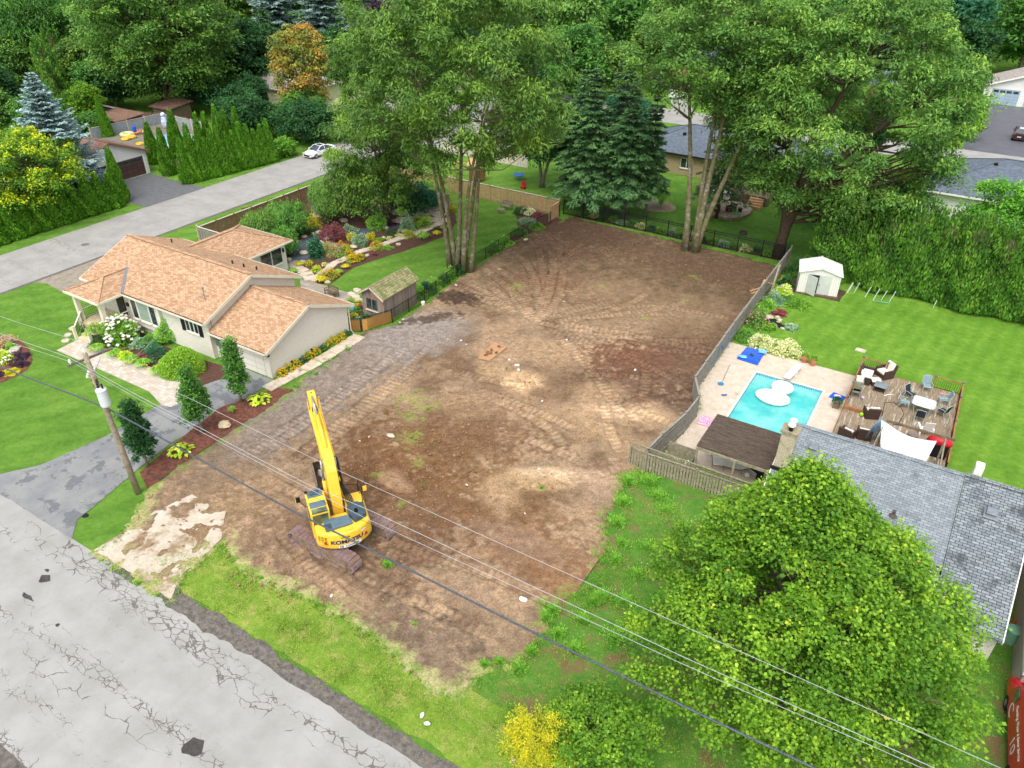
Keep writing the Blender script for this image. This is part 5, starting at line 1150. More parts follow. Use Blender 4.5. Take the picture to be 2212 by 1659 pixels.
# ---------------------------------------------------------------- excavator
YEL = mat('machine_yellow', srgb('#efc544'), srgb('#e2b430'), 1.6, .38, .03, spec=.45, fine=8, wear=srgb('#cba85a'), wearamt=.70)
SLT = mat('machine_slate', srgb('#5d7480'), srgb('#4c616d'), 2, .5, .1)
STL = mat('bare_steel', srgb('#b7bcc0'), srgb('#8f9499'), 3, .25, .05, metal=.8)
RST = mat('muddy_steel', srgb('#8f7d6b'), srgb('#615244'), 4, .8, .4, wear=srgb('#8f7a62'), wearamt=.55)
SHO = mat('track_shoe', srgb('#a88f96'), srgb('#7d6a63'), 5, .6, .3, fine=14, wear=srgb('#8b7058'), wearamt=.5)
HOS = mat('hydraulic_hose', (.03, .032, .035), (.015, .015, .017), 6, .5, .1)
EX = thing('excavator', 'yellow crawler excavator parked on the bare lot with a concrete chunk in its bucket', 'excavator', (-23.65, 21.1, .07))
EL = dict(parent=EX, local=True)
# undercarriage runs along x
for s, nm in ((-1, 'near'), (1, 'far')):
    yc = s*1.42; w2 = .37; L2 = 2.3; r = .42; zc = .47; n = 0
    tr0 = MB().box(-L2+.55, L2-.55, yc-.24, yc+.24, .14, .74).build('track_frame', RST, **EL)
    for x in (-L2+r, L2-r): MB().lathe([(.05, -.2), (r-.12, -.2), (r-.04, -.08), (r-.04, .08), (r-.12, .2), (.05, .2)], (x, yc, zc), 18, (0, 1, 0)).build('idler_wheel' if x < 0 else 'sprocket', RST, tr0, local=True)
    for k in range(7): MB().lathe([(.12, -.22), (.12, .22)], (-1.4+k*.46, yc, .2), 12, (0, 1, 0)).build('roller', RST, tr0, local=True)
    b = MB(); per = 2*(2*(L2-r))+2*math.pi*r; N = 40
    for k in range(N):
        d = per*k/N; ls = 2*(L2-r)
        if d < ls: x, z, a = -L2+r+d, zc+r, 0
        elif d < ls+math.pi*r: t = (d-ls)/r; x, z, a = L2-r+r*math.sin(t), zc+r*math.cos(t), t
        elif d < 2*ls+math.pi*r: x, z, a = L2-r-(d-ls-math.pi*r), zc-r, math.pi
        else: t = (d-2*ls-math.pi*r)/r; x, z, a = -L2+r-r*math.sin(t), zc-r*math.cos(t), math.pi+t
        m_ = Matrix.Rotation(a, 3, 'Y')
        for dx, hh, ww in ((0, .03, per/N*.84), (-.055, .075, .022), (0, .06, .018), (.055, .075, .022)):
            cc = Vector((x, yc, z))+m_ @ Vector((dx, 0, hh/2))
            b.cbox(cc, (ww, 2*w2, hh), 0, 0, a)
    b.build('track', SHO, **EL)
b = MB(); b.box(-1.0, 1.0, -1.3, 1.3, .35, .8); b.lathe([(.75, .8), (.75, 1.0)], (0, 0, 0), 24); b.build('undercarriage', RST, **EL)
# upper works, built along +x then turned to heading
UP = bpy.data.objects.new('upper_body', None); COL.objects.link(UP); UP.parent = EX; UP.rotation_euler = (0, 0, R(144.5))
UL = dict(parent=UP, local=True)
def arcpoly(r, a0, a1, n): return [(r*math.cos(R(a0+(a1-a0)*i/n)), r*math.sin(R(a0+(a1-a0)*i/n))) for i in range(n+1)]
prof = arcpoly(1.86, 128, 232, 16)
body = [(1.5, -1.32), (1.5, -.45), (.2, -.45), (.2, .42), (.15, 1.42)]+[(-.6, 1.42)]
b = MB(); b.prism([(1.45, -1.45), (1.45, 1.5), (-1.0, 1.5)]+prof[:0]+[(-1.0, -1.45)], 1.0, 1.18); b.build('platform', RST, **UL)
b = MB()  # counterweight: curved, with a flared waist
rows = ((1.06, .90), (1.12, .985), (1.35, 1.0), (1.75, .99), (2.02, .975), (2.12, .93))
vs = []; n = 16
for z, k in rows: vs += [(x*k, y*k, z) for x, y in prof]+[(-.62, prof[-1][1]*k, z), (-.62, prof[0][1]*k, z)]
m_ = n+3
fs = [(i*m_+j, (i+1)*m_+j, (i+1)*m_+(j+1) % m_, i*m_+(j+1) % m_) for i in range(len(rows)-1) for j in range(m_)]+[tuple(range(m_)), tuple(range((len(rows)-1)*m_, len(rows)*m_))[::-1]]
fs = [f[::-1] for f in fs]
b.add(vs, fs); cw = b.build('counterweight', YEL, bevel=.03, **UL)
# side and engine bodywork
b = MB(); b.prism([(-.62, -1.46), (1.35, -1.5), (1.35, -.52), (.35, -.42), (-.62, -.42)], 1.18, 1.98); b.build('tank_housing', YEL, bevel=.05, **UL)
b = MB(); b.prism([(-.62, 1.46), (-.62, -.42), (-.1, -.42), (-.1, .5), (-.5, 1.46)], 1.18, 2.02); b.build('engine_housing', YEL, bevel=.04, **UL)
b = MB(); b.prism([(1.35, -1.5), (1.85, -1.3), (1.85, -.62), (1.35, -.52)], 1.0, 1.55); b.build('toolbox', YEL, bevel=.04, **UL)
b = MB(); b.prism([(-1.42, .95), (-1.3, -.5), (-.62, -.42), (-.55, .95)], 2.02, 2.28); hd = b.build('engine_hood', SLT, bevel=.06, **UL)
b = MB(); b.prism([(-1.28, -.62), (-1.0, -1.3), (-.2, -1.36), (.15, -1.0), (-.05, -.42), (-.6, -.42)], 2.0, 2.42); hb = b.build('engine_cover', mat('machine_dark', srgb('#45565f'), srgb('#38464e'), 2, .35, .05), bevel=.08, **UL)
MB().lathe([(.1, 0), (.1, .16), (.07, .16), (.07, .02)], (-.72, -.82, 2.40), 14).build('exhaust', BLACK, hb, local=True)
b = MB()
for i in range(6):
    for j in range(7): b.cbox((-1.36+i*.07, .62+j*.05, 2.285), (.045, .03, .012))
b.build('grille', BLACK, hd, local=True)
b = MB()
for i in range(7):
    for j in range(3): a = R(134+j*6); b.cbox((1.875*math.cos(a)*.98, 1.875*math.sin(a)*.98, 1.3+i*.09), (.03, .14, .04), a)
b.build('side_grille', mat('grille_brown', srgb('#8a6c20'), srgb('#5a4612'), 3, .6, .1), cw, local=True)
b = MB(); b.cbox((-1.6, -.18, 2.16), (.2, .34, .1)); b.build('lifting_lug', YEL, cw, local=True, bevel=.02)
RED = mat('reflector_red', srgb('#d02a1c'), srgb('#b02016'), 3, .3, .02)
for a in (146, 214):
    rr = 1.875; t = R(a); b = MB(); X_ = Vector((-math.sin(t), math.cos(t), 0)); c = Vector((rr*math.cos(t), rr*math.sin(t), 1.5)); q = 1 if a > 180 else -1
    b.extr([(-.12*q, -.09), (.13*q, -.09), (.1*q, .09), (-.02*q, .09)], c, c+Vector((math.cos(t), math.sin(t), 0))*.012, X_); b.build('reflector', RED, cw, local=True)
def wraptext(s, size, zc, ac, m, par, name, r=1.872, sx=1.0, bold=.0, ext=.006, k=1.0):
    cu = bpy.data.curves.new(name, 'FONT'); cu.body = s; cu.size = size; cu.align_x = 'CENTER'; cu.align_y = 'CENTER'; cu.extrude = ext; cu.offset = bold
    t = bpy.data.objects.new('tmp', cu); COL.objects.link(t); dg = bpy.context.evaluated_depsgraph_get(); me = bpy.data.meshes.new_from_object(t.evaluated_get(dg)); bpy.data.objects.remove(t)
    for v in me.vertices:
        a = R(ac)+v.co.x*sx/r; rr = r*k+v.co.z; z = zc+v.co.y; v.co = (rr*math.cos(a), rr*math.sin(a), z)
    me.materials.clear(); me.materials.append(m); o = bpy.data.objects.new(name, me); COL.objects.link(o); o.parent = par; return o
NAVY = mat('letter_navy', srgb('#1d2f66'), srgb('#182858'), 2, .4, 0)
wraptext('KOMATSU', .34, 1.56, 181, NAVY, cw, 'lettering', 1.868, 1.12, .012)
wraptext('LIU-628', .11, 1.86, 178, mat('letter_dark', srgb('#3c3424'), srgb('#2c261a'), 2, .5, 0), cw, 'lettering', 1.862, 1.3, .002)
b = MB(); 
def plate(b, a0, a1, z0, z1, r):
    n = 8; vs = []
    for i in range(n+1): a = R(a0+(a1-a0)*i/n); vs += [(r*math.cos(a), r*math.sin(a), z0), (r*math.cos(a), r*math.sin(a), z1)]
    b.add(vs, [(2*i, 2*i+1, 2*i+3, 2*i+2) for i in range(n)])
plate(b, 166, 204, 1.16, 1.36, 1.872); sg = b.build('sign_plate', WHITE, cw, local=True)
b = MB(); plate(b, 167.5, 173, 1.175, 1.345, 1.877); b.build('emblem', NAVY, sg, local=True)
wraptext('C', .17, 1.26, 170, WHITE, sg, 'lettering', 1.879, 1, .006, .002); wraptext('COOPER', .15, 1.26, 188, NAVY, sg, 'lettering', 1.877, 1.25, .003, .002)
b = MB(); plate(b, 206, 215, 1.8, 1.93, 1.862); b.build('decal', WHITE, cw, local=True)
# cab
cb = MB(); x0, x1, y0, y1 = -.62, 1.15, .52, 1.52
cb.extr([(x0, 1.15), (x1+.3, 1.15), (x1+.32, 1.6), (x1, 2.85), (x1-.15, 2.95), (x0+.1, 2.95), (x0, 2.8)], (0, y0, 0), (0, y1, 0), (1, 0, 0)); cab = cb.build('cab', YEL, bevel=.05, **UL)
b = MB()
b.cbox((.92, 1.02, 2.965), (.62, .8, .06)); b.build('roof_hatch', SLT, cab, local=True, bevel=.02); MB().cbox((.92, 1.02, 3.0), (.36, .5, .02)).build('hatch_pane', GLASS, cab, local=True)
b = MB(); b.cbox((-.02, 1.02, 2.90), (.5, .86, .18)); b.build('roof_panel', SLT, cab, local=True, bevel=.05)
b = MB(); b.box(x0-.012, x0+.02, .62, 1.42, 1.75, 2.75); b.box(x0-.01, x0+.3, .62, 1.42, 2.86, 2.962); b.build('rear_window', glassmat('cab_glass', (.10, .13, .07)), cab, local=True)
b = MB(); b.box(-.35, 1.0, y1-.01, y1+.012, 1.75, 2.7); b.build('side_window', GLASS, cab, local=True); b = MB(); b.box(-.2, .95, y0-.012, y0+.01, 1.85, 2.7); b.build('side_window', GLASS, cab, local=True)
b = MB(); b.bar((1.49, 1.02, 1.65), (1.17, 1.02, 2.78), .82, .02, (1, 0, 0)); b.build('windscreen', GLASS, cab, local=True)
b = MB(); b.tube([(1.2, 1.55, 1.9), (1.35, 1.85, 2.35)], .02); mr = b.build('mirror_arm', BLACK, cab, local=True); MB().cbox((1.38, 1.9, 2.4), (.08, .24, .34)).build('mirror', BLACK, mr, local=True); MB().cbox((1.36, 2.02, 2.4), (.1, .03, .3)).build('mirror_shell', YEL, mr, local=True)
b = MB()
for y in (.6, 1.44): b.cbox((1.1, y, 3.02), (.12, .14, .1))
b.build('work_lamp', BLACK, cab, local=True)
# handrails on the right
b = MB()
for pts in ([(1.8, -.7, 1.5), (1.8, -.7, 2.3), (1.35, -1.35, 2.5), (1.1, -1.4, 2.0)], [(.5, -1.4, 2.0), (.55, -1.45, 2.9), (1.5, -1.45, 2.75), (1.75, -1.4, 1.55)], [(.5, -1.4, 2.45), (1.65, -1.42, 2.3)], [(-.1, -1.3, 2.0), (.0, -1.35, 2.5)]): b.tube(pts, .02, 6)
b.build('handrail', BLACK, **UL); MB().cbox((.55, -1.62, 2.75), (.06, .2, .3)).build('mirror', YEL, **UL); MB().lathe([(.12, 0), (.12, .04)], (.25, -1.3, 2.0), 12).build('filler_cap', SLT, **UL)
# boom, arm and bucket in the plane y = -.08
by = -.02
F_, E_, T_ = Vector((.35, by, 1.75)), Vector((1.1, by, 4.55)), Vector((4.15, by, 5.95))
AT, AB = Vector((4.72, by, 6.85)), Vector((2.86, by, 3.35))
def plane(b, pts, w, y=by): b.extr([(p[0], p[1]) for p in pts], (0, y-w/2, 0), (0, y+w/2, 0), (1, 0, 0))
b = MB(); plane(b, [(.15, 1.6), (.55, 1.6), (1.0, 2.9), (1.62, 4.1), (2.4, 4.72), (4.25, 5.78), (4.2, 6.12), (2.3, 5.5), (1.1, 5.1), (.6, 4.35), (.25, 3.0)], .58)
bm = b.build('boom', YEL, bevel=.03, **UL)
b = MB(); plane(b, [(4.0, 6.15), (4.42, 6.95), (4.82, 6.98), (4.62, 6.1), (4.3, 5.55), (3.1, 3.2), (2.75, 3.25), (2.95, 3.9)], .42); ar = b.build('arm', YEL, bevel=.02, **UL)
def ram(a, c, r, par, nm, y=by):
    a = Vector((a[0], y, a[1])); c = Vector((c[0], y, c[1])); m_ = a.lerp(c, .58)
    o = MB().tube([a, m_], r, 12).build(nm, YEL, par, local=True, smooth=True); MB().tube([m_, c], r*.55, 10).build('piston_rod', STL, o, local=True, smooth=True)
ram((1.6, 5.25), (4.62, 6.95), .12, bm, 'arm_cylinder')
for y in (by-.38, by+.38): ram((1.15, 1.55), (1.55, 4.55), .11, bm, 'boom_cylinder', y)
ram((4.05, 6.5), (2.6, 3.75), .10, ar, 'bucket_cylinder')
b = MB(); b.bar((2.6, by-.2, 3.75), (2.3, by-.2, 3.2), .06, .16); b.bar((2.6, by+.2, 3.75), (2.3, by+.2, 3.2), .06, .16); b.bar((2.6, by, 3.72), (3.1, by, 3.4), .3, .1); b.build('linkage', RST, ar, local=True)
# hoses and hard lines
b = MB()
for y in (-.2, -.12, .12, .2): b.tube([(.8, by+y, 2.9), (.75, by+y, 4.2), (1.25, by+y, 5.12), (2.4, by+y, 5.52), (3.9, by+y, 6.1)], .022, 6)
for y in (-.3, -.35, .3): b.tube([(1.2, by+y, 4.9), (2.4, by+y, 5.25), (4.1, by+y, 5.95), (4.4, by+y, 6.6), (4.1, by+y, 6.9)], .02, 6)
b.build('hard_line', YEL, bm, local=True)
b = MB()
for k, y in enumerate((-.18, -.26, -.34, -.42, -.5)): b.tube([(.75, by-.28+y*.2, 3.5), (.95+k*.03, by-.35+y*.3, 3.0), (.7, by-.35+y, 2.3), (.15, by-.4+y, 1.9)], .03, 6)
for y in (-.12, .12): b.tube([(3.9, by+y, 6.15), (4.3, by+y, 6.5), (4.5, by+y, 6.3), (4.25, by+y*2, 5.6)], .03, 6)
b.build('hose', HOS, bm, local=True); b = MB()
for k in range(14): b.cbox((.1+random.Random(k).uniform(0, .5), by-.5-random.Random(k+50).uniform(0, .4), 1.75), (.1, .1, .16))
b.build('valve_block', HOS, **UL)
# bucket: curled, open upwards
bk = MB(); w2 = .72; sh = [(2.25, 3.30), (3.15, 3.34), (3.55, 2.9), (3.5, 2.3), (3.05, 1.85), (2.45, 1.75), (1.95, 2.0)]
th = .05
for (a, c) in zip(sh[1:], sh[2:]): bk.bar((a[0], by, a[1]), (c[0], by, c[1]), 2*w2, th, (0, 0, 1) if abs(c[0]-a[0]) > abs(c[1]-a[1]) else (1, 0, 0))
for y in (by-w2, by+w2): plane(bk, [sh[1], sh[2], sh[3], sh[4], sh[5], sh[6], (2.05, 2.5), (2.7, 3.2)], .05, y)
bko = bk.build('bucket', RST, ar, local=True)
for k in range(5):
    y = by-w2+.1+k*.25; b = MB(); b.bar((1.98, y, 2.02), (1.72, y, 2.2), .08, .06); b.build('tooth', RST, bko, local=True)
for y in (by-.2, by+.2): b = MB(); plane(b, [(2.2, 3.2), (2.3, 3.45), (3.0, 3.5), (3.2, 3.3), (2.9, 3.1)], .05, y); b.build('bucket_ear', RST, bko, local=True)
hd_ = R(144.5)
cx = -23.65+math.cos(hd_)*2.75-math.sin(hd_)*by; cy = 21.1+math.sin(hd_)*2.75+math.cos(hd_)*by
CONC = mat('broken_concrete', srgb('#d5cdc4'), srgb('#a99f94'), 3, .9, .5, wear=srgb('#85684c'), wearamt=.56)
b = MB(); b.cbox((cx, cy, 2.72), (.95, .75, .34), hd_+.3, .25, .35); b.cbox((cx+.2, cy-.1, 2.4), (.8, .7, .5), hd_, -.3, .2); b.cbox((cx-.25, cy+.2, 2.85), (.6, .4, .2), hd_+.6, .5, 0)
tag(b.build('concrete_chunk', CONC, bevel=.04), 'pale broken concrete chunk lying in the excavator bucket', 'rubble')
# ---------------------------------------------------------------- swimming pool
SP = thing('swimming_pool', 'rectangular turquoise swimming pool in the concrete patio', 'pool', (-6.8, 46, 0))
x0, x1, y0, y1 = POOL
LIN = mat('pool_liner', srgb('#8fdcd8'), srgb('#63c4c6'), .8, .5, 0, fine=5)
b = MB(); b.add([(x0, y0, -1.3), (x1, y0, -1.3), (x1, y1, -1.6), (x0, y1, -1.6)], [(0, 1, 2, 3)])
for a, c in (((x0, y0), (x0, y1)), ((x0, y1), (x1, y1)), ((x1, y1), (x1, y0)), ((x1, y0), (x0, y0))): b.add([(a[0], a[1], -1.6), (c[0], c[1], -1.6), (c[0], c[1], .0), (a[0], a[1], .0)], [(0, 1, 2, 3)])
b.build('basin', LIN, SP)
b = MB()
for a in ((x0-.14, x0, y0-.14, y1+.14), (x1, x1+.14, y0-.14, y1+.14), (x0, x1, y1, y1+.14), (x0, x1, y0-.14, y0)): b.box(a[0], a[1], a[2], a[3], -.05, .055)
b.build('coping', mat('coping', srgb('#d9d8d0'), srgb('#c5c4bb'), 2, .6, .05), SP)
b = MB(); e = .012
TB = brickmat('tile_band', srgb('#4f9fb8'), srgb('#3b86a8'), srgb('#a6d6dc'), .16, .16, .02, off=0)
for a in ((x0, x0+e, y0, y1), (x1-e, x1, y0, y1), (x0+e, x1-e, y1-e, y1)): b.box(a[0], a[1], a[2], a[3], -.32, .0)
b.build('tile_band', TB, SP)
wm, nt, bs = newmat('pool_water', .04, .5); v = worldco(nt)
bs.inputs['Base Color'].default_value = (.25, .82, .82, 1); bs.inputs['Transmission Weight'].default_value = .0; bs.inputs['Alpha'].default_value = .58
bump(nt, bs, noise(nt, v, 2.2, 3, .6), .25, .05)
nt.links.new(ramp(nt, noise(nt, v, .45, 3), [(.4, srgb('#4fd0cf')), (.62, srgb('#94e6df'))]), bs.inputs['Base Color'])
b = MB(); b.add([(x0+e, y0, -.14), (x1-e, y0, -.14), (x1-e, y1-e, -.14), (x0+e, y1-e, -.14)], [(0, 1, 2, 3)]); b.build('water', wm, SP)
db = thing('diving_board', 'white diving board on a low stand at the far end of the pool', 'diving board', (-7, 51.5, 0))
p, q = g(1711, 804, .5), g(1695, 835, .5); a = math.atan2((p-q).y, (p-q).x); p1 = g(1713, 802, .5); p0 = g(1696, 828, .5)
b = MB(); b.bar((-6.95, 50.6, .5), (-6.6, 53.1, .5), .5, .05); b.build('board', WHITE, db, bevel=.01); b = MB(); b.cbox((-6.72, 52.2, .25), (.45, .5, .44)); b.build('stand', WHITE, db)
fl = thing('pool_float', 'large white inflatable float drifting in the pool', 'pool float', (-7.8, 49, -.1))
FWH = mat('float_white', srgb('#eeeae4'), srgb('#e2ddd6'), 2, .4, .05)
c = g(1670, 856, .2); b = MB()
b.blob((c.x, c.y, .12), (1.25, .95, .34), 3, .03, 12, 24); b.build('raft', FWH, fl, smooth=True)
c = g(1690, 838, .35); b = MB(); b.blob((c.x, c.y, .42), (.8, .62, .42), 5, .06, 12, 20); b.build('headrest', FWH, fl, smooth=True)
b = MB(); c = g(1667, 862, .2); b.tube([(c.x, c.y-.7, .4), (c.x+.2, c.y, .52), (c.x+.4, c.y+.6, .75)], .012, 4); b.build('seam', GREYM, fl)
# air mattress and small things on the patio
BLUE = mat('mattress_blue', srgb('#1f5fd0'), srgb('#174db0'), 2, .4, .1); LBL = mat('towel_blue', srgb('#7fc0e8'), srgb('#62a8d8'), 3, .7, .3)
P_ = [g(*p, .15) for p in ((1613, 749.5), (1655, 756), (1637, 787), (1592, 773))]
am = thing('air_mattress', 'bright blue ribbed air mattress at the fence corner of the patio', 'air mattress', tuple((P_[0]+P_[2])/2)[:2]+(0,))
b = MB(); b.prism([(p.x, p.y) for p in P_], .04, .17); b.build('body', BLUE, am, bevel=.05)
b = MB(); A_, B2, C2, D2 = [Vector((p.x, p.y, .18)) for p in P_]
for k in range(1, 10): s = k/10; b.tube([A_.lerp(D2, s)*.97+((A_+C2)/2)*.03, B2.lerp(C2, s)*.97+((A_+C2)/2)*.03], .045, 6)
b.build('rib', BLUE, am)
tag(MB().cbox(g(1647, 759, .3), (.62, .5, .12), .3).build('cushion', LBL, bevel=.04), 'light blue pad lying on the air mattress\'s far corner', 'cushion')
tag(MB().blob(g(1605, 770, .25), (.34, .24, .07), 4, .2).build('towel', LBL, smooth=True), 'light blue crumpled towel on the near side of the air mattress', 'towel')
tag(MB().blob(g(1624, 767, .25), (.16, .14, .1), 8, .3).build('bag', mat('green_bag', srgb('#1f5a4a'), srgb('#143c34'), 3, .7, .2)), 'small dark green bag in the middle of the air mattress', 'bag')
c = g(1809, 858, .05); b = MB(); b.cbox((c.x, c.y, .07), (.95, .85, .05), -.2)
tag(b.build('tarp', BLUE, bevel=.02), 'folded blue tarp on the patio beside the deck rail', 'tarp')
tag(MB().blob((c.x, c.y, .16), (.2, .14, .08), 9, .3).build('toy', mat('toy_pink', srgb('#d8a0b8'), srgb('#e8e0e4'), 9, .6, .1)), 'small pink and white toy lying on the blue tarp', 'toy')
c = g(1526, 912, .05); b = MB()
for k in range(7): b.tube([(c.x-.45+k*.14, c.y-.5+.06*math.sin(j+k), .1) if 0 else (c.x-.45+k*.15+.05*math.sin(j*1.3), c.y-.5+j*.17, .1) for j in range(7)], .07, 6)
tag(b.build('pool_lounger', mat('pink_stripes', srgb('#e88ab8'), srgb('#f6d6e4'), 4, .4, .05, fine=7), smooth=True), 'pink and white wavy pool float by the fence', 'pool float')
ns = thing('pool_net', 'blue leaf net on a long grey pole lying on the patio', 'net', tuple(g(1558, 828))[:2]+(0,))
b = MB(); b.tube([g(1577, 787, .08), g(1560, 825, .08)], .018, 6); b.build('pole', GREYM, ns)
c = g(1557, 828.5, .08); b = MB(); b.lathe([(.23, 0), (.23, .03), (.02, .03)], (c.x, c.y, .05), 12); b.build('net', mat('net_blue', srgb('#3a86b8'), srgb('#2c6c98'), 5, .6, .2), ns)
c = g(1563, 854, .05); tag(MB().cbox((c.x, c.y, .08), (.28, .1, .07), .5).cbox((c.x+.12, c.y+.1, .08), (.2, .1, .06), 1.2).build('sandals', mat('sandal_blue', srgb('#3a62b8'), srgb('#2c4a90'), 3, .6, .1)), 'pair of blue sandals on the patio near the fence', 'sandals')
c = g(1581, 864, .05); tag(MB().cbox((c.x, c.y, .04), (.3, .22, .02), .2).build('paper', WHITE), 'white sheet lying on the patio left of the pool', 'paper')
hz_ = MB(); pts = []
for s in range(60):
    t = s/59; pts.append((-12.3+.085, 45.6+t*9.0, 1.25-.75*abs(math.sin(t*9.5))**.8+.1*math.sin(t*23)))
pts = [(-12.28+.5-.43, p[1], p[2]) for p in pts]
tag(MB().tube([(p[0]+.03 if 0 else -12.27+ (0), p[1], p[2]) for p in pts], .03, 6).build('garden_hose', mat('hose_blue', srgb('#2f86b0'), srgb('#256c92'), 3, .5, .05), smooth=True), 'blue hose looped along the inside of the grey fence', 'hose')
TER = mat('terracotta', srgb('#c98468'), srgb('#ad6a50'), 3, .8, .1)
for (x, y), lab in (((1736, 779), 'terracotta pot nearer the pale hydrangeas'), ((1754.5, 786), 'terracotta pot at the lawn edge, right of its twin')):
    c = g(x, y+4); t = thing('flower_pot', lab, 'pot', (c.x, c.y, .03), 0, 'terracotta pots at the patio edge')
    MB().lathe([(.16, 0), (.24, .34), (.28, .36), (.28, .44), (.23, .44), (.21, .36)], (0, 0, 0), 16).build('pot', TER, t, local=True)
    rg = np.random.default_rng(int(x)); n = 160; u = nrm(rg.normal(size=(n, 3))); u[:, 2] = np.abs(u[:, 2])
    quadmesh('plant', leafquads(u*np.array([.27, .27, .4])+np.array([0, 0, .42]), u+rg.normal(size=(n, 3))*.4, rg.normal(size=(n, 3))+np.array([0, 0, 1]), .12, .06), LM['shrub'], rg.random(n), t)
# patio cover with a slatted roof
pc = thing('patio_cover', 'flat patio cover of dark mossy slats on timber posts', 'pergola', (-7, 38.4, 0))
SLAT = mat('slat_dark', srgb('#6f6054'), srgb('#3e332b'), 2, .85, .4, fine=9, wear=srgb('#667038'), wearamt=.6, stretch=(.6, 5, 1))
cx0, cx1, cy0, cy1, cz = -9.1, -4.5, 36.5, 40.4, 2.5
b = MB(); n = 34
for k in range(n): y = cy0+(k+.5)*(cy1-cy0)/n; b.cbox(((cx0+cx1)/2, y, cz+.04+.002*(k % 3)), (cx1-cx0, .062, .06))
b.build('slats', SLAT, pc); b = MB(); b.box(cx0+.05, cx1-.05, cy0+.05, cy1-.05, cz-.03, cz-.01); b.build('gap_shade_sheet', MATS.get('gap_shade') or mat('gap_shade', (.02, .017, .014), (.012, .01, .009), 3, .95, .1), pc)  # near-black sheet under the slats, shade of the gaps put into its colour
b = MB()
for y in (cy0+.02, cy1-.05): b.box(cx0, cx1, y-.05, y+.05, cz-.22, cz-.03)
b.build('beam', FWM, pc)
for x, y in ((cx0+.1, cy0-.05), (-6.7, cy0-.1), (cx0+.1, cy1-.1)): b = MB(); b.box(x-.06, x+.06, y-.06, y+.06, 0, cz-.03); b.build('post', FWM, pc)
def patch(name, lab, cat, c, a, parts, z=0, group=None, sc=1):
    t = thing(name, lab, cat, (c[0], c[1], z), a, group)
    for nm, m, bb, bev in parts: bb.build(nm, m, t, local=True, bevel=bev)
    if sc != 1: t.scale = (sc,)*3
    return t
# loungers under the cover
WKW = mat('cushion_cream', srgb('#e2ddcf'), srgb('#cfc8b6'), 3, .8, .15); WKR = mat('wicker_dark', srgb('#54403a'), srgb('#33261f'), 20, .7, .5); TUB = mat('tube_bronze', srgb('#7a6450'), srgb('#5e4c3c'), 3, .4, .05)
def lounger(c, a, lab):
    f = MB()
    for s in (-.32, .32): f.tube([(-.9, s, .35), (.3, s, .33), (1.0, s, .75)], .022, 6); f.tube([(-.7, s, 0), (-.7, s, .34)], .02, 6); f.tube([(.4, s, 0), (.4, s, .34)], .02, 6)
    q = MB(); q.bar((-.9, 0, .38), (.3, 0, .36), .6, .07); q.bar((.3, 0, .38), (1.0, 0, .8), .6, .07)
    w = MB()
    for s in (-.36, .36): w.lathe([(.14, -.02), (.16, 0), (.14, .02)], (.75, s, .15), 14, (0, 1, 0))
    return patch('lounger', lab, 'lounger', c, a, [('frame', TUB, f, 0), ('cushion', WKW, q, .02), ('wheel', WHITE, w, 0)])
c = g(1548, 996); lounger((c.x, c.y), R(110), 'cream cushioned lounger under the patio cover by its left post'); c = g(1588, 1016); lounger((c.x, c.y), R(10), 'wheeled lounger under the front edge of the patio cover')
c = g(1628, 1025); tag(MB().cbox((c.x, c.y, .5), (.9, .5, .12), -.5).cbox((c.x+.4, c.y-.2, .3), (.4, .4, .6), .2).build('barbecue', BLACK), 'black covered thing beside the lounger near the grey roof', 'barbecue')
tag(MB().bar(tuple(g(1556, 1080, .1)), tuple(g(1630, 1098, .1)), .22, .12).build('gutter_length', WHITE), 'length of white gutter lying in the grass before the mossy fence', 'gutter')

# ---------------------------------------------------------------- timber deck
DKM = brickmat('deck_boards', srgb('#b6a690'), srgb('#96846e'), srgb('#5a4c3e'), 9, .145, .010, off=0, stain=srgb('#ded6c8'), stainpos=.57, bumps=.6)
dk = thing('timber_deck', 'weathered timber deck with brown posts and black balusters', 'deck', (1, 50, 0))
dz = .5; dx0, dx1, dyA, dyB, ybr = -2.55, 4.15, 44.2, 55.0, 48.85
b = MB(); n = int((dx1-dx0)/.148)
dm = mat('deck_wood', srgb('#9c8c76'), srgb('#6b5b48'), 2, .85, .4, fine=7, wear=srgb('#c4baa9'), wearamt=.54, stretch=(6.5, .55, 1))
rgd = random.Random(4)
for k in range(n):
    x = dx0+(k+.5)*.148; e = rgd.uniform(-.04, .04); z = dz-rgd.uniform(0, .008)
    b.box(x-.068, x+.068, dyA+.1, 49.9+e, z-.035, z); b.box(x-.068, x+.068, 49.92+e, dyB-(.5 if -.6 < x < 2.2 and 0 else 0), z-.035, z)
b.build('boards', dm, dk)
b = MB(); b.box(dx0-.04, dx1+.04, dyA, dyB+.03, .05, dz-.05); b.box(dx0-.05, dx1+.05, dyB, dyB+.06, .05, dz); b.build('skirt', WOODR, dk)
def post(x, y, h=1.5, cap=True):
    o = MB().box(x-.055, x+.055, y-.055, y+.055, dz, h).build('post', WOODR, dk)
    if cap: MB().lathe([(.09, 0), (.1, .05), (.02, .11)], (x, y, h), 8).build('post_cap', mat('cap_slate', srgb('#6a7680'), srgb('#4c565e'), 4, .4, .05), o)
for x, y in ((dx0, dyB), (-.85, dyB), (dx0, 53.6), (dx0, 50.9), (dx0, ybr), (2.35, dyB), (dx1, dyB), (dx1, 52.9), (dx1, 49.6), (dx1, 46.6)): post(x, y)
def drail(a, c): railing(dk, (a[0], a[1], dz), (c[0], c[1], dz), .88, BLACK, WOODR, None, name='balusters')
drail((dx0, dyB), (-.85, dyB)); drail((2.35, dyB), (dx1, dyB)); drail((dx0, dyB-.1), (dx0, ybr)); drail((dx1, dyB-.1), (dx1, 44.6))
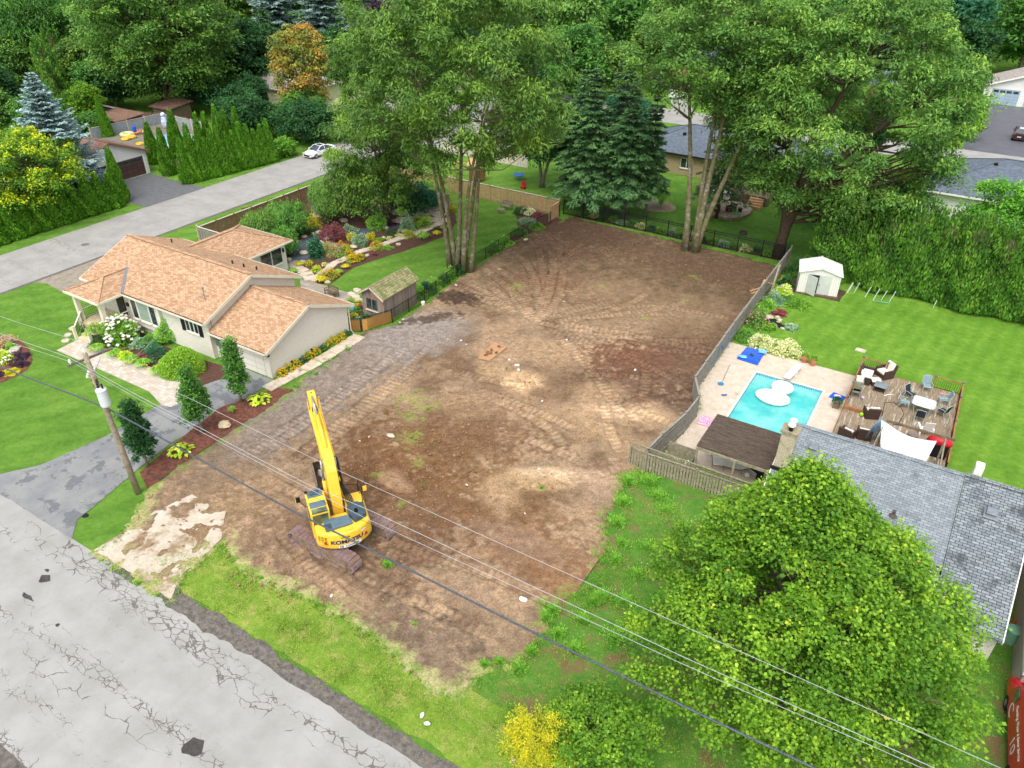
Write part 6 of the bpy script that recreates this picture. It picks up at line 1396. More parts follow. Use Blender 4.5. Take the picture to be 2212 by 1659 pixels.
b = MB(); b.bar((dx0, ybr-.1, dz+.12), (-1.1, ybr-.1, dz+.12), .12, .3); b.build('edge_board', WOODR, dk)
# shade frame and sail
sf = thing('sail_frame', 'timber frame that carries the white shade sail', 'frame', (2.5, 46, 0))
zf = 2.55
pA, pB, pC, pD = [tuple(g(1705.07+x*.1875, 748.85+y*.1875, zf)) for x, y in ((1115, 850), (1910, 1078), (900, 1135), (1815, 1410))]
b = MB(); b.bar(pA, pB, .09, .16); b.bar(pC, pD, .09, .16); b.build('beam', WOODB, sf)
b = MB(); q1 = Vector(pB)+(Vector(pA)-Vector(pB)).normalized()*.5; q2 = Vector(pD)+(Vector(pC)-Vector(pD)).normalized()*.35; b.bar(q1-Vector((0, 0, .1)), q2-Vector((0, 0, .1)), .08, .14); q3 = Vector(pC)+(Vector(pD)-Vector(pC)).normalized()*.3; b.bar(Vector(pA)-Vector((0, 0, .1)), q3-Vector((0, 0, .1)), .06, .12); b.build('cross_beam', WOODG, sf)
for q in (pA, q1, q3, q2): MB().box(q[0]-.06, q[0]+.06, q[1]-.06, q[1]+.06, .4, zf-.05).build('post', WOODG, sf)
SAIL = mat('sail_cloth', srgb('#e6e4e6'), srgb('#d9d7da'), 1.2, .6, .05)
c0, c1, c2, c3 = [Vector(g(1705.07+x*.1875, 748.85+y*.1875, z)) for x, y, z in ((1060, 840, 2.6), (1700, 1088, 2.5), (1570, 1330, 2.35), (1050, 1160, 2.2))]
b = MB(); n = 14; vs = []
for i in range(n+1):
    for j in range(n+1):
        s, t = i/n, j/n; p = c0.lerp(c1, s).lerp(c3.lerp(c2, s), t)
        p += Vector((0, -1, 0))*.42*4*s*(1-s)*(1-t)*.9; p.z -= .35*4*s*(1-s)*(.4+.6*t)-.05*math.sin(s*9+t*14)*(1-s); vs.append(p)
b.add(vs, [(i*(n+1)+j, (i+1)*(n+1)+j, (i+1)*(n+1)+j+1, i*(n+1)+j+1) for i in range(n) for j in range(n)])
o = b.build('shade_sail', SAIL, smooth=True); so_ = o.modifiers.new('s', 'SOLIDIFY'); so_.thickness = .012; tag(o, 'white cloth shade sail stretched between the timber beams', 'shade sail')
b = MB(); a_, c_ = Vector(g(1903, 905, 2.5)), Vector(g(1886, 945, 1.0))
for k in range(7): b.tube([a_+Vector((.02*k, 0, 0)), a_.lerp(c_, .5)+Vector((-.25+.1*k, .05*(k % 2), 0)), c_+Vector((-.4+.13*k, .1*(k % 3), -.2))], .05, 6)
tag(b.build('furled_curtain', mat('curtain_blue', srgb('#7f98ac'), srgb('#56708a'), 5, .7, .2), smooth=True), 'blue-grey curtain gathered at the corner of the sail frame', 'curtain')
# furniture on the deck
F5 = lambda x, y, z=dz: tuple(g(1705.07+x*.1875, 748.85+y*.1875, z))
def armchair(name, pos, a, lab, wk=WKR, cu=WKW, sc=1, backc=True, grp=None):
    b = MB(); b.box(-.4, .4, -.38, .38, .06, .3); b.box(-.45, -.34, -.4, .4, .0, .6); b.box(.34, .45, -.4, .4, .0, .6); b.extr([(.28, .0), (.42, .0), (.56, .88), (.44, .9)], (-.42, 0, 0), (.42, 0, 0), (0, 1, 0))
    q = MB(); q.box(-.33, .33, -.4, .3, .31, .46); parts = [('frame', wk, b, .02), ('seat_cushion', cu, q, .05)]
    if backc: r = MB(); r.cbox((0, .33, .72), (.62, .14, .56), 0, -.22); parts.append(('back_cushion', cu, r, .05))
    return patch(name, lab, 'chair', pos, a, parts, dz, grp, sc)
c = F5(1085, 340); armchair('wicker_armchair', c, R(-40), 'big wicker armchair with cream cushions in the deck\'s far left corner', sc=1.15)
c = F5(930, 800); armchair('wicker_chair', c, R(-155), 'wicker chair with leaning cream cushion at the step between deck halves')
c = F5(650, 1040); armchair('woven_chair', c, R(165), 'brown woven chair with white pad, left of its pair by the roof', cu=WHITE, backc=False, grp='pair of woven chairs near the roof')
c = F5(850, 1040); armchair('woven_chair', c, R(190), 'brown woven chair with white pad, right of its pair by the roof', cu=WHITE, backc=False, grp='pair of woven chairs near the roof')
b = MB(); b.box(-.45, .45, -.9, .9, .0, .3); b.box(-.45, -.33, -.9, .9, .3, .75); b.box(-.33, .45, .8, .92, .3, .6); b.box(-.33, .45, -.92, -.8, .3, .6); q = MB(); q.box(-.3, .42, -.76, -.02, .31, .46); q.box(-.3, .42, .02, .76, .31, .46); r = MB(); r.cbox((-.24, -.4, .62), (.14, .5, .4), 0, 0, -.2)
c = F5(870, 370); patch('wicker_sofa', 'dark wicker sofa with cream cushions along the left deck rail', 'sofa', c, 0, [('frame', WKR, b, .02), ('seat_cushion', WKW, q, .05), ('pillow', WHITE, r, .04)], dz)
b = MB(); b.box(-.35, .35, -.35, .35, 0, .36); q = MB(); q.box(-.36, .36, -.36, .36, .37, .48); c = F5(985, 435); patch('footstool', 'round-edged cream footstool beside the glass side table', 'footstool', c, R(20), [('base', WKR, b, .04), ('cushion', WKW, q, .05)], dz, None, .9)
b = MB(); [b.box(x-.03, x+.03, y-.03, y+.03, 0, .42) for x in (-.35, .35) for y in (-.35, .35)]; b.box(-.34, .34, -.34, .34, .1, .13); q = MB(); q.box(-.42, .42, -.42, .42, .42, .46); c = F5(1040, 500); patch('side_table', 'square slate-topped wicker side table on the deck', 'table', c, R(-4), [('frame', WKR, b, 0), ('table_top', mat('slate_top', srgb('#7f8a8e'), srgb('#6c777b'), 2, .3, .02), q, .01)], dz)
c = F5(790, 480)
for k, (dy, m1) in enumerate(((0, WHITE), (-.18, WKW), (-.95, mat('grey_plastic', srgb('#8c8f88'), srgb('#76796f'), 2, .5, .1)), (-1.15, mat('olive_plastic', srgb('#7c7e64'), srgb('#66684f'), 2, .5, .1)))):
    b = MB(); b.box(-.28, .28, -.25, .25, .4, .44); b.cbox((0, .26, .68), (.52, .05, .45), 0, -.2); f = MB()
    for x in (-.26, .26):
        f.tube([(x, -.24, 0), (x, -.22, .62), (x, .25, .64)], .02, 5); f.tube([(x, .26, 0), (x, .24, .9)], .02, 5)
    patch('folding_chair', ['white plastic chair standing first by the left rail', 'cream plastic chair nested behind the white one', 'grey chair with square seat by the left rail', 'olive chair nearest the step by the left rail'][k], 'chair', (c[0], c[1]+dy), R(10), [('seat', m1, b, .01), ('frame', GREYM, f, 0)], dz, 'chairs lined up along the left deck rail')
# dining table and patio chairs
b = MB(); 
for x in (-.55, .55):
    for y in (-.5, .5): b.tube([(x*.8, y*.8, 0), (x, y, .7)], .025, 6)
q = MB(); q.prism([(.72*math.copysign(abs(math.cos(t))**.35, math.cos(t)), .68*math.copysign(abs(math.sin(t))**.35, math.sin(t))) for t in [6.2832*i/28+.01 for i in range(28)]], .7, .73)
SG = mat('sage_frame', srgb('#a9c0b6'), srgb('#90a89e'), 3, .4, .03)
c = F5(1555, 645, dz+.7); tb = patch('dining_table', 'square glass-topped patio table with rounded corners', 'table', (c[0], c[1]), R(-3), [('leg', SG, b, 0), ('table_top', mat('frosted_top', srgb('#c6cccc'), srgb('#b4bbbc'), 1.5, .12, .02, spec=.6), q, .01)], dz)
BLT = mat('patterned_fabric', srgb('#8faab2'), srgb('#54606a'), 22, .8, .1, fine=44); NVY = mat('dark_cushion', srgb('#30343e'), srgb('#22252c'), 3, .8, .1)
def pchair(pos, a, lab, fab=BLT, tilt=0):
    f = MB()
    for s in (-.29, .29):
        f.tube([(s, -.36, 0), (s, -.3, .62), (s, .1, .66), (s, .3, .62)], .018, 6); f.tube([(s, .42, 0), (s, .2, .42), (s, .38, 1.0)], .018, 6)
    f.tube([(-.29, .38, 1.0), (0, .4, 1.04), (.29, .38, 1.0)], .018, 6); f.tube([(-.29, -.3, .42), (.29, -.3, .42)], .018, 6)
    s_ = MB(); s_.cbox((0, -.02, .43), (.54, .54, .05)); k = MB(); k.cbox((0, .3, .74), (.52, .05, .56), 0, -.28)
    t = patch('patio_chair', lab, 'chair', (pos[0], pos[1]), a, [('frame', SG, f, 0), ('seat', fab, s_, .02), ('backrest', fab, k, .02)], dz, 'sage-framed patio chairs round the glass table')
    return t
for (x, y), a, lab, fb in (((1300, 690), 100, 'patio chair with spotted fabric, left of the glass table', BLT), ((1375, 600), 60, 'patio chair with dark cushion at the table\'s far left corner', NVY), ((1565, 500), 20, 'patio chair pushed toward the far rail beyond the table', BLT), ((1770, 660), -75, 'patio chair with spotted back right of the table', BLT), ((1755, 800), -120, 'patio chair by the right rail nearest the shade sail', NVY), ((1490, 850), 178, 'patio chair turned backwards in front of the table', NVY)):
    c = F5(x, y); pchair(c, R(a), lab, fb)
b = MB(); b.cbox((0, 0, .36), (.6, .55, .05), 0, .1)
for k in range(5): b.cbox((-.24+k*.12, .38, .78), (.11, .03, .8), 0, -.35)
f = MB()
for s in (-.36, .36): f.cbox((s, 0, .56), (.12, .75, .03)); f.box(s-.05, s+.05, -.34, -.26, 0, .56); f.box(s-.05, s+.05, .26, .34, 0, .54)
c = F5(1545, 1000); patch('adirondack_chair', 'white slatted garden chair under the edge of the shade sail', 'chair', c, R(-160), [('seat', WHITE, b, 0), ('arm', WHITE, f, 0)], dz, None, 1.05)
b = MB(); b.tube([(-.7, .2, 1.1), (-.2, .3, 1.25), (.3, .1, 1.15), (.6, -.2, .9)], .022, 6); b.tube([(.6, -.2, .9), (.5, -.3, .05)], .022, 6); b.tube([(.2, -.5, .03), (.9, -.2, .03)], .022, 6); b.tube([(-.7, .2, 1.1), (-.6, .1, .05)], .022, 6); c = F5(1170, 850); patch('hanging_chair_stand', 'curved black metal stand beside the furled curtain', 'stand', c, 0, [('frame', BLACK, b, 0)], dz)
c = F5(1420, 1040); tag(MB().lathe([(.3, 0), (.34, .25), (.28, .3), (.05, .22)], (c[0], c[1], dz), 16).build('fire_bowl', mat('ash_brown', srgb('#6b5750'), srgb('#8f8078'), 8, .9, .3)), 'round fire bowl full of stones under the shade sail', 'fire bowl')
c = F5(1660, 1240, .5); bb = thing('barbecue_cover', 'red and black covered barbecue at the deck\'s near right corner', 'barbecue', (c[0], c[1], dz))
MB().cbox((c[0], c[1], dz+.45), (1.3, .6, .9)).build('cabinet', BLACK, bb); MB().blob((c[0]+.1, c[1]+.1, dz+1.05), (.75, .4, .35), 5, .12).build('lid', mat('bright_red', srgb('#c8202c'), srgb('#a31820'), 2, .4, .05), bb, smooth=True)
for (x, y), nm, lab, m1, r in (((825, 798), 'toy_ball', 'small lime green toy on the edge board', 'lime', .14), ((842, 600), 'ball', 'small pale violet ball by the lined-up chairs', 'vio', .11), ((1345, 478), 'cup', 'little grey cup standing near the far deck edge', 'gry', .07), ((1738, 553), 'ball', 'small pink ball beside the right-hand rail', 'pnk', .1)):
    mm_ = {'lime': mat('toy_lime', srgb('#9ad020'), srgb('#86b81a'), 3, .5, 0), 'vio': mat('toy_violet', srgb('#a8a0c8'), srgb('#c8c0d8'), 3, .5, 0), 'gry': GREYM, 'pnk': mat('toy_rose', srgb('#e07a80'), srgb('#c86068'), 3, .5, 0)}[m1]
    c = F5(x, y); tag(MB().blob((c[0], c[1], dz+r), r, 1, .02, 8, 12).build(nm, mm_, smooth=True), lab, 'toy')
tag(MB().tube([F5(1095, 565, dz+.05), F5(1130, 552, dz+.05), F5(1200, 553, dz+.05)], .035, 6).build('foam_tube', WHITE, smooth=True), 'bent white foam tube lying on the deck boards', 'tube')
c = g(1805, 880); pl = thing('planter', 'dark wooden planter with green leaves at the deck\'s left corner', 'planter', (c.x, c.y, 0)); MB().cbox((c.x, c.y, .25), (.45, .5, .5)).build('box', WOODB, pl)
rg = np.random.default_rng(3); n = 260; u = nrm(rg.normal(size=(n, 3))); u[:, 2] = np.abs(u[:, 2])
quadmesh('plant', leafquads(u*np.array([.32, .35, .4])+np.array([0, 0, .45]), u, rg.normal(size=(n, 3)), .14, .08), LM['teal'], rg.random(n), pl)
# tubing frame along the hedge, slab in the lawn
for k, (x, y, h) in enumerate(((1645, 680, .9), (1655, 680, .85), (1735, 685, .9), (1880, 740, .9), (1985, 780, 1.0), (2090, 780, .85), (2195, 800, .9))):
    c = (1555.3+x/6, 518.4+y/6); p = g(*c); tag(MB().tube([p, p+Vector((.25, .1, h*1.15))], .035, 6).build('stake', mat('stake_pale', srgb('#d5dcd8'), srgb('#a8c0bc'), 3, .5, .05)), ['leftmost white stake by the metal shed', 'white stake touching the leftmost one', 'third white stake along the hedge', 'fourth white stake along the hedge', 'tallest white stake, at the start of the low rail', 'thin pale stake in the low rail\'s middle', 'white stake at the right end of the low rail'][k], 'stake')
tag(MB().tube([g(1885, 649, .1), g(1921, 655, .1)], .03, 5).build('low_rail', mat('rail_teal', srgb('#6fb0a8'), srgb('#58988f'), 3, .5, .05)), 'thin teal rail lying between white stakes by the hedge', 'rail')
for k, (x, y) in enumerate(((2015, 666), (2039, 664))): p = g(x, y); tag(MB().tube([p, p+Vector((.1, 0, .8))], .035, 6).build('stake', MATS['stake_pale']), ['pale teal stake alone before the hedge, left one', 'pale teal stake alone before the hedge, right one'][k], 'stake')
c = g(1859, 757.5); tag(MB().cbox((c.x, c.y, .04), (.75, .5, .06), -.1).build('paving_slab', FLAG), 'single pale slab set in the middle of the neighbour\'s lawn', 'slab')
# ---------------------------------------------------------------- planting round the bungalow
ORD = ['first', 'second', 'third', 'fourth', 'fifth', 'sixth', 'seventh', 'eighth', 'ninth', 'tenth', 'eleventh', 'twelfth', 'thirteenth', 'fourteenth', 'fifteenth', 'sixteenth', 'seventeenth', 'eighteenth', 'nineteenth', 'twentieth']
for (x, y), nm, H, rr, lab, mk in (((320, 1008), 1, 5.3, 1.2, 'dark columnar hornbeam nearest the utility pole, beside the driveway', 'dark'), ((438, 935), 2, 5.2, 1.25, 'middle columnar hornbeam of the three by the driveway', 'mid'), ((522, 868), 3, 5.4, 1.1, 'columnar hornbeam nearest the garage corner', 'mid')):
    c = g(x, y); tree('columnar_hornbeam', lab, (c.x, c.y), H, .35, rr, rr, 120, 90, .16, .10, LM[mk], BARK, tr=.09, cr=.38, seed=40+nm, shape='cone', droop=.0, flat=1.0, limbs=.3, inner=.1, group='columnar trees beside the driveway')
c = g(395, 800); shrub('round_bush', 'large clipped round bush with bronze tips before the bungalow wall', (c.x, c.y, 0), 1.75, 1.95, LM['burn'], 5, 9000, .13, .08, lump=.03)
def gp8(x, y): return g(115.2+x*.36163/1.736, 725.8+y*.36163/1.736)
def gz(x, y): return g(195.9+x*.25418, 679.7+y*.25418)     # zoom of the front bed
c = gz(280, 215); shrub('hydrangea_bush', 'hydrangea with white and pink flower heads before the big window', (c.x, c.y, 0), 1.45, 2.1, LM['shrub'], 6, 5200, .14, .1, flowers='white', fn=110, fs=.34, lump=.12)
c = gz(640, 240); shrub('bright_bush', 'bright green leafy shrub standing against the bungalow wall', (c.x, c.y+.2, 0), .75, 1.7, LM['grassy'], 7, 2600, .13, .09, lift=.3)
for k, (x, y, r, h, mk, lab) in enumerate(((440, 250, .9, .8, 'silver', 'leafy silver-green shrub right of the hydrangea'), (560, 330, .95, .95, 'teal', 'dark blue-green shrub left of the clipped round bush'), (450, 370, .5, .5, 'red', 'small bronze-purple plant in the front bed'), (520, 240, .8, .8, 'mid', 'mid green spreading shrub below the bright one'), (290, 345, .5, .6, 'lime', 'yellow-green small shrub at the walk edge'), (75, 230, .9, .7, 'dark', 'dark green mound beside the porch steps'))):
    c = gz(x, y+20); shrub('garden_shrub', lab, (c.x, c.y, 0), r, h, LM[mk], 60+k, 1500, .13, .08)
for k, (x, y) in enumerate(((200, 345), (350, 400), (455, 430), (575, 490), (60, 300))):
    c = gz(x, y+10); tuft('daylily', 'yellow daylily clump, %s from the porch along the front walk' % ORD[(k+1) % 5], (c.x, c.y, 0), .75, .62, LM['grassy'], 70+k, 260, flowers='yellow', fn=7, fs=.16, group='daylily clumps along the front walk')
c = g(217, 745); t = shrub('standard_shrub', 'lollipop shrub with reddish leaves beside the porch steps', (c.x, c.y, 0), .75, .6, LM['burn'], 77, 1500, .1, .06, lift=1.3)
c = g(205, 722); shrub('garden_shrub', 'dark shrub left of the porch newel', (c.x-.9, c.y, 0), .6, .6, LM['dark'], 78, 700, .12, .07)
# island bed at the left edge
for k, (x, y, r, h, mk, fl, lab) in enumerate(((12, 737, .9, .5, 'ornamental', 'pink', 'pinkish flower mass at the far edge of the island bed'), (24, 750, .45, .4, 'grassy', None, 'small green mound in the island bed'), (8, 775, .8, .8, 'lime', 'white', 'lime shrub with white flower heads in the island bed'), (42, 770, .75, .45, 'purple', None, 'low dusty purple shrub at the island bed\'s centre'), (45, 785, .6, .3, 'purple', None, 'second dusty purple shrub, nearer the bed edge'), (24, 802, .55, .35, 'gold', None, 'golden leafed plant at the near edge of the island bed'), (-4, 808, .5, .35, 'purple', None, 'purple mound at the left frame edge of the island bed'))):
    c = g(x, y+4); shrub('garden_shrub', lab, (c.x, c.y, 0), r, h, LM[mk], 80+k, 1300, .12, .08, flowers=fl, fn=60, fs=.2)
tag(MB().blob(tuple(g(31, 758, .15)), (.5, .4, .2), 3, .25).blob(tuple(g(36, 752, .12)), (.3, .3, .15), 4, .25).build('rock', mat('pale_rock', srgb('#c9c2b2'), srgb('#8f8878'), 4, .9, .4)), 'pale rocks grouped in the island bed', 'rock')
# drive bed
c = g(560, 868); hosta('hosta', 'lime hosta at the corner by the garage path', (c.x, c.y, 0), .85, LM['lime'], 1, 60)
c = g(391, 978); hosta('hosta', 'lime hosta in red mulch between the pole and the middle hornbeam', (c.x, c.y, 0), .8, LM['lime'], 2, 60)
c = g(503, 893); tuft('iris_clump', 'spiky iris clump in the red mulch near the garage', (c.x, c.y, 0), .4, .6, LM['grassy'], 3, 60)
ROCKM = mat('tan_rock', srgb('#c8b694'), srgb('#97866a'), 3, .9, .4)
c = g(484, 917, .2); tag(MB().blob((c.x, c.y, .18), (.5, .36, .27), 12, .16, 6, 8).build('rock', ROCKM, bevel=.03), 'angular tan boulder in the red mulch bed', 'rock')
# marigold edging along the garage wall
for k in range(11):
    y = 31.6+k*.72; fl = k in (0, 1, 2, 4, 5, 7, 8, 9); shrub('coneflower', ('orange-yellow coneflower clump, %s from the driveway along the garage wall' if fl else 'green leafy clump, %s from the driveway along the garage wall') % ORD[k], (-39.2, y, 0), .42, .62, LM['dark' if not fl else 'shrub'], 100+k, 520, .1, .06, flowers='yellow' if fl else None, fn=75, fs=.12, group='flower clumps along the garage wall')
for k, (x, y) in enumerate(((634, 801), (676, 774))): c = g(x, y); tag(MB().tube([(c.x, c.y, 0), (c.x, c.y, .75)], .02, 6).cbox((c.x, c.y, .8), (.14, .14, .1)).build('path_light', BLACK), ['black path light by the flowers near the driveway end', 'black path light by the flowers toward the garden corner'][k], 'lamp')
for k, (x, y, r) in enumerate(((700, 797, .6), (683, 808, .5), (728, 776, .4), (752, 757, .4))): c = g(x, y); shrub('weed_clump', 'low green groundcover patch, %s from the driveway beside the flagstones' % ORD[k], (c.x, c.y, 0), r, .16, LM['mid'], 120+k, 420, .1, .07, group='groundcover by the flagstones', cat='weed')
# ---------------------------------------------------------------- back garden
def g7(x, y): return g(576+x*.1875, 403.2+y*.1875)
PL = [
 (580, 800, 'climber', .85, 2.3, 'teal', None, 'tall dark ivy cone at the gravel path', 2400, .2),
 (770, 590, 'red_maple', 1.6, 1.9, 'red', None, 'dark red lace-leaf maple on the gravel path edge', 3600, .13),
 (700, 690, 'garden_shrub', .9, .6, 'silver', None, 'pale blue-green trailing juniper under the red maple', 900, .1),
 (960, 520, 'garden_shrub', 1.0, 1.0, 'silver', None, 'grey-green juniper between the red maple and drooping tree', 1200, .1),
 (1070, 660, 'garden_shrub', 1.0, 1.4, 'silver', None, 'large silvery green shrub by the middle of the garden path', 1700, .12),
 (980, 600, 'garden_shrub', .6, 1.0, 'gold', None, 'yellow-green shrub left of the silvery one', 800, .1),
 (1195, 590, 'garden_shrub', .6, .8, 'gold', None, 'upright yellow-green shrub right of the silvery one', 900, .1),
 (1305, 615, 'garden_shrub', .42, .5, 'grassy', None, 'small clipped green ball by the garden path', 700, .07),
 (1265, 470, 'garden_shrub', 1.3, 1.9, 'grassy', None, 'big feathery bright green bush beside the rocks', 2600, .13),
 (1400, 430, 'garden_shrub', .9, .7, 'purple', None, 'grey-purple lavender mound before the terrace', 1100, .1),
 (1620, 500, 'garden_shrub', 1.1, 1.9, 'silver', None, 'tall pale flowering shrub at the stone terrace', 2000, .12),
 (1800, 450, 'garden_shrub', 1.3, 1.5, 'burn', None, 'olive and bronze rounded shrub on the terrace edge', 2400, .1),
 (1430, 530, 'garden_shrub', .7, .4, 'dark', None, 'flat dark green mound below the lavender', 600, .1),
 (1535, 560, 'garden_shrub', .45, .35, 'varieg', None, 'little variegated plant by the path\'s far half', 400, .1),
 (1410, 590, 'garden_shrub', .4, .3, 'varieg', None, 'pale small plant beside the path stones', 350, .1),
 (740, 740, 'garden_shrub', 1.5, .9, 'ornamental', 'pink', 'wide drift of pink flowers beside the ivy cone', 2300, .12),
 (830, 760, 'garden_shrub', 1.1, .8, 'shrub', 'pink', 'green and pink flower mound nearest the path', 1700, .12),
 (490, 890, 'garden_shrub', .45, .6, 'gold', None, 'small golden ball at the pebble corner', 700, .08),
 (580, 960, 'garden_shrub', .5, .6, 'lime', None, 'round lime yellow ball near the flagstones', 900, .08),
 (670, 890, 'garden_shrub', .35, .3, 'varieg', None, 'little pale rosette plant in mulch by the ivy', 300, .1),
 (1080, 800, 'garden_shrub', .35, .5, 'grassy', None, 'clipped green ball at the path\'s near half', 600, .07),
 (1400, 700, 'garden_shrub', .6, .35, 'grassy', None, 'flat green cushion plant on the lawn side of the path', 600, .1),
 (1240, 780, 'garden_shrub', .45, .35, 'red', None, 'small reddish plant on the lawn side of the path', 400, .1),
 (1700, 190, 'garden_shrub', .6, 1.3, 'mid', None, 'upright green shrub at the left end of the plank screen', 1000, .12),
 (540, 440, 'garden_shrub', 1.0, 1.2, 'gold', None, 'bright yellow-green shrub under the weeping trees', 1500, .12),
 (450, 520, 'garden_shrub', 1.7, .5, 'dark', None, 'flat dark ground cover left of the gravel path', 1700, .13),
 (240, 730, 'garden_shrub', .7, .8, 'shrub', None, 'green shrub at the rear corner of the back wing', 800, .1),
 (1950, 490, 'garden_shrub', .35, .5, 'dark', None, 'dark little ball near the tall trunks', 500, .07)]
for k, (x, y, nm, r, h, mk, fl, lab, n, L) in enumerate(PL):
    c = g7(x, y+12); shrub(nm, lab, (c.x, c.y, 0), r*.9, h*.95, LM[mk], 200+k, int(n*1.1), L, L*.6, flowers=fl, fn=int(120*r), fs=.12)
for k, (x, y, r) in enumerate(((1640, 580, .6), (1270, 715, .75), (960, 800, .55), (920, 740, .5), (720, 1040, .95), (2140, 290, .5), (860, 700, .3), (1000, 860, .7), (1060, 850, .6))):
    c = g7(x, y); shrub('coneflower', 'orange-yellow flower clump, ' + ('by the far half of the garden path', 'biggest at the garden path\'s middle', 'just below the pink drift', 'upper one beside the pink drift', 'large one nearest the garden bench', 'between the trunks and the plank screen', 'tiny one among the pink drift', 'low one under the pink drift, lawn side', 'right of the low one, lawn side')[k], (c.x, c.y, 0), r, .75, LM['shrub'], 260+k, 900, .12, .06, flowers='orange' if k % 2 == 0 else 'yellow', fn=int(190*r), fs=.12)
for k, (x, y, r) in enumerate(((1810, 600, .95), (1960, 550, .6), (2050, 480, .6), (910, 930, .5), (820, 1000, .6), (630, 1090, .7), (310, 980, .5), (380, 900, .5))):
    c = g7(x, y+10); tuft('ornamental_grass', 'arching grassy plant, ' + ('largest beside the path near the trunks', 'second nearest the trunks', 'closest to the tall trunks', 'pale one below the pink drift', 'next to the large orange clump', 'left of the large orange clump', 'by the rear flagstones', 'at the pebble corner')[k], (c.x, c.y, 0), r, r*.85, LM['grassy' if k % 2 == 0 else 'gold'], 280+k, 230)
rocks = [(430, 770, .5), (600, 530, .4), (540, 545, .3), (440, 580, .35), (410, 885, .45), (1000, 700, .45), (1215, 485, .35), (1370, 475, .4), (1590, 515, .35), (1350, 585, .25), (1520, 665, .3), (1160, 795, .32), (700, 1105, .35), (1530, 610, .2), (630, 650, .4), (690, 605, .35), (350, 640, .3), (300, 690, .35), (270, 760, .35), (265, 840, .3), (880, 390, .45), (1640, 160, .3), (1570, 205, .25), (1560, 250, .35)]
RK = [MB().blob((0, 0, .3), (1, .78, .5), 20+k, .15, 6, 8) for k in range(3)]; PR = mat('garden_rock', srgb('#cabfa6'), srgb('#9a8f78'), 3, .9, .4)
wh = ['big pale boulder lying on the blue gravel', 'cream boulder behind the red maple path bend', 'smaller boulder left of the path bend', 'tan rock where the gravel path starts', 'tan boulder at the pebble corner', 'pale rock amid the mulch left of the orange flowers', 'first rock by the feathery bush', 'rock left of the terrace shrubs', 'pale rock below the tall flowering shrub', 'small stone right of the clipped ball', 'cream stone on the lawn side of the path', 'rounded white stone near the reddish plant', 'stone behind the garden bench', 'small stone by the variegated plant', 'edge rock under the trailing juniper', 'edge rock above the trailing juniper', 'edge rock at the left bend of the gravel', 'edge rock near the wing corner, upper', 'edge rock near the wing corner, middle', 'edge rock near the wing corner, lower', 'flat rock under the drooping tree', 'rock by the plank screen\'s left end', 'small rock above the terrace', 'rock left of the black basin']
for k, (x, y, r) in enumerate(rocks):
    c = g7(x, y+6); o = RK[k % 3].build('rock', PR, origin=(0, 0, 0)) if k < 3 else dup(rk_[k % 3]);
    if k == 0: rk_ = []
    if k < 3: rk_.append(o)
    o.location = (c.x, c.y, 0); o.scale = (r, r, r*.95); o.rotation_euler = (0, 0, k*1.3); tag(o, wh[k], 'rock', 'rocks in the flower garden')
c = g7(1565, 262); tag(MB().lathe([(.65, 0), (.8, .3), (.7, .34), (.05, .2)], (c.x, c.y, 0), 14).build('stone_basin', mat('black_basin', (.03, .03, .03), (.015, .015, .015), 3, .5, .2)), 'black stone basin at the left of the terrace', 'basin')
MO_ = LM['grassy']
a, c = g(925, 425), g(955, 437)
for k, (p, r, mk, fl, lab) in enumerate(((a, 1.1, 'grassy', None, 'bright green vine spilling over the middle of the plank screen'), (c, .9, 'grassy', None, 'vine over the right end of the plank screen'), (g(897, 430), .7, 'silver', 'white', 'pale flowering shrub on the left end of the plank screen'))): shrub('vine', lab, (p.x, p.y-.1, .0), r, .85, LM[mk], 300+k, 1700, .14, .09, flowers=fl, fn=60, fs=.16, lift=1.1, lump=.25)
for k, (x, y, r, h, mk, fl) in enumerate(((1125, 458, .9, .8, 'dark', None), (1141, 458, .8, .7, 'varieg', 'white'), (1160, 464, .5, .5, 'red', None), (1140, 480, 1.0, .6, 'silver', None), (1160, 490, .9, .6, 'shrub', None), (1120, 500, 1.0, .6, 'mid', None), (1090, 525, .9, .9, 'grassy', None), (1065, 540, .8, 1.0, 'mid', None))):
    c = g(x, y+3); shrub('garden_shrub', ('dark mound beside the far bench', 'white flowering mound near the far bench', 'small red plant by the tan fence end', 'silver mound in the corner bed', 'green mound by the chain-link near the corner', 'mid green mound low in the corner bed', 'bright green shrub against the chain-link', 'taller shrub lowest in the corner bed')[k], (c.x, c.y, 0), r, h, LM[mk], 320+k, 1200, .13, .08, flowers=fl, fn=60, fs=.16)
for k in range(6):
    y = 47.6+k*1.15; shrub('fence_vine', 'green vine clump on the chain-link fence, %s from the wooden shed' % ORD[k], (-38.5, y, 0), .75, 1.05, LM['dark' if k % 2 else 'shrub'], 340+k, 900, .12, .08, group='vines on the chain-link fence')
# benches and table
def bench(name, lab, c, a, m, W=1.4):
    f = MB()
    for x in (-W/2+.05, W/2-.05): f.box(x-.035, x+.035, -.28, -.22, 0, .62); f.box(x-.035, x+.035, .2, .26, 0, .92); f.box(x-.03, x+.03, -.28, .24, .58, .63); f.box(x-.03, x+.03, -.25, .24, .34, .4)
    s = MB(); [s.box(-W/2+.03, W/2-.03, -.25+k*.115, -.155+k*.115, .41, .44) for k in range(4)]
    r = MB(); r.box(-W/2+.05, W/2-.05, .21, .25, .86, .93); r.box(-W/2+.05, W/2-.05, .21, .25, .5, .55)
    for k in range(7): x = -W/2+.12+k*(W-.24)/6; r.bar((x-.08, .23, .54), (x+.08, .23, .88), .02, .03); r.bar((x+.08, .235, .54), (x-.08, .235, .88), .02, .03)
    return patch(name, lab, 'bench', c, a, [('frame', m, f, 0), ('seat', m, s, 0), ('backrest', m, r, 0)])
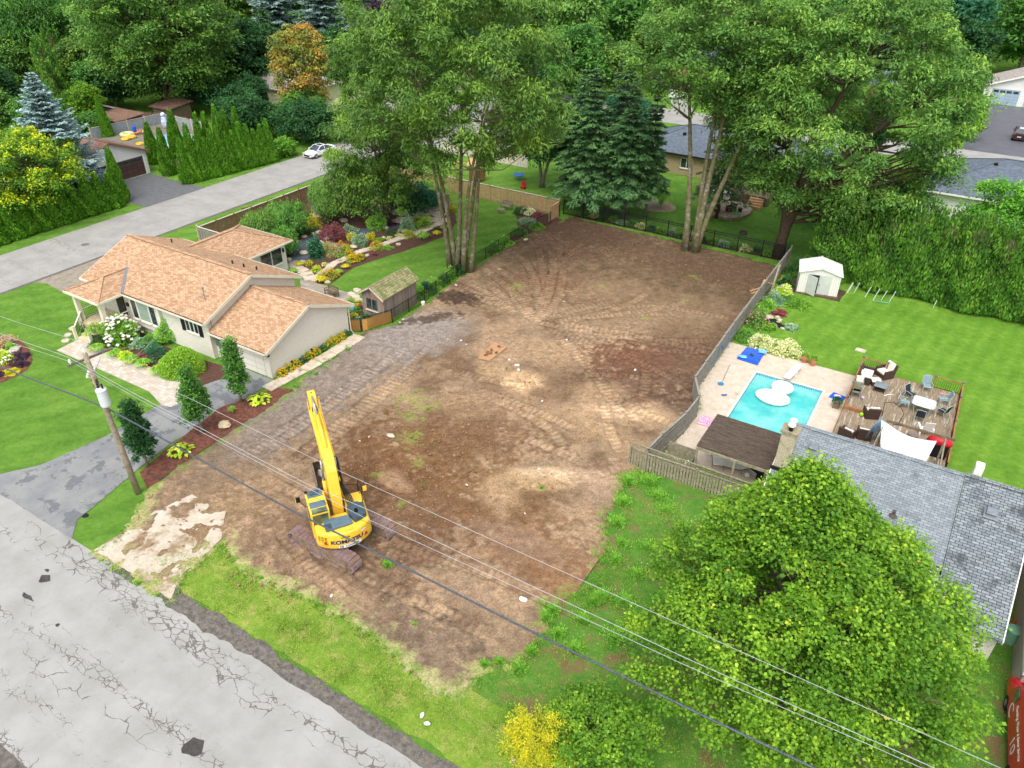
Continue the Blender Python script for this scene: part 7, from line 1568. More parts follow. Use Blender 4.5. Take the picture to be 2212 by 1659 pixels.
c = g7(755, 1255); bench('garden_bench', 'wooden bench with a criss-cross back on the rear terrace', (c.x, c.y), R(-8), mat('teak_dark', srgb('#7d6a50'), srgb('#5a4a36'), 4, .8, .3))
c = g(1094, 451); bench('garden_bench', 'grey bench against the tan fence on the lawn', (c.x, c.y), R(-2), WOODG)
c = g(1083, 461); t = patch('garden_table', 'small round grey table in front of the far bench', 'table', (c.x, c.y), 0, [('table_top', WOODG, MB().lathe([(.4, .5), (.4, .54)], (0, 0, 0), 16), 0), ('leg', WOODG, MB().box(-.25, -.2, -.25, -.2, 0, .5).box(.2, .25, -.25, -.2, 0, .5).box(-.25, -.2, .2, .25, 0, .5).box(.2, .25, .2, .25, 0, .5), 0)])
c = g(917, 636); tag(MB().lathe([(.26, 0), (.32, .8), (.34, .95), (.1, 1.02)], (c.x-.2, c.y+.4, 0), 12).build('rain_barrel', mat('dark_green_plastic', srgb('#1f4a3e'), srgb('#173a30'), 3, .5, .05)), 'dark green barrel at the far corner of the wooden shed', 'barrel')
c = g(914, 659); tag(MB().lathe([(.14, 0), (.18, .32), (.19, .33), (.16, .3)], (c.x, c.y, 0), 12).build('bucket', WHITE), 'white bucket beside the wooden shed corner', 'bucket')
c = g(612, 575); tag(MB().lathe([(.16, 0), (.3, .1), (.08, .5), (.04, 1.6)], (c.x-.3, c.y-.2, 0), 8).build('closed_parasol', mat('parasol_green', srgb('#17483c'), srgb('#10352c'), 3, .7, .1)), 'closed dark green parasol by the back wing wall', 'parasol')
for k, (x, y) in enumerate(((776, 660), (768, 672), (758, 655), (785, 668), (765, 688), (778, 695), (790, 690))):
    c = g(x, y+3); shrub('coneflower' if k in (0, 4) else 'garden_shrub', ('yellow flowers next to the blue tag behind the plywood', 'green mound in the plywood corner bed, far left', 'leafy mound nearest the garage in the plywood bed', 'mixed mound in front of the shed window', 'yellow flower clump low in the plywood bed', 'pale leafed mound by the plywood corner', 'dark mound behind the plywood sheet')[k], (c.x, c.y, 0), .55, .6, LM[('shrub', 'mid', 'burn', 'red', 'shrub', 'silver', 'dark')[k]], 360+k, 600, .13, .08, flowers='yellow' if k in (0, 4) else None, fn=70, fs=.12)
c = g(760, 667, .8); tag(MB().cbox((c.x, c.y, .85), (.3, .03, .24), .2).cbox((c.x, c.y, .4), (.03, .03, .8)).build('garden_sign', LBL), 'small light blue tag on a stake by the garage corner', 'sign')
# neighbour's beds along the grey fence
def g6(x, y): return g(1555.3+x/6, 518.4+y/6)
for k, (x, y, r, h, mk, fl, lab) in enumerate(((520, 1340, 1.15, .9, 'varieg', 'cream', 'pale hydrangea mass nearest the blue mattress'), (700, 1400, 1.15, .95, 'varieg', 'cream', 'middle pale hydrangea mass behind the patio'), (880, 1450, 1.2, .95, 'varieg', 'cream', 'pale hydrangea mass nearest the terracotta pots'), (320, 1250, 1.0, .8, 'mid', None, 'green shrub at the corner of fence and hydrangeas'),
    (480, 1080, 1.1, 1.4, 'mid', 'pink', 'pink rose bush against the grey fence'), (620, 1130, .7, .6, 'shrub', None, 'leafy patch below the pond rocks'), (600, 880, 1.0, 1.0, 'grassy', None, 'green shrub by the fence above the pond'), (700, 780, 1.1, .9, 'silver', None, 'silvery variegated shrub by the fence'), (820, 680, .9, .9, 'lime', 'white', 'lime shrub left of the metal shed'), (880, 780, 1.0, .6, 'mid', None, 'spreading green plant before the metal shed'), (1000, 820, 1.2, .6, 'shrub', None, 'loose leafy plants on the lawn before the metal shed'), (850, 560, .8, .8, 'dark', None, 'dark shrub between fence and metal shed'), (760, 930, .7, .3, 'red', 'red', 'low red flowers above the pond'), (920, 1130, .6, .4, 'silver', None, 'pale little plant right of the pond'), (980, 420, 1.4, 1.8, 'dark', None, 'dark bush behind the left wall of the metal shed'))):
    c = g6(x, y+25); shrub('garden_shrub', lab, (c.x, c.y, 0), r*.9, h, LM[mk], 380+k, 1800, .14, .09, flowers=fl, fn=int(70*r), fs=.14)
pd_ = thing('garden_pond', 'small black-lined pond with rocks near the grey fence', 'pond', tuple(g6(720, 1090))[:2]+(0,))
b = MB()
for (x, y, rx, ry_) in ((680, 1060, .5, .4), (740, 1105, .55, .3), (800, 1135, .35, .2)): c = g6(x, y); b.blob((c.x, c.y, .06), (rx, ry_, .14), int(x), .2)
b.build('liner', BLACK, pd_, smooth=True)
for k, (x, y, r) in enumerate(((635, 1015, .42), (740, 1010, .25), (770, 1050, .3), (740, 1080, .22), (690, 1085, .14), (720, 1130, .2), (810, 1155, .22), (910, 1110, .3), (940, 1150, .18))):
    c = g6(x, y); o = dup(rk_[k % 3]); o.location = (c.x, c.y, 0); o.scale = (r, r, r); o.rotation_euler = (0, 0, k); tag(o, 'rock at the garden pond, ' + ('largest, at its upper left', 'at its top', 'brown-sided, on its right', 'in its middle', 'smallest, on the liner', 'at its lower edge', 'at its lower right tip', 'out on the lawn', 'out on the lawn, smaller')[k], 'rock', 'rocks round the pond')
# plants behind the iron fence
for k in range(20):
    x = -35.5+k*1.15; shrub('fence_plant', ('pale hosta clump' if k % 3 == 1 else 'leafy green clump')+' behind the black iron fence, %s from its left end' % ORD[k], (x, 74.1+.3*(k % 2), 0), .6, .55, LM[('mid', 'varieg', 'dark', 'shrub', 'silver')[k % 5]], 400+k, 420, .15, .1, group='plants behind the iron fence', cat='plant')
c = g(1427, 445); tuft('pampas_clump', 'tall arching grass clump in the circular bed behind the fence', (c.x, c.y, 0), 1.5, 1.7, LM['grassy'], 9, 500, .03)
sheet('round_bed', [(c.x+2.4*math.cos(t/3)-.5, c.y+2.0*math.sin(t/3)-.2) for t in range(19)], .012, mat('bare_ring', srgb('#a08d78'), srgb('#7c6c58'), 3, .95, .4), rag=.2)
# play yard and deck beyond
ph = thing('play_house', 'small wooden play house with a slatted roof and swing beam', 'playhouse', (-52.5, 77.8, 0)); 
b = MB(); b.box(-53.3, -51.9, 77.2, 78.6, .3, 1.5); b.build('wall', WOODR, ph); b = MB(); slab(b, [(-53.6, 77.0, 2.1), (-51.6, 77.0, 2.1), (-51.6, 77.9, 2.8), (-53.6, 77.9, 2.8)], .05); slab(b, [(-53.6, 77.903, 2.8), (-51.6, 77.903, 2.8), (-51.6, 78.8, 2.1), (-53.6, 78.8, 2.1)], .05); b.build('roof', WOODT, ph)
b = MB(); [b.box(x-.05, x+.05, y-.05, y+.05, 0, 2.2) for x in (-53.3, -51.9) for y in (77.2, 78.6)]; b.build('post', WOODR, ph); b = MB(); b.bar((-53.3, 77.9, 2.0), (-56.0, 77.9, 2.0), .1, .12); b.bar((-56, 77.9, 2), (-56, 77.2, 0), .08, .08); b.bar((-56, 77.9, 2), (-56, 78.6, 0), .08, .08); b.build('swing_beam', WOODT, ph)
c = g(1121, 388); tag(MB().lathe([(.6, 0), (.75, .12), (.7, .14), (.05, .06)], (c.x, c.y, .5), 18).tube([(c.x-.5, c.y, .6), (c.x, c.y, 3.2)], .015, 4).tube([(c.x+.5, c.y, .6), (c.x, c.y, 3.2)], .015, 4).build('nest_swing', mat('swing_blue', srgb('#1d6fc0'), srgb('#165aa0'), 3, .5, .05)), 'round blue nest swing hanging from the round tree', 'swing')
c = g(1130, 408); tag(MB().cbox((c.x, c.y, .3), (.6, .5, .08)).cbox((c.x, c.y+.25, .6), (.6, .08, .6)).cbox((c.x, c.y, .12), (.5, .4, .24)).build('toy_chair', mat('toy_red', srgb('#b02c38'), srgb('#8f2430'), 3, .5, .05)), 'small red plastic chair under the round tree', 'chair')
dd = thing('octagon_deck', 'low weathered deck with clipped corners behind the black fence', 'deck', (-22.5, 86, 0)); P_ = gs([(1515, 448), (1533, 462), (1570, 471), (1600, 470), (1620, 461), (1626, 452), (1600, 437), (1545, 432)], .3)
MB().prism(P_, .02, .3).build('skirt', WOODB, dd); MB().prism(P_, .301, .34).build('boards', dm, dd)
for k, (x, y) in enumerate(((1546, 455), (1578, 457))): c = g(x, y, .3); armchair('wicker_chair', (c.x, c.y), R(20 if k == 0 else -20), ['dark wicker chair left of the little table on the far deck', 'dark wicker chair right of the little table on the far deck'][k], backc=False, cu=WKR).location.z = .34
c = g(1565, 455, .3); tag(MB().lathe([(.3, .45), (.3, .48)], (c.x, c.y, .34), 12).tube([(c.x, c.y, .34), (c.x, c.y, .8)], .03, 5).lathe([(.25, 0), (.05, .05)], (c.x, c.y, .34), 10).build('bistro_table', WOODT), 'tiny round table between the two dark chairs', 'table')
c = g(1598, 458, .3); tag(MB().lathe([(.2, 0), (.26, .45), (.22, .46)], (c.x, c.y, .34), 12).build('black_planter', BLACK), 'black planter on the far deck', 'planter')
c = g(1552, 425, .3); tag(MB().cbox((c.x+.4, c.y, .75), (2.1, 1.6, .8)).build('hot_tub', WHITE, bevel=.08), 'white covered hot tub at the back of the far deck', 'hot tub')
c = g(1605, 506); tag(MB().lathe([(.42, 0), (.42, .32), (.36, .33), (.34, .1)], (c.x, c.y, 0), 16).build('fire_ring', mat('rusty_ring', srgb('#5a504a'), srgb('#3a3430'), 5, .8, .3)), 'round metal fire ring on the lawn behind the black fence', 'fire pit')
ds = thing('deck_steps', 'wooden steps and porch railing at the slate-roofed bungalow', 'steps', (-20, 89, 0)); b = MB(); [b.box(-20.8, -19.2, 86.6+k*.35, 86.95+k*.35, 0, .35+k*.2) for k in range(4)]; b.build('tread', WOODT, ds); b = MB(); b.box(-27.5, -18.8, 88.2, 91.4, 0, 1.05); b.build('porch_floor', WOODB, ds); railing(ds, (-27.5, 88.2, 1.05), (-21, 88.2, 1.05), .9, WOODT, WOODT)
# left pool: floats
def g1(x, y, z=.82): return g(144+x*.3632, 190.1+y*.3632, z)
def ring(c, R_, r, m, nm, lab, sc=.4):
    b = MB(); n = 18
    b.tube([(c.x+R_*math.cos(6.2832*k/n), c.y+R_*math.sin(6.2832*k/n), c.z+r*sc*2) for k in range(n+1)], r, 8, cap=False); tag(b.build(nm, m, smooth=True), lab, 'pool float')
YF = mat('float_yellow', srgb('#e8b83c'), srgb('#d8a028'), 3, .4, .02)
ring(g1(363, 286), .75, .3, mat('float_green', srgb('#9ad0a0'), srgb('#e0a860'), 3, .4, .02), 'swim_ring', 'large green and orange swim ring on the raised deck'); ring(g1(390, 298), .45, .2, YF, 'swim_ring', 'yellow swim ring touching the large green one'); ring(g1(353, 309), .45, .2, YF, 'swim_ring', 'yellow swim ring at the deck edge nearest the garage roof'); ring(g1(478, 264), .45, .18, mat('float_cream', srgb('#ead9a0'), srgb('#d8c488'), 3, .4, .02), 'swim_ring', 'cream swim ring by the grey wall')
c = g1(432, 275); tag(MB().bar((c.x-.5, c.y-.4, .9), (c.x+.3, c.y+.3, 1.3), .6, .25).build('inflatable', mat('float_orange', srgb('#e8784c'), srgb('#d8643c'), 3, .4, .02), bevel=.08), 'orange inflatable leaning on the blue one', 'pool float'); c = g1(408, 268); tag(MB().cbox((c.x, c.y, 1.3), (.5, .4, 1.0)).build('inflatable', BLUE, bevel=.12), 'small blue inflatable beside the orange one', 'pool float')
c = g1(590, 240); tag(MB().blob((c.x, c.y, 1.7), (.55, .4, 1.0), 6, .1).blob((c.x, c.y, 2.8), (.4, .35, .35), 8, .05).build('inflatable', mat('float_whale', srgb('#e8ecf4'), srgb('#4a64b0'), 2.5, .4, .02), smooth=True), 'tall white and blue inflatable standing against the corner of the grey wall', 'pool float')
ring(g1(437, 337), .4, .16, YF, 'swim_ring', 'orange-yellow float by the round pool\'s near edge')
# ---------------------------------------------------------------- the big trees
st = [((-.9, 0), (-6.2, 3.0), 18), ((-.4, .3), (-2.3, -2.5), 20), ((0, 0), (-.6, 4), 21), ((.5, .2), (3.2, 3.0), 19), ((.8, -.2), (4.8, -2.6), 17), ((1.5, .1), (2.6, 1), 14)]
tree('ash_tree', 'tallest many-stemmed tree rising from the garden lawn beside the chain-link fence', (-39.1, 54.3), 26, 8.5, 11.5, 10, 330, 300, .40, .125, LM['ash'], BARKM, st, tr=.25, droop=.5, cr=1.45, seed=11, shape='oval', off=(-.5, 1), limbs=.6, inner=.55, tips=.12)
tree('locust_tree', 'feathery drooping tree over the flower garden by the side fence', (-54.0, 61), 15.5, .9, 6.0, 5.8, 190, 230, .36, .11, LM['ash'], BARKM, None, tr=.25, droop=.7, cr=1.3, seed=12, limbs=.5, inner=.3, tips=.12, extra=[(x, y, z) for x, y in [(-58, 58), (-56, 57), (-54, 57), (-52, 58), (-50, 59.5), (-57, 60), (-51, 62)] for z in (2.2, 3.6, 5)])
tree('twin_maple', 'two-stemmed grey maple on the bare lot before the black fence', (-21.7, 70.5), 27, 12.0, 9, 8.5, 200, 200, .34, .18, LM['ash2'], BARKM, [((-.5, 0), (-3.6, 2.5), 20), ((.5, .1), (.9, 2.4), 21), ((.5, .15), (4.2, 4.0), 17), ((.45, .1), (-1.0, 4), 19)], tr=.34, droop=.3, cr=1.6, seed=13, limbs=.8, inner=.2, off=(-1, 2))
tree('walnut_tree', 'huge spreading tree leaning over the back right corner of the lot', (-13.8, 74.2), 25.5, 3.5, 12.2, 9.5, 380, 340, .38, .14, LM['ash2'], BARKD, [((0, 0), (4, 1), 19), ((.1, .1), (-3.5, 2), 17), ((.1, 0), (8, 2), 15)], sp=2.3, tr=.5, droop=.45, cr=1.5, seed=14, off=(2.6, 1.5), limbs=.6, inner=.66, tips=.14)
tree('street_maple', 'large bright green maple filling the lower right in front of the grey roof', (-.1, 25.8), 12.9, .8, 9.4, 8.1, 780, 205, .155, .12, LM['maple'], BARK, [((0, 0), (-.9, .6), 10.5), ((.1, .1), (2.6, -1.4), 8), ((-.1, .1), (-2.6, -.8), 7.5), ((0, -.1), (.6, -3.6), 7.5)], tr=.2, droop=.1, cr=.8, seed=15, off=(-.1, -1.6), limbs=.45, inner=.4, flat=.8, shape='peak', tips=.16, extra=[(x, y, z) for x, y, z in [(-5.5, 19.6, 3), (-4, 18.6, 3.4), (-2, 18.2, 3.8), (0, 17.8, 4), (2, 18.4, 4), (4, 19, 4), (5.5, 20.5, 4), (-6.6, 21.5, 3.4), (-3, 20, 5), (1, 19.6, 5.4), (3.6, 20.8, 5.4), (-5, 21, 4.6), (-1, 19, 4.6)]*3])
c = g(1195, 1592); tree('golden_juniper', 'golden juniper bush at the bottom edge of the picture', (c.x, c.y-1.0), 2.4, .1, 1.9, 1.8, 90, 130, .10, .04, LM['gold'], BARK, tr=.08, cr=.42, seed=16, droop=-.2, inner=.3, flat=1, cat='bush', limbs=.2)
c = g(1310, 1590); tree('leafy_bush', 'large leafy green bush between the golden juniper and the maple', (c.x+.2, c.y-1.0), 3.2, .1, 2.6, 2.4, 150, 110, .15, .10, LM['maple'], BARK, tr=.1, cr=.55, seed=17, droop=.2, inner=.4, cat='bush', limbs=.2)
for k, (x, y, H, rr) in enumerate(((-35.8, 75.6, 16, 3.1), (-33.2, 77.8, 17.5, 3.4), (-31.2, 75.4, 15.5, 2.6), (-29.6, 77.6, 13.5, 2.2), (-38.6, 78.6, 15, 3.8))):
    spruce('hemlock', 'shaggy dark conifer at the back corner, ' + ('leftmost trunk behind the black fence', 'tallest, in the middle of the clump', 'with a bare grey trunk, right of centre', 'rightmost and thinnest of the clump', 'behind the end of the tan fence')[k], (x, y, 0), H, rr, LM['spruce'], BARK, 500+k, 22, 3.2, 'dark conifers at the back corner', .55, .16, 1.05, .3, .65, .7, 5.0)
spruce('hemlock', 'small sparse dark conifer between the twin maple and the far deck', (-22.6, 81.5, 0), 11, 2.5, LM['spruce'], BARKD, 509, 11, 3.6, None, .5, .14, .8, .35, .6, .8, 4.2)
spruce('blue_spruce', 'pale blue spruce beside the brown-doored garage', (-89.6, 46.6, 0), 14.2, 5.9, LM['blue'], BARKD, 520, 34, .3, None, .34, .14, 1.3, .1, .8, .15, 6.5)
tree('honey_locust', 'yellow-tipped tree at the left edge over the cedar hedge', (-86.8, 39.8), 9.6, 1.6, 8.2, 7.6, 330, 170, .28, .16, LM['yellow'], BARK, tr=.2, droop=.5, cr=1.1, seed=21, tips=.34, inner=.45)
tree('silver_maple', 'big broad maple behind the round pool with a dark forked trunk', (-113.6, 79.9), 27, 1.8, 14, 12, 460, 180, .46, .26, LM['ash2'], BARKD, [((-.4, 0), (-5, 0), 20), ((.5, 0), (4, 1), 21)], tr=.5, sp=1.8, droop=.3, cr=2.3, seed=22, inner=.45, tips=.1)
tree('round_tree', 'dense dark round-headed tree in the play yard', (-44.6, 80.3), 11, 2.6, 5.2, 5.0, 150, 130, .32, .2, LM['dark'], BARK, [((0, 0), (-1.2, 0), 8), ((.1, 0), (2, .5), 7)], tr=.25, droop=.2, cr=1.3, seed=23)
tree('orange_tree', 'tree turning orange beside the cream bungalow', (-90.0, 86.5), 15, 1.0, 5.0, 5.0, 190, 120, .4, .22, LM['orange'], BARK, tr=.22, cr=1.3, seed=24)
tree('birch_tree', 'feathery birch at the top left corner', (-150, 80), 22, 5, 13, 11, 240, 130, .6, .2, LM['mid'], BARK, tr=.4, droop=.8, cr=2.6, seed=25)
tree('copper_beech', 'dark purple tree at the top left between green crowns', (-158, 112), 24, 4, 9, 9, 160, 120, .6, .4, LM['purple'], BARKD, tr=.4, cr=2.3, seed=26)
tree('copper_beech', 'dark purple tree behind the tall ash stems', (-99, 119), 15, 3, 8, 8, 130, 120, .6, .4, LM['purple'], BARKD, tr=.4, cr=2.0, seed=27)
for k, (x, y, H, r, mk) in enumerate(((-126, 116, 24, 7.5, 'blue'), (-118, 121, 23, 7, 'blue'), (-116, 104, 14, 5, 'spruce'))):
    spruce('tall_spruce', ('wide grey-blue spruce at the top, left of its twin', 'grey-blue spruce at the top behind the orange tree', 'smaller deep green spruce before the grey-blue pair')[k], (x, y, 0), H, r, LM[mk if mk != 'blue' else 'greyblue'], BARKD, 530+k, 28, .6, None, .7, .3, .8, .12, .75, .35, 4)
for k, (x, y, H, r) in enumerate(((-133, 72, 12, 3.4), (-127, 69, 9.5, 2.6), (-140, 78, 13, 3.6), (-121, 64.5, 7.5, 2.2), (-112, 60.5, 6.5, 2.0), (-137, 64, 8, 2.5))):
    cedar('old_cedar', 'yellow-green cedar behind the blue spruce, ' + ('tallest central one', 'second, right of the tallest', 'farthest left', 'low one near the black roof', 'low one beside the pool hut', 'low one at the left')[k], (x, y, 0), H, r, LM['hedge'], 540+k, 5200, .42, .2, None, 'cone', .14, .6)
for k, (x, y, H, r) in enumerate(((-86.3, 55.3, 3.9, .0), )): pass
# columnar cedars along the side street
protos = [cedar('columnar_cedar', 'x', (0, 0, 0), 1, .2, LM['cedar'], 560+k, 5200, .05, .022, 'columnar cedars along the side street', 'cone', .07, .85) for k in range(3)]
row = []
for k in range(13): s = k/12; row.append((-82.4+1.9*s, 57.7+12*s, 5.0+1.5*math.sin(k*1.7)*.35-.9*max(0, s-.5), 1.15, 'front row, %s from the dark driveway' % ORD[k]))
for k in range(6): row.append((-84.3+.3*(k % 2), 60.3+k*1.5, 6.7-.35*abs(k-2.5)+.5*(k % 2), 1.15, 'taller back row, %s from the driveway' % ORD[k]))
row += [(-87.2, 58.6, 5.4, 1.2, 'standing alone at the garage corner'), (-93.0, 60.9, 4.8, 1.3, 'left one in front of the round pool'), (-90.0, 62.6, 6.2, 1.5, 'right one in front of the round pool'), (-108.8, 64.6, 5.6, 1.0, 'left of two behind the garage roof'), (-107.4, 64.0, 4.8, 1.1, 'right of two behind the garage roof')]
row += [(-83.2, 49.0, 5.6, 1.25, 'tallest at the end of the hedge by the dark driveway')]
for k in range(12): row.append((-82.3-.12*(k % 2), 47.6-k*1.45, 3.5+.35*((k*7) % 3)-.02*k, 1.3, 'clipped hedge row, %s from the dark driveway' % ORD[k]))
for k, (x, y, H, r, lab) in enumerate(row):
    o = protos[k] if k < 3 else dup(protos[k % 3]); o.location = (x, y, 0); o.scale = (r/.2*.9, r/.2*.9, H*1.2); o.rotation_euler = (0, 0, k*1.9); o['label'] = 'columnar cedar, '+lab
# tall hedge behind the neighbour's lawn
hp = [cedar('hedge_cedar', 'x', (0, 0, 0), 6, 2.1, LM['hedge'], 570+k, 12000, .28, .13, 'tall cedars forming the hedge behind the lawn', 'round', .12) for k in range(3)]
hx = [-8.6, -6.4, -4.1, -1.9, .4, 2.6, 4.9, 7.2, 9.5, 11.8, 14.1, 16.4]
for k, x in enumerate(hx):
    o = hp[k] if k < 3 else dup(hp[k % 3]); o.location = (x, 72.6+.35*math.sin(k*2.1)-.06*k, 0); o.scale = (1, .95, [1.1, 1.3, 1.45, 1.55, 1.42, 1.5, 1.38, 1.48, 1.4, 1.5, 1.4, 1.4][k]); o.rotation_euler = (0, 0, k*2.3); o['label'] = 'tall bushy cedar in the lawn hedge, %s from the metal shed' % ORD[k]
for k, (x, y, H, r, mk, lab) in enumerate(((9.5, 80, 10.5, 4.4, 'mid', 'loose light green tree above the right end of the hedge'), (3.5, 80, 9.6, 3.6, 'grassy', 'light tree peeking over the hedge by the hipped roof'), (-5.5, 78, 8.4, 3.0, 'hedge', 'bushy tree behind the metal shed end of the hedge'))):
    tree('garden_tree', lab, (x, y), H, 1.2, r, r, 110, 110, .34, .18, LM[mk], BARK, tr=.15, cr=1.0, seed=30+k)
# weeping trees in the garden
for k, (x, y, H, r, lab) in enumerate(((-60.3, 49.0, 3.4, 1.9, 'nearest the lattice screen'), (-58.0, 51.6, 4.0, 2.3, 'largest, in the middle'), (-58.0, 56.6, 4.8, 1.9, 'slim one right of the largest'), (-60.0, 62.5, 3.8, 2.1, 'second along the board fence'), (-57.0, 61.0, 4.2, 2.0, 'under the drooping tree'), (-60.8, 67.0, 3.8, 2.2, 'in the far corner of the bed'), (-61.4, 53.0, 3.0, 1.7, 'at the brown board fence'), (-55.6, 47.9, 3.0, 1.6, 'closest to the bungalow wing'), (-60.5, 58.6, 4.0, 1.8, 'farthest, by the fence'))):
    tree('weeping_tree', 'weeping larch in the flower garden, '+lab, (x, y), H, .4, r, r, 90, 120, .26, .06, LM['mid' if k % 2 else 'ash2'], BARK, tr=.1, droop=1.5, cr=.62, seed=50+k, flat=1.2, tips=.1, inner=.4, group='weeping larches in the garden')
tree('cedar_shrub', 'spreading blue-green conifer at the foot of the drooping tree', (-52.5, 64.5), 3.4, .2, 3.9, 3.4, 70, 150, .3, .12, LM['teal'], BARK, tr=.12, cr=.9, seed=58, droop=.3)
# shrubs across the street
for k, (x, y, H, r, mk, lab) in enumerate(((-83.5, 79, 6.0, 5.0, 'dark', 'large rounded glossy shrub behind the white car'), (-88.5, 84, 6.2, 4.2, 'mid', 'light shrub mass below the cream bungalow'), (-91, 76, 6.6, 4.4, 'dark', 'dark yew mass behind the columnar cedars'), (-97, 79.5, 6.5, 4.2, 'dark', 'dark yew mass left of the first'), (-80.8, 72.5, 2.4, 1.2, 'shrub', 'small leafy tree on the verge before the white car'), (-111.5, 64.5, 3.6, 2.2, 'mid', 'pale green shrub beside the pool hut'), (-95.5, 92.5, 4.6, 2.2, 'silver', 'pale silvery shrub at the cream bungalow wall'), (-78.5, 84, 5, 3.2, 'hedge', 'yellow-green shrub under the drooping ash branches'))):
    tree('large_shrub', lab, (x, y), H, .3, r, r, 100, 120, .36, .22, LM[mk], BARK, tr=.12, cr=1.2, seed=80+k, inner=.5, limbs=.2, cat='shrub')
for k, (x, y) in enumerate(((2082, 300), (2092, 262))):
    c = g(x, y); tree('ball_tree', ('nearer ball-shaped shrub by the wet driveway', 'farther ball-shaped shrub by the wet driveway')[k], (c.x, c.y), 4.6, .8, 2.5, 2.5, 60, 110, .4, .25, LM['shrub' if k else 'burn'], BARK, tr=.15, cr=1, seed=95+k, cat='shrub')
# woods and yards beyond: individual crowns, built from a few patterns
bp = [tree('background_tree', 'x', (0, 0), 16, 2, 7, 7, 120, 105, .75, .42, LM[mk], BARK, tr=.35, cr=2.2, seed=600+k, group='trees in the yards beyond', limbs=.15) for k, mk in enumerate(('mid', 'ash2', 'dark', 'ash', 'maple', 'teal'))]
bs_ = [spruce('background_spruce', 'x', (0, 0, 0), 16, 4.5, LM[mk], BARKD, 610+k, 22, .8, 'trees in the yards beyond', .9, .42, .55, .12, .75, .3, 4) for k, mk in enumerate(('spruce', 'greyblue'))]
spots = [(-140, 98, 1.2, 1), (-146, 60, .75, 0), (-158, 68, .9, 3), (-168, 92, 1.2, 2), (-134, 84, .8, 4), (-150, 128, 1.2, 3), (-136, 134, 1.1, 0), (-166, 138, 1.2, 2), (-186, 120, 1.2, 0), (-120, 140, 1.2, 1), (-104, 134, 1.1, 3), (-92, 128, 1.0, 0), (-108, 112, .7, 2),
 (-86, 142, 1.2, 2), (-70, 136, 1.0, 1), (-64, 148, 1.1, 0), (-78, 160, 1.3, 3), (-44, 104, .55, 5), (-64, 112, .6, 0), (-86, 108, .7, 1), (-54, 142, .9, 3), (-38, 152, 1.0, 1), (-28, 150, 1.0, 0), (-22, 135, .75, 1), (-48, 180, 1.3, 2), (-34, 188, 1.3, 0), (-64, 178, 1.3, 0), (-90, 182, 1.4, 1), (-110, 168, 1.4, 2), (-130, 170, 1.4, 5), (-152, 164, 1.4, 3), (-176, 176, 1.5, 0), (-204, 150, 1.4, 2), (-208, 120, 1.3, 3), (-190, 96, 1.1, 1),
 (-12, 187, 1.25, 5), (-7.5, 178, .9, 2), (3, 194, 1.25, 0), (10, 200, 1.3, 5), (-5, 212, .9, 1), (-22, 206, 1.4, 5), (-16, 228, 1.3, 2), (5, 232, 1.4, 0), (14, 220, 1.3, 2), (-40, 222, 1.5, 1), (-62, 214, 1.5, 3), (-86, 216, 1.5, 0), (-110, 208, 1.5, 2), (-136, 206, 1.5, 1), (-168, 210, 1.6, 0), (-2, 262, 1.5, 5), (14, 252, 1.4, 1), (-30, 258, 1.6, 0), (-60, 250, 1.6, 2), (-90, 256, 1.6, 1), (-125, 250, 1.7, 3), (-160, 250, 1.7, 2), (-200, 200, 1.6, 5), (-230, 170, 1.6, 0), (-8, 148, .42, 0), (-12, 152, .4, 3), (-1, 300, 1.8, 2), (-40, 300, 1.8, 5), (-80, 305, 1.9, 0), (-120, 300, 1.9, 2), (-170, 290, 1.9, 1), (-215, 250, 1.9, 3), (-250, 210, 1.8, 2), (-270, 160, 1.7, 0), (-240, 120, 1.6, 1), (10, 330, 1.9, 1),
 (-145, 73, .6, 1), (-135, 79, .65, 3), (-127, 76, .55, 0), (-118, 68, .45, 4), (-152, 82, .9, 0), (-122, 84, .7, 0), (-140, 88, .9, 2), (-112, 96, .8, 2), (-132, 62, .6, 2), (-120, 56, .5, 1), (-165, 78, 1, 0), (-175, 100, 1.1, 1), (-110, 56, .45, 0), (-100, 85, .42, 2), (-74, 96, .5, 1), (-66, 110, .7, 2), (-62, 122, .9, 0), (-80, 124, .8, 5), (-99, 108, .6, 0), (-119, 92, .9, 3), (-104, 86, .36, 2), (-109, 84, .33, 5), (-117, 86, .4, 2), (-114, 90, .45, 0), (-123, 76, .5, 2), (-128, 93, 1.0, 0), (-72, 120, .6, 5), (-33, 118, .45, 1), (-27, 135, .6, 4), (-56, 128, .7, 3), (-30.5, 112, .5, 2), (-13, 113, .5, 2), (-9, 92, .4, 1), (-12.5, 86, .35, 4)]
nm_ = ['mid green', 'light green', 'dark green', 'yellow-green', 'bright green', 'blue-green']
used = {}
for k, (x, y, s, q) in enumerate(spots):
    o = bp[q] if q not in used else dup(bp[q]); used[q] = 1
    o.location = (x, y, 0); o.rotation_euler = (0, 0, k*1.7); o.scale = (s, s, s*(1+.1*math.sin(k)))
    d = (Vector((x, y, 8*s))-Vector((0, 0, CH))); cz_ = -d.dot(-fw); uu = 1106+FPX*d.dot(rt)/d.dot(fw); vv = 829.5-FPX*d.dot(up)/d.dot(fw)
    o['label'] = '%s tree beyond the yards, about %d m off, %d%% across the picture' % (nm_[q], round(math.hypot(x, y)), max(0, min(100, round(uu/22.12))))
for k, (x, y, s, q) in enumerate(((-108, 126, 1.4, 0), (-74, 152, 1.3, 0), (-144, 146, 1.5, 1), (-46, 165, 1.2, 0), (-18, 176, 1.2, 0), (8, 240, 1.4, 1))):
    o = bs_[q] if k in (0, 2) else dup(bs_[q]); o.location = (x, y, 0); o.scale = (s, s, s); o['label'] = ('green' if q == 0 else 'blue-grey')+' spruce in the yards beyond, about %d m off' % round(math.hypot(x, y))
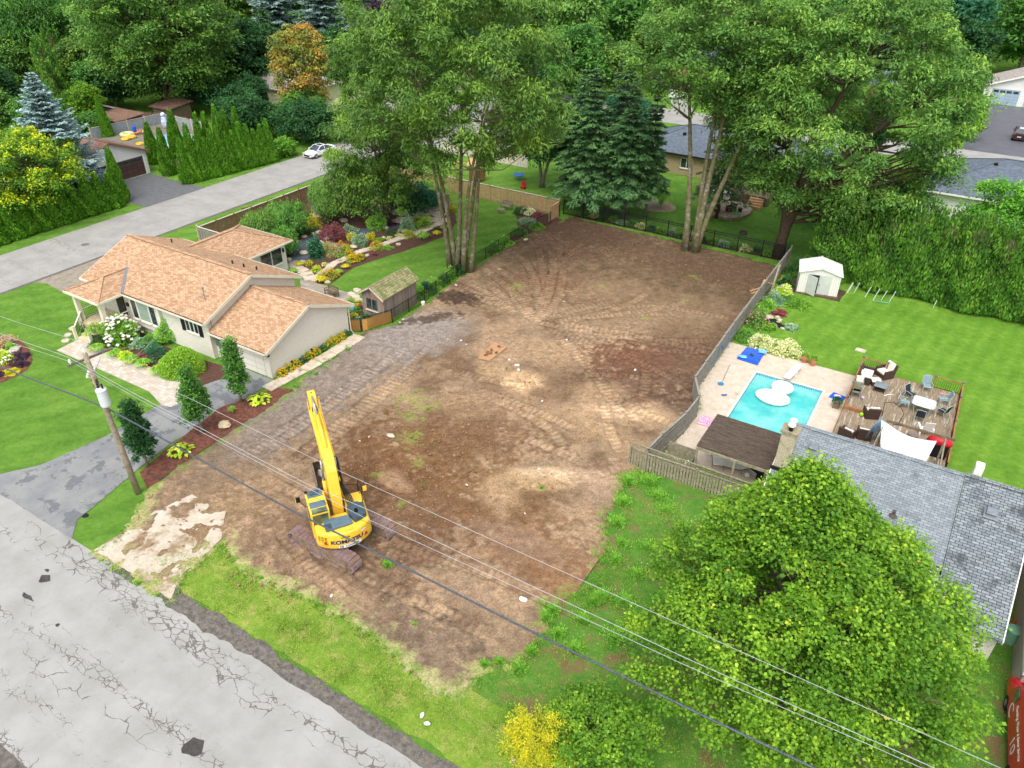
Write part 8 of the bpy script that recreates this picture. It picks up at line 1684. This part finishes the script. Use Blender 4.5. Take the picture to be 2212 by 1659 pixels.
# ---------------------------------------------------------------- vehicles
TYRE = mat('tyre', (.02, .02, .02), (.012, .012, .012), 4, .85, .2); RIM = mat('alloy', srgb('#a8acb0'), srgb('#84888c'), 3, .35, .05, metal=.7)
LAMP = mat('clear_lamp', srgb('#d8dcdc'), srgb('#b8bcbc'), 3, .15, 0, spec=.6); TAIL = mat('tail_red', srgb('#c02018'), srgb('#981812'), 3, .25, 0)
def car(name, label, loc, rz, paint, L=4.8, W=1.82, H=1.45, suv=False, sunroof=False, group=None):
    t = thing(name, label, 'car', loc, rz, group); h = L/2; z0 = .28
    if suv: hood, belt = .98, 1.08; roof = [(-h+.25, 1.10), (-h+.5, H-.06), (-.3, H), (.5, H-.04), (1.25, 1.06)]
    else: hood, belt = .82, .95; roof = [(-h+.75, 1.0), (-h+1.6, H-.08), (-.35, H), (.35, H-.03), (1.25, .93)]
    lower = [(-h, z0+.1), (-h+.02, belt-.06), (-h+.2, belt+.02), (1.25, belt-.03), (h-.3, hood-.07), (h-.06, hood-.24), (h, .45), (h-.08, z0)]
    # body: cross-sections along the length, tucked toward the ends
    def prof_top(x):
        for (xa, za), (xb, zb) in zip(lower[1:6], lower[2:7]):
            if xa <= x <= xb: return za+(zb-za)*(x-xa)/(xb-xa+1e-6)
        return lower[1][1] if x < 0 else .45
    vs = []; n = 18
    for i in range(n+1):
        x = -h+L*i/n; e = abs(x)/h; w_ = W/2*(1-.13*max(0, (e-.72)/.28)**1.6); zt = prof_top(min(max(x, -h+.02), h-.001))
        for y, z in ((-.86, z0), (-1, z0+.12), (-1.0, .62), (-.965, zt-.06), (-.86, zt), (0, zt+.035), (.86, zt), (.965, zt-.06), (1.0, .62), (1, z0+.12), (.86, z0)): vs.append((x, y*w_, max(z, z0)))
    m = 11; fs = [(i*m+j, i*m+(j+1) % m, (i+1)*m+(j+1) % m, (i+1)*m+j) for i in range(n) for j in range(m)]+[tuple(range(m))[::-1], tuple(range(n*m, n*m+m))]
    MB().add(vs, fs).build('body', paint, t, local=True, smooth=False, bevel=.02)
    vs = []; k = len(roof)
    for x, z in roof:
        wb = W/2*.9; wt = W/2*(.86 if z < 1.15 else .70); vs += [(x, -wt, z), (x, wt, z)]
    b = MB(); gv = MB()
    cabin = [(roof[0][0]-.02, belt-.02)]+roof+[(roof[-1][0]+.02, belt-.05)]
    vs = []
    for x, z in cabin: f = (z-belt)/(H-belt); wy = W/2*(.93-.2*max(0, f)); vs += [(x, -wy, z), (x, wy, z)]
    nn = len(cabin); fs = [(2*i, 2*i+1, 2*i+3, 2*i+2) for i in range(nn-1)]
    vs += [(x, -W/2*.93, belt-.03) for x, z in cabin]+[(x, W/2*.93, belt-.03) for x, z in cabin]
    fs += [(2*i, 2*i+2, 2*nn+i+1, 2*nn+i) for i in range(nn-1)]+[(2*i+1, 3*nn+i, 3*nn+i+1, 2*i+3) for i in range(nn-1)]
    o = MB().add(vs, fs).build('glasshouse', GLASS, t, local=True)
    r = MB(); 
    a, c = roof[1], roof[3]; mid = roof[2]
    for p, q in ((a, mid), (mid, c)):
        vs = []
        for (x, z) in (p, q): f = (z-belt)/(H-belt); wy = W/2*(.93-.2*f)+.01; vs += [(x, -wy, z+.012), (x, wy, z+.012), (x, -wy, z-.05), (x, wy, z-.05)]
        r.add(vs, [(0, 4, 5, 1), (0, 2, 6, 4), (1, 5, 7, 3), (2, 3, 7, 6), (0, 1, 3, 2), (4, 6, 7, 5)])
    for s in (-1, 1):
        for (p, q) in ((roof[0], roof[1]), (roof[3], roof[4])):
            w1 = W/2*(.93-.2*(p[1]-belt)/(H-belt)); w2 = W/2*(.93-.2*(q[1]-belt)/(H-belt)); r.bar((p[0], s*w1, p[1]+.01), (q[0], s*w2, q[1]+.01), .08, .06)
        w1 = W/2*.93; r.bar((-.25, s*w1, belt), (-.2, s*W/2*.75, H-.03), .08, .05)
    r.build('roof', paint, t, local=True)
    if sunroof: MB().box(-.35, .2, -.42, .42, H-.01, H+.022).build('sunroof', GLASS, t, local=True)
    if suv: MB().box(-h+.9, -.1, -.35, .35, H-.04, H+.025).build('sunroof', LAMP, t, local=True)
    for x in (-h+.85, h-.9):
        for s in (-1, 1):
            w_ = MB().lathe([(.1, -.11), (.30, -.11), (.335, -.07), (.335, .07), (.30, .11), (.1, .11)], (x, s*(W/2-.1), .335), 20, (0, 1, 0)).build('wheel', TYRE, t, local=True)
            rr = MB(); rr.lathe([(.05, 0), (.22, 0), (.22, .02), (.05, .03)], (x, s*(W/2+.005), .335), 16, (0, s, 0)); rr.build('rim', RIM, w_, local=True)
    for s in (-1, 1):
        MB().cbox((h-.16, s*(W/2-.3), .68 if not suv else .8), (.3, .42, .12), s*-.35).build('headlight', LAMP, t, local=True, bevel=.02)
        MB().cbox((-h+.06, s*(W/2-.24), .82 if not suv else .98), (.16, .36, .16), s*.25).build('tail_light', TAIL, t, local=True, bevel=.02)
        MB().cbox((1.0, s*(W/2+.08), 1.0), (.14, .2, .12)).build('mirror', paint, t, local=True, bevel=.02)
    MB().box(h-.05, h+.015, -.55, .55, .34, .56).build('grille', BLACK, t, local=True); MB().box(-h-.012, -h+.03, -.26, .26, .6, .74).build('number_plate', LAMP, t, local=True)
    return t
PW = mat('paint_white', srgb('#e6e7ea'), srgb('#dfe0e3'), 1, .25, 0, spec=.5); PN = mat('paint_navy', srgb('#1e2736'), srgb('#171e2a'), 1, .25, 0, spec=.5); PB = mat('paint_maroon', srgb('#3a2226'), srgb('#2c191c'), 1, .25, 0, spec=.5); PS = mat('paint_silver', srgb('#a4a8ac'), srgb('#94989c'), 1, .3, 0, spec=.5)
c = g(688, 338); car('white_sedan', 'white sedan with dark sunroof parked on the side street facing down', (c.x-.2, c.y+.6, .02), R(-94), PW, sunroof=True)
c = g(1038, 312); car('dark_sedan', 'dark blue sedan beyond the pale panelled fence', (c.x, c.y, .02), R(165), PN)
c = g(2193, 303); car('maroon_suv', 'dark maroon SUV seen from behind on the wet driveway', (c.x+.4, c.y+1.5, .02), R(88), PB, 4.6, 1.9, 1.68, suv=True)
c = g(1457, 214); car('white_hatchback', 'white car on the driveway between the far tree trunks', (c.x, c.y+1.5, .02), R(84), PW, 4.2, 1.8, 1.5, suv=True)
c = g(1500, 190); car('silver_car', 'silver car parked farther up beside the brick house', (c.x-9, c.y+6, .02), R(80), PS)
# red service van at the right edge
vn = thing('service_van', 'red service van with white lettering at the right edge', 'van', (9.35, 27.0, 0), R(93))
VR = mat('van_red', srgb('#d0202c'), srgb('#bc1a26'), 1, .3, 0, spec=.5); L_, W_, H_ = 5.8, 2.0, 2.4
vs = []; n = 20
for i in range(n+1):
    x = -L_/2+L_*i/n; zt = H_ if x < 1.3 else (H_-(x-1.3)*1.25 if x < 2.05 else H_-.94-(x-2.05)*.5)
    for y, z in ((-.92, .35), (-1, .5), (-1, 1.2), (-.95, min(zt-.2, 1.9)), (-.84, zt-.05), (0, zt+.03), (.84, zt-.05), (.95, min(zt-.2, 1.9)), (1, 1.2), (1, .5), (.92, .35)): vs.append((x, y*W_/2, z))
m = 11; MB().add(vs, [(i*m+j, i*m+(j+1) % m, (i+1)*m+(j+1) % m, (i+1)*m+j) for i in range(n) for j in range(m)]+[tuple(range(m))[::-1], tuple(range(n*m, n*m+m))]).build('body', VR, vn, local=True, bevel=.02)
for x in (-1.8, 1.85):
    for s in (-1, 1): w_ = MB().lathe([(.1, -.12), (.32, -.12), (.36, -.08), (.36, .08), (.32, .12), (.1, .12)], (x, s*.9, .36), 20, (0, 1, 0)).build('wheel', TYRE, vn, local=True); MB().lathe([(.05, 0), (.22, 0), (.05, .03)], (x, s*1.01, .36), 14, (0, s, 0)).build('rim', RIM, w_, local=True)
MB().bar((1.45, 0, 2.32), (2.02, 0, 1.6), 1.6, .05).build('windscreen', GLASS, vn, local=True)
MB().box(1.0, 1.6, .955, 1.0, 1.3, 1.85).build('side_window', GLASS, vn, local=True); MB().box(1.0, 1.6, -1.0, -.955, 1.3, 1.85).build('side_window', GLASS, vn, local=True)
def flattext(s, size, loc, rot, m, par, name='lettering', sx=1):
    cu = bpy.data.curves.new(name, 'FONT'); cu.body = s; cu.size = size; cu.align_x = 'CENTER'; cu.align_y = 'CENTER'; cu.extrude = .004; cu.materials.append(m)
    q = bpy.data.objects.new('tmp', cu); COL.objects.link(q); me = bpy.data.meshes.new_from_object(q.evaluated_get(bpy.context.evaluated_depsgraph_get())); bpy.data.objects.remove(q)
    t = bpy.data.objects.new(name, me); COL.objects.link(t); t.parent = par; t.location = loc; t.rotation_euler = rot; return t
flattext('Plumbing, Water & Sewer Service', .2, (-.7, 1.0, 1.62), (R(74), 0, R(180)), WHITE, vn); flattext('10', .8, (-.9, 1.012, .98), (R(90), 0, R(180)), WHITE, vn); flattext('C', .9, (1.0, 1.012, .95), (R(90), 0, R(180)), WHITE, vn); flattext('24', .9, (-2.0, .45, 2.44), (0, 0, R(90)), WHITE, vn)
c = g(2180, 1385); tag(MB().lathe([(.3, 0), (.34, .8), (.36, .85), (.05, .95)], (c.x, c.y, 0), 12).build('bin', mat('bin_green', srgb('#7fb09a'), srgb('#66967f'), 3, .5, .05)), 'pale green bin beside the red van', 'bin')
c = g(2205, 1345); tag(MB().cbox((c.x+.2, c.y, .35), (.8, .9, .7), .3).build('crate', WOODT), 'plywood crate against the grey block wall', 'crate')
c = g(2188, 1352); tag(MB().lathe([(.16, 0), (.16, .02), (.1, .04), (.03, .45)], (c.x, c.y, 0), 10).build('traffic_cone', mat('cone_orange', srgb('#e85a2c'), srgb('#d04c22'), 3, .5, .05)), 'small orange cone beside the plywood crate', 'cone')
# ---------------------------------------------------------------- bits lying on the lot
CB = mat('chipboard', srgb('#b98f6b'), srgb('#9c7552'), 3, .85, .2)
P_ = gs([(1032, 779), (1067, 743), (1096, 754), (1058, 784)]); c = g(1063, 764)
tag(MB().prism(P_, .17, .21).build('chipboard_sheet', CB), 'square sheet of tan board lying in the middle of the lot', 'board')
for k, (x, y, s) in enumerate(((1056, 763, .5), (1050, 768, .35), (1062, 758, .3), (1078, 751, .25), (1072, 765, .22))):
    c = g(x, y, .2); tag(MB().cbox((c.x, c.y, .25+.03*k), (s, s*.5, .12), k*1.1, .2).build('rubble_piece', mat('brown_rubble', srgb('#8a664c'), srgb('#5c4434'), 5, .9, .4), bevel=.02), 'brown rubble piece on the tan board, '+('largest at its middle', 'left of the largest', 'above the largest', 'at the board\'s upper right', 'small one at its right edge')[k], 'rubble')
PRK = mat('field_stone', srgb('#d6cabc'), srgb('#a89a8a'), 3, .9, .3)
LIT = [(845, 943, .45, 'flat pale stone near the haul road\'s end'), (798, 944, .16, 'small white stone left of the flat pale one'), (777, 953, .12, 'tiny stone left of the excavator boom line'), (1100, 778, .2, 'white plastic scrap above the sandy circle'), (1117, 790, .3, 'white bag scrap beside the sandy circle'), (1120, 800, .25, 'white crumbled patch above the sandy circle'), (1048, 797, .2, 'white lump below the tan board'), (968, 734, .22, 'white scrap left of the tan board, upper'), (996, 736, .15, 'small white scrap right of the upper one'), (1007, 745, .2, 'pale lump just left of the tan board'), (1171, 867, .14, 'white golf-ball sized dot mid lot'), (1008, 1049, .18, 'white scrap low in the lot centre'), (1164, 1013, .12, 'small bluish scrap at the pale soil'), (1130, 1297, .35, 'crumpled white paper near the bottom weeds'), (912, 1546, .22, 'white litter on the verge grass, upper'), (923, 1564, .22, 'white litter on the verge grass, lower'), (716, 1288, .16, 'blue-white can on the soil by the verge'), (1110, 1643, .18, 'dark pinkish litter at the bottom grass'), (1134, 1110, .12, 'small grey stone by the weedy edge'), (1022, 588, .2, 'pale stone at the chain-link fence foot'), (985, 617, .3, 'white stone below the vines on the chain-link'), (871, 691, .2, 'round white stone at the plywood corner, upper'), (864, 697, .2, 'round white stone at the plywood corner, lower'), (1136, 519, .5, 'orange-tan root stump by the chain-link'), (1078, 583, .3, 'brown lump near the chain-link gate stones'), (1372, 800, .2, 'pale crumb in the dark soil'), (1218, 652, .2, 'pinkish scrap on the tracks'), (1224, 735, .18, 'pale scrap right of centre')]
for k, (x, y, r, lab) in enumerate(LIT):
    c = g(x, y, .08); o = dup(rk_[k % 3]); o.data = o.data.copy(); o.data.materials.clear(); o.data.materials.append(ROCKM if 'brown' in lab or 'tan' in lab or 'pinkish' in lab else PRK if 'stone' in lab else WHITE)
    o.location = (c.x, c.y, .10); o.scale = (r*.7, r*.55, r*.5); o.rotation_euler = (0, 0, k*1.7); o.name = 'stone' if 'stone' in lab or 'lump' in lab else 'litter'; tag(o, lab, 'stone' if o.name.startswith('stone') else 'litter'); del o['group']
rg2 = random.Random(77); b = MB(); bt = MB(); br = MB()
STK = mat('stick_wood', srgb('#a8805c'), srgb('#7a5a3e'), 5, .9, .3)
for k in range(260):
    x, y = rg2.uniform(-36, -13), rg2.uniform(16, 70)
    if y < 30 and x > -14: continue
    a = rg2.uniform(0, 3.1); L = rg2.uniform(.1, .55); b.bar((x, y, .13), (x+L*math.cos(a), y+L*math.sin(a), .18), .03, .03)
tag(b.build('wood_splinters', STK), 'wood splinters and sticks strewn over the soil', None, None, 'stuff')
b = MB()
for k in range(3200):
    x, y = rg2.gauss(-24, 6), rg2.gauss(34, 14)
    if not (-36 < x < -13 and 15.5 < y < 71): continue
    r = rg2.uniform(.025, .10)*(1 if rg2.random() < .93 else 1.7); b.cbox((x, y, .12+r*.2), (r, r*.8, r*.7), rg2.uniform(0, 3), rg2.uniform(0, 1))
tag(b.build('soil_clods', mat('clod_soil', srgb('#a68768'), srgb('#6d523c'), 2, .95, .3)), 'clods, brick bits and pebbles scattered over the lot', None, None, 'stuff')
for k, (a, c, lab) in enumerate(((g(1636, 636, .1), g(1652, 604, 1.2), 'thin pinkish plank leaning by the back right trunk'), (g(1620, 629, .1), g(1643, 621, .15), 'long plank end on the ground by the fence, upper'), (g(1623, 634, .1), g(1644, 626, .15), 'plank end on the ground by the fence, lower'))): tag(MB().bar(a, c, .12, .05).build('plank', WOODT), lab, 'plank')
b = MB(); a = g(1660, 640); b.prism([(a.x-.0, a.y), (a.x+.25, a.y), (a.x+.25, a.y+.12), (a.x, a.y+.12)], 0, .3)
b.bar((a.x+.12, a.y, 0), (a.x+.35, a.y+.3, 3.0), .5, .12); tag(b.build('broken_board', mat('split_wood', srgb('#b5ab8c'), srgb('#857c62'), 5, .9, .4)), 'tall split grey board leaning on the walnut trunk', 'board')
tag(MB().bar(g(1650, 608, 1.2), g(1672, 614, 1.6), .1, .06).build('cross_plank', WOODT), 'short plank nailed across the fence top by the trunk', 'plank')
# cut limb scar and manholes
c = g(1441, 505); 
for (x, y, r), lab in (((92, 306, .35), 'round manhole cover in the side street'),): c = g(x*1.0, y*2.0+0) if 0 else g(184, 528.6); tag(MB().lathe([(.38, 0), (.38, .012)], (c.x, c.y, .02), 20).build('manhole_cover', mat('manhole_iron', srgb('#77736d'), srgb('#5c5954'), 6, .6, .2)), lab, 'manhole cover')
PT_ = mat('asphalt_patch', srgb('#4c4a47'), srgb('#35332f'), 4, .9, .4)
for k, (x, y, rx, ry_) in enumerate(((96, 1251.5, .36, .26), (60, 1290, .5, .14), (418, 1615, .45, .4), (102, 1232, .16, .1), (125, 1351, .09, .08))):
    c = g(x, y); sheet('road_patch', [(c.x+rx*math.cos(t)*(1+.2*math.sin(3*t+k)), c.y+ry_*math.sin(t)*(1+.2*math.cos(4*t+k))) for t in [6.283*i/16 for i in range(16)]], .028, PT_, rag=.08, step=.15)
sheet('culvert_hole', [(c.x+.25*math.cos(t), c.y+.18*math.sin(t)) for c in [g(184, 1114)] for t in [.5*i for i in range(12)]], .02, BLACK)
# ---------------------------------------------------------------- rough growth
def blades(name, lab, pts, n, h, wd, m, seed, spread):
    rg = np.random.default_rng(seed); P = np.array([p for p in pts]); i = rg.integers(0, len(P), n); a = rg.random(n)*6.283; r = np.abs(rg.normal(size=n))*P[i, 2]*spread
    C = np.stack([P[i, 0]+np.cos(a)*r, P[i, 1]+np.sin(a)*r, np.full(n, .02)], 1); hh = h*P[i, 3]*rg.uniform(.5, 1.2, n)
    D = np.stack([np.cos(a)*.6, np.sin(a)*.6, np.ones(n)], 1)+rg.normal(size=(n, 3))*.35; N = rg.normal(size=(n, 3)); N[:, 2] += .3
    C[:, 2] += hh*.35
    o = quadmesh(name, leafquads(C, D, N, hh, wd), m, rg.random(n)*.8+.1); return tag(o, lab, None, None, 'stuff')
rgp = random.Random(12); pts = []
for x, y, r, h in ((1360, 1040, 22, 2), (1345, 1085, 16, 1.6), (1400, 1040, 20, 1.6), (1335, 1130, 14, 1.8), (1420, 1070, 18, 1.1), (1330, 1210, 12, 1.2), (1345, 1175, 10, 1.6), (1350, 1300, 22, 1.3), (1300, 1290, 15, 2), (1285, 1300, 12, 1.8), (1195, 1320, 9, 1.8), (1180, 1335, 8, 1.5), (1205, 1368, 10, 1.2), (1150, 1408, 8, 1.5), (1120, 1445, 12, 1.1), (1048, 1438, 6, 1.6), (1078, 1432, 6, 1.6), (1380, 1340, 20, 1.1), (1260, 1340, 12, 1.3), (1420, 1360, 25, .9), (1240, 1400, 15, 1), (1330, 1380, 25, .9), (837, 1222, 7, 1.6), (896, 1352, 5, 1), (1440, 1100, 26, .8), (1480, 1140, 26, .7), (1400, 1180, 20, .9), (1380, 1240, 22, 1.0), (1440, 1300, 25, .9), (995, 420, 0, 0)):
    if not r: continue
    c = g(x, y); pts.append((c.x, c.y, r/38., h))
blades('rough_weeds', 'rough weeds and tall grass along the right edge of the soil', pts, 26000, .17, .05, LM['grassy'], 3, .75)
pts = [(rgp.uniform(-31, 12), rgp.uniform(14.0, 17.4), .8, 1) for _ in range(260)]+[(rgp.uniform(-14, 8), rgp.uniform(17, 33), 1.0, 1) for _ in range(260)]
blades('verge_grass', 'long grass blades of the verge and rough lawn', pts, 60000, .11, .03, leafmat('blade_verge', [(0, srgb('#5f8a20')), (.5, srgb('#86a838')), (1, srgb('#bcc070'))], .2), 4, .8)
pts = []
for a, c in zip(DP, DP[1:]):
    L = math.hypot(c[0]-a[0], c[1]-a[1])
    for k in range(max(1, int(L/.5))): s = k/max(1, int(L/.5)); pts.append((a[0]+(c[0]-a[0])*s, a[1]+(c[1]-a[1])*s, .22, rgp.uniform(.3, 1.2)))
pts = [p for p in pts if not (p[0] < -36 and 13 < p[1] < 31)]
blades('edge_weeds', 'thin weeds along the foot of the fences and soil edge', pts, 14000, .16, .05, LM['shrub'], 5, .9)
pts = []
for x, y, r in ((885, 860, 12), (890, 900, 14), (925, 885, 8), (890, 948, 12), (900, 1000, 8), (1120, 620, 10), (1395, 690, 6), (915, 1050, 6), (935, 1115, 6), (1300, 620, 8), (1330, 505, 8), (1498, 545, 12), (1475, 550, 9), (1350, 455, 8), (560, 1090, 6), (1170, 1055, 6), (870, 1095, 6), (1140, 1010, 5)): c = g(x, y); pts.append((c.x, c.y, r/34., 1))
blades('soil_weeds', 'scattered pale green weeds sprouting on the bare soil', pts, 5200, .13, .05, LM['shrub'], 6, .8)
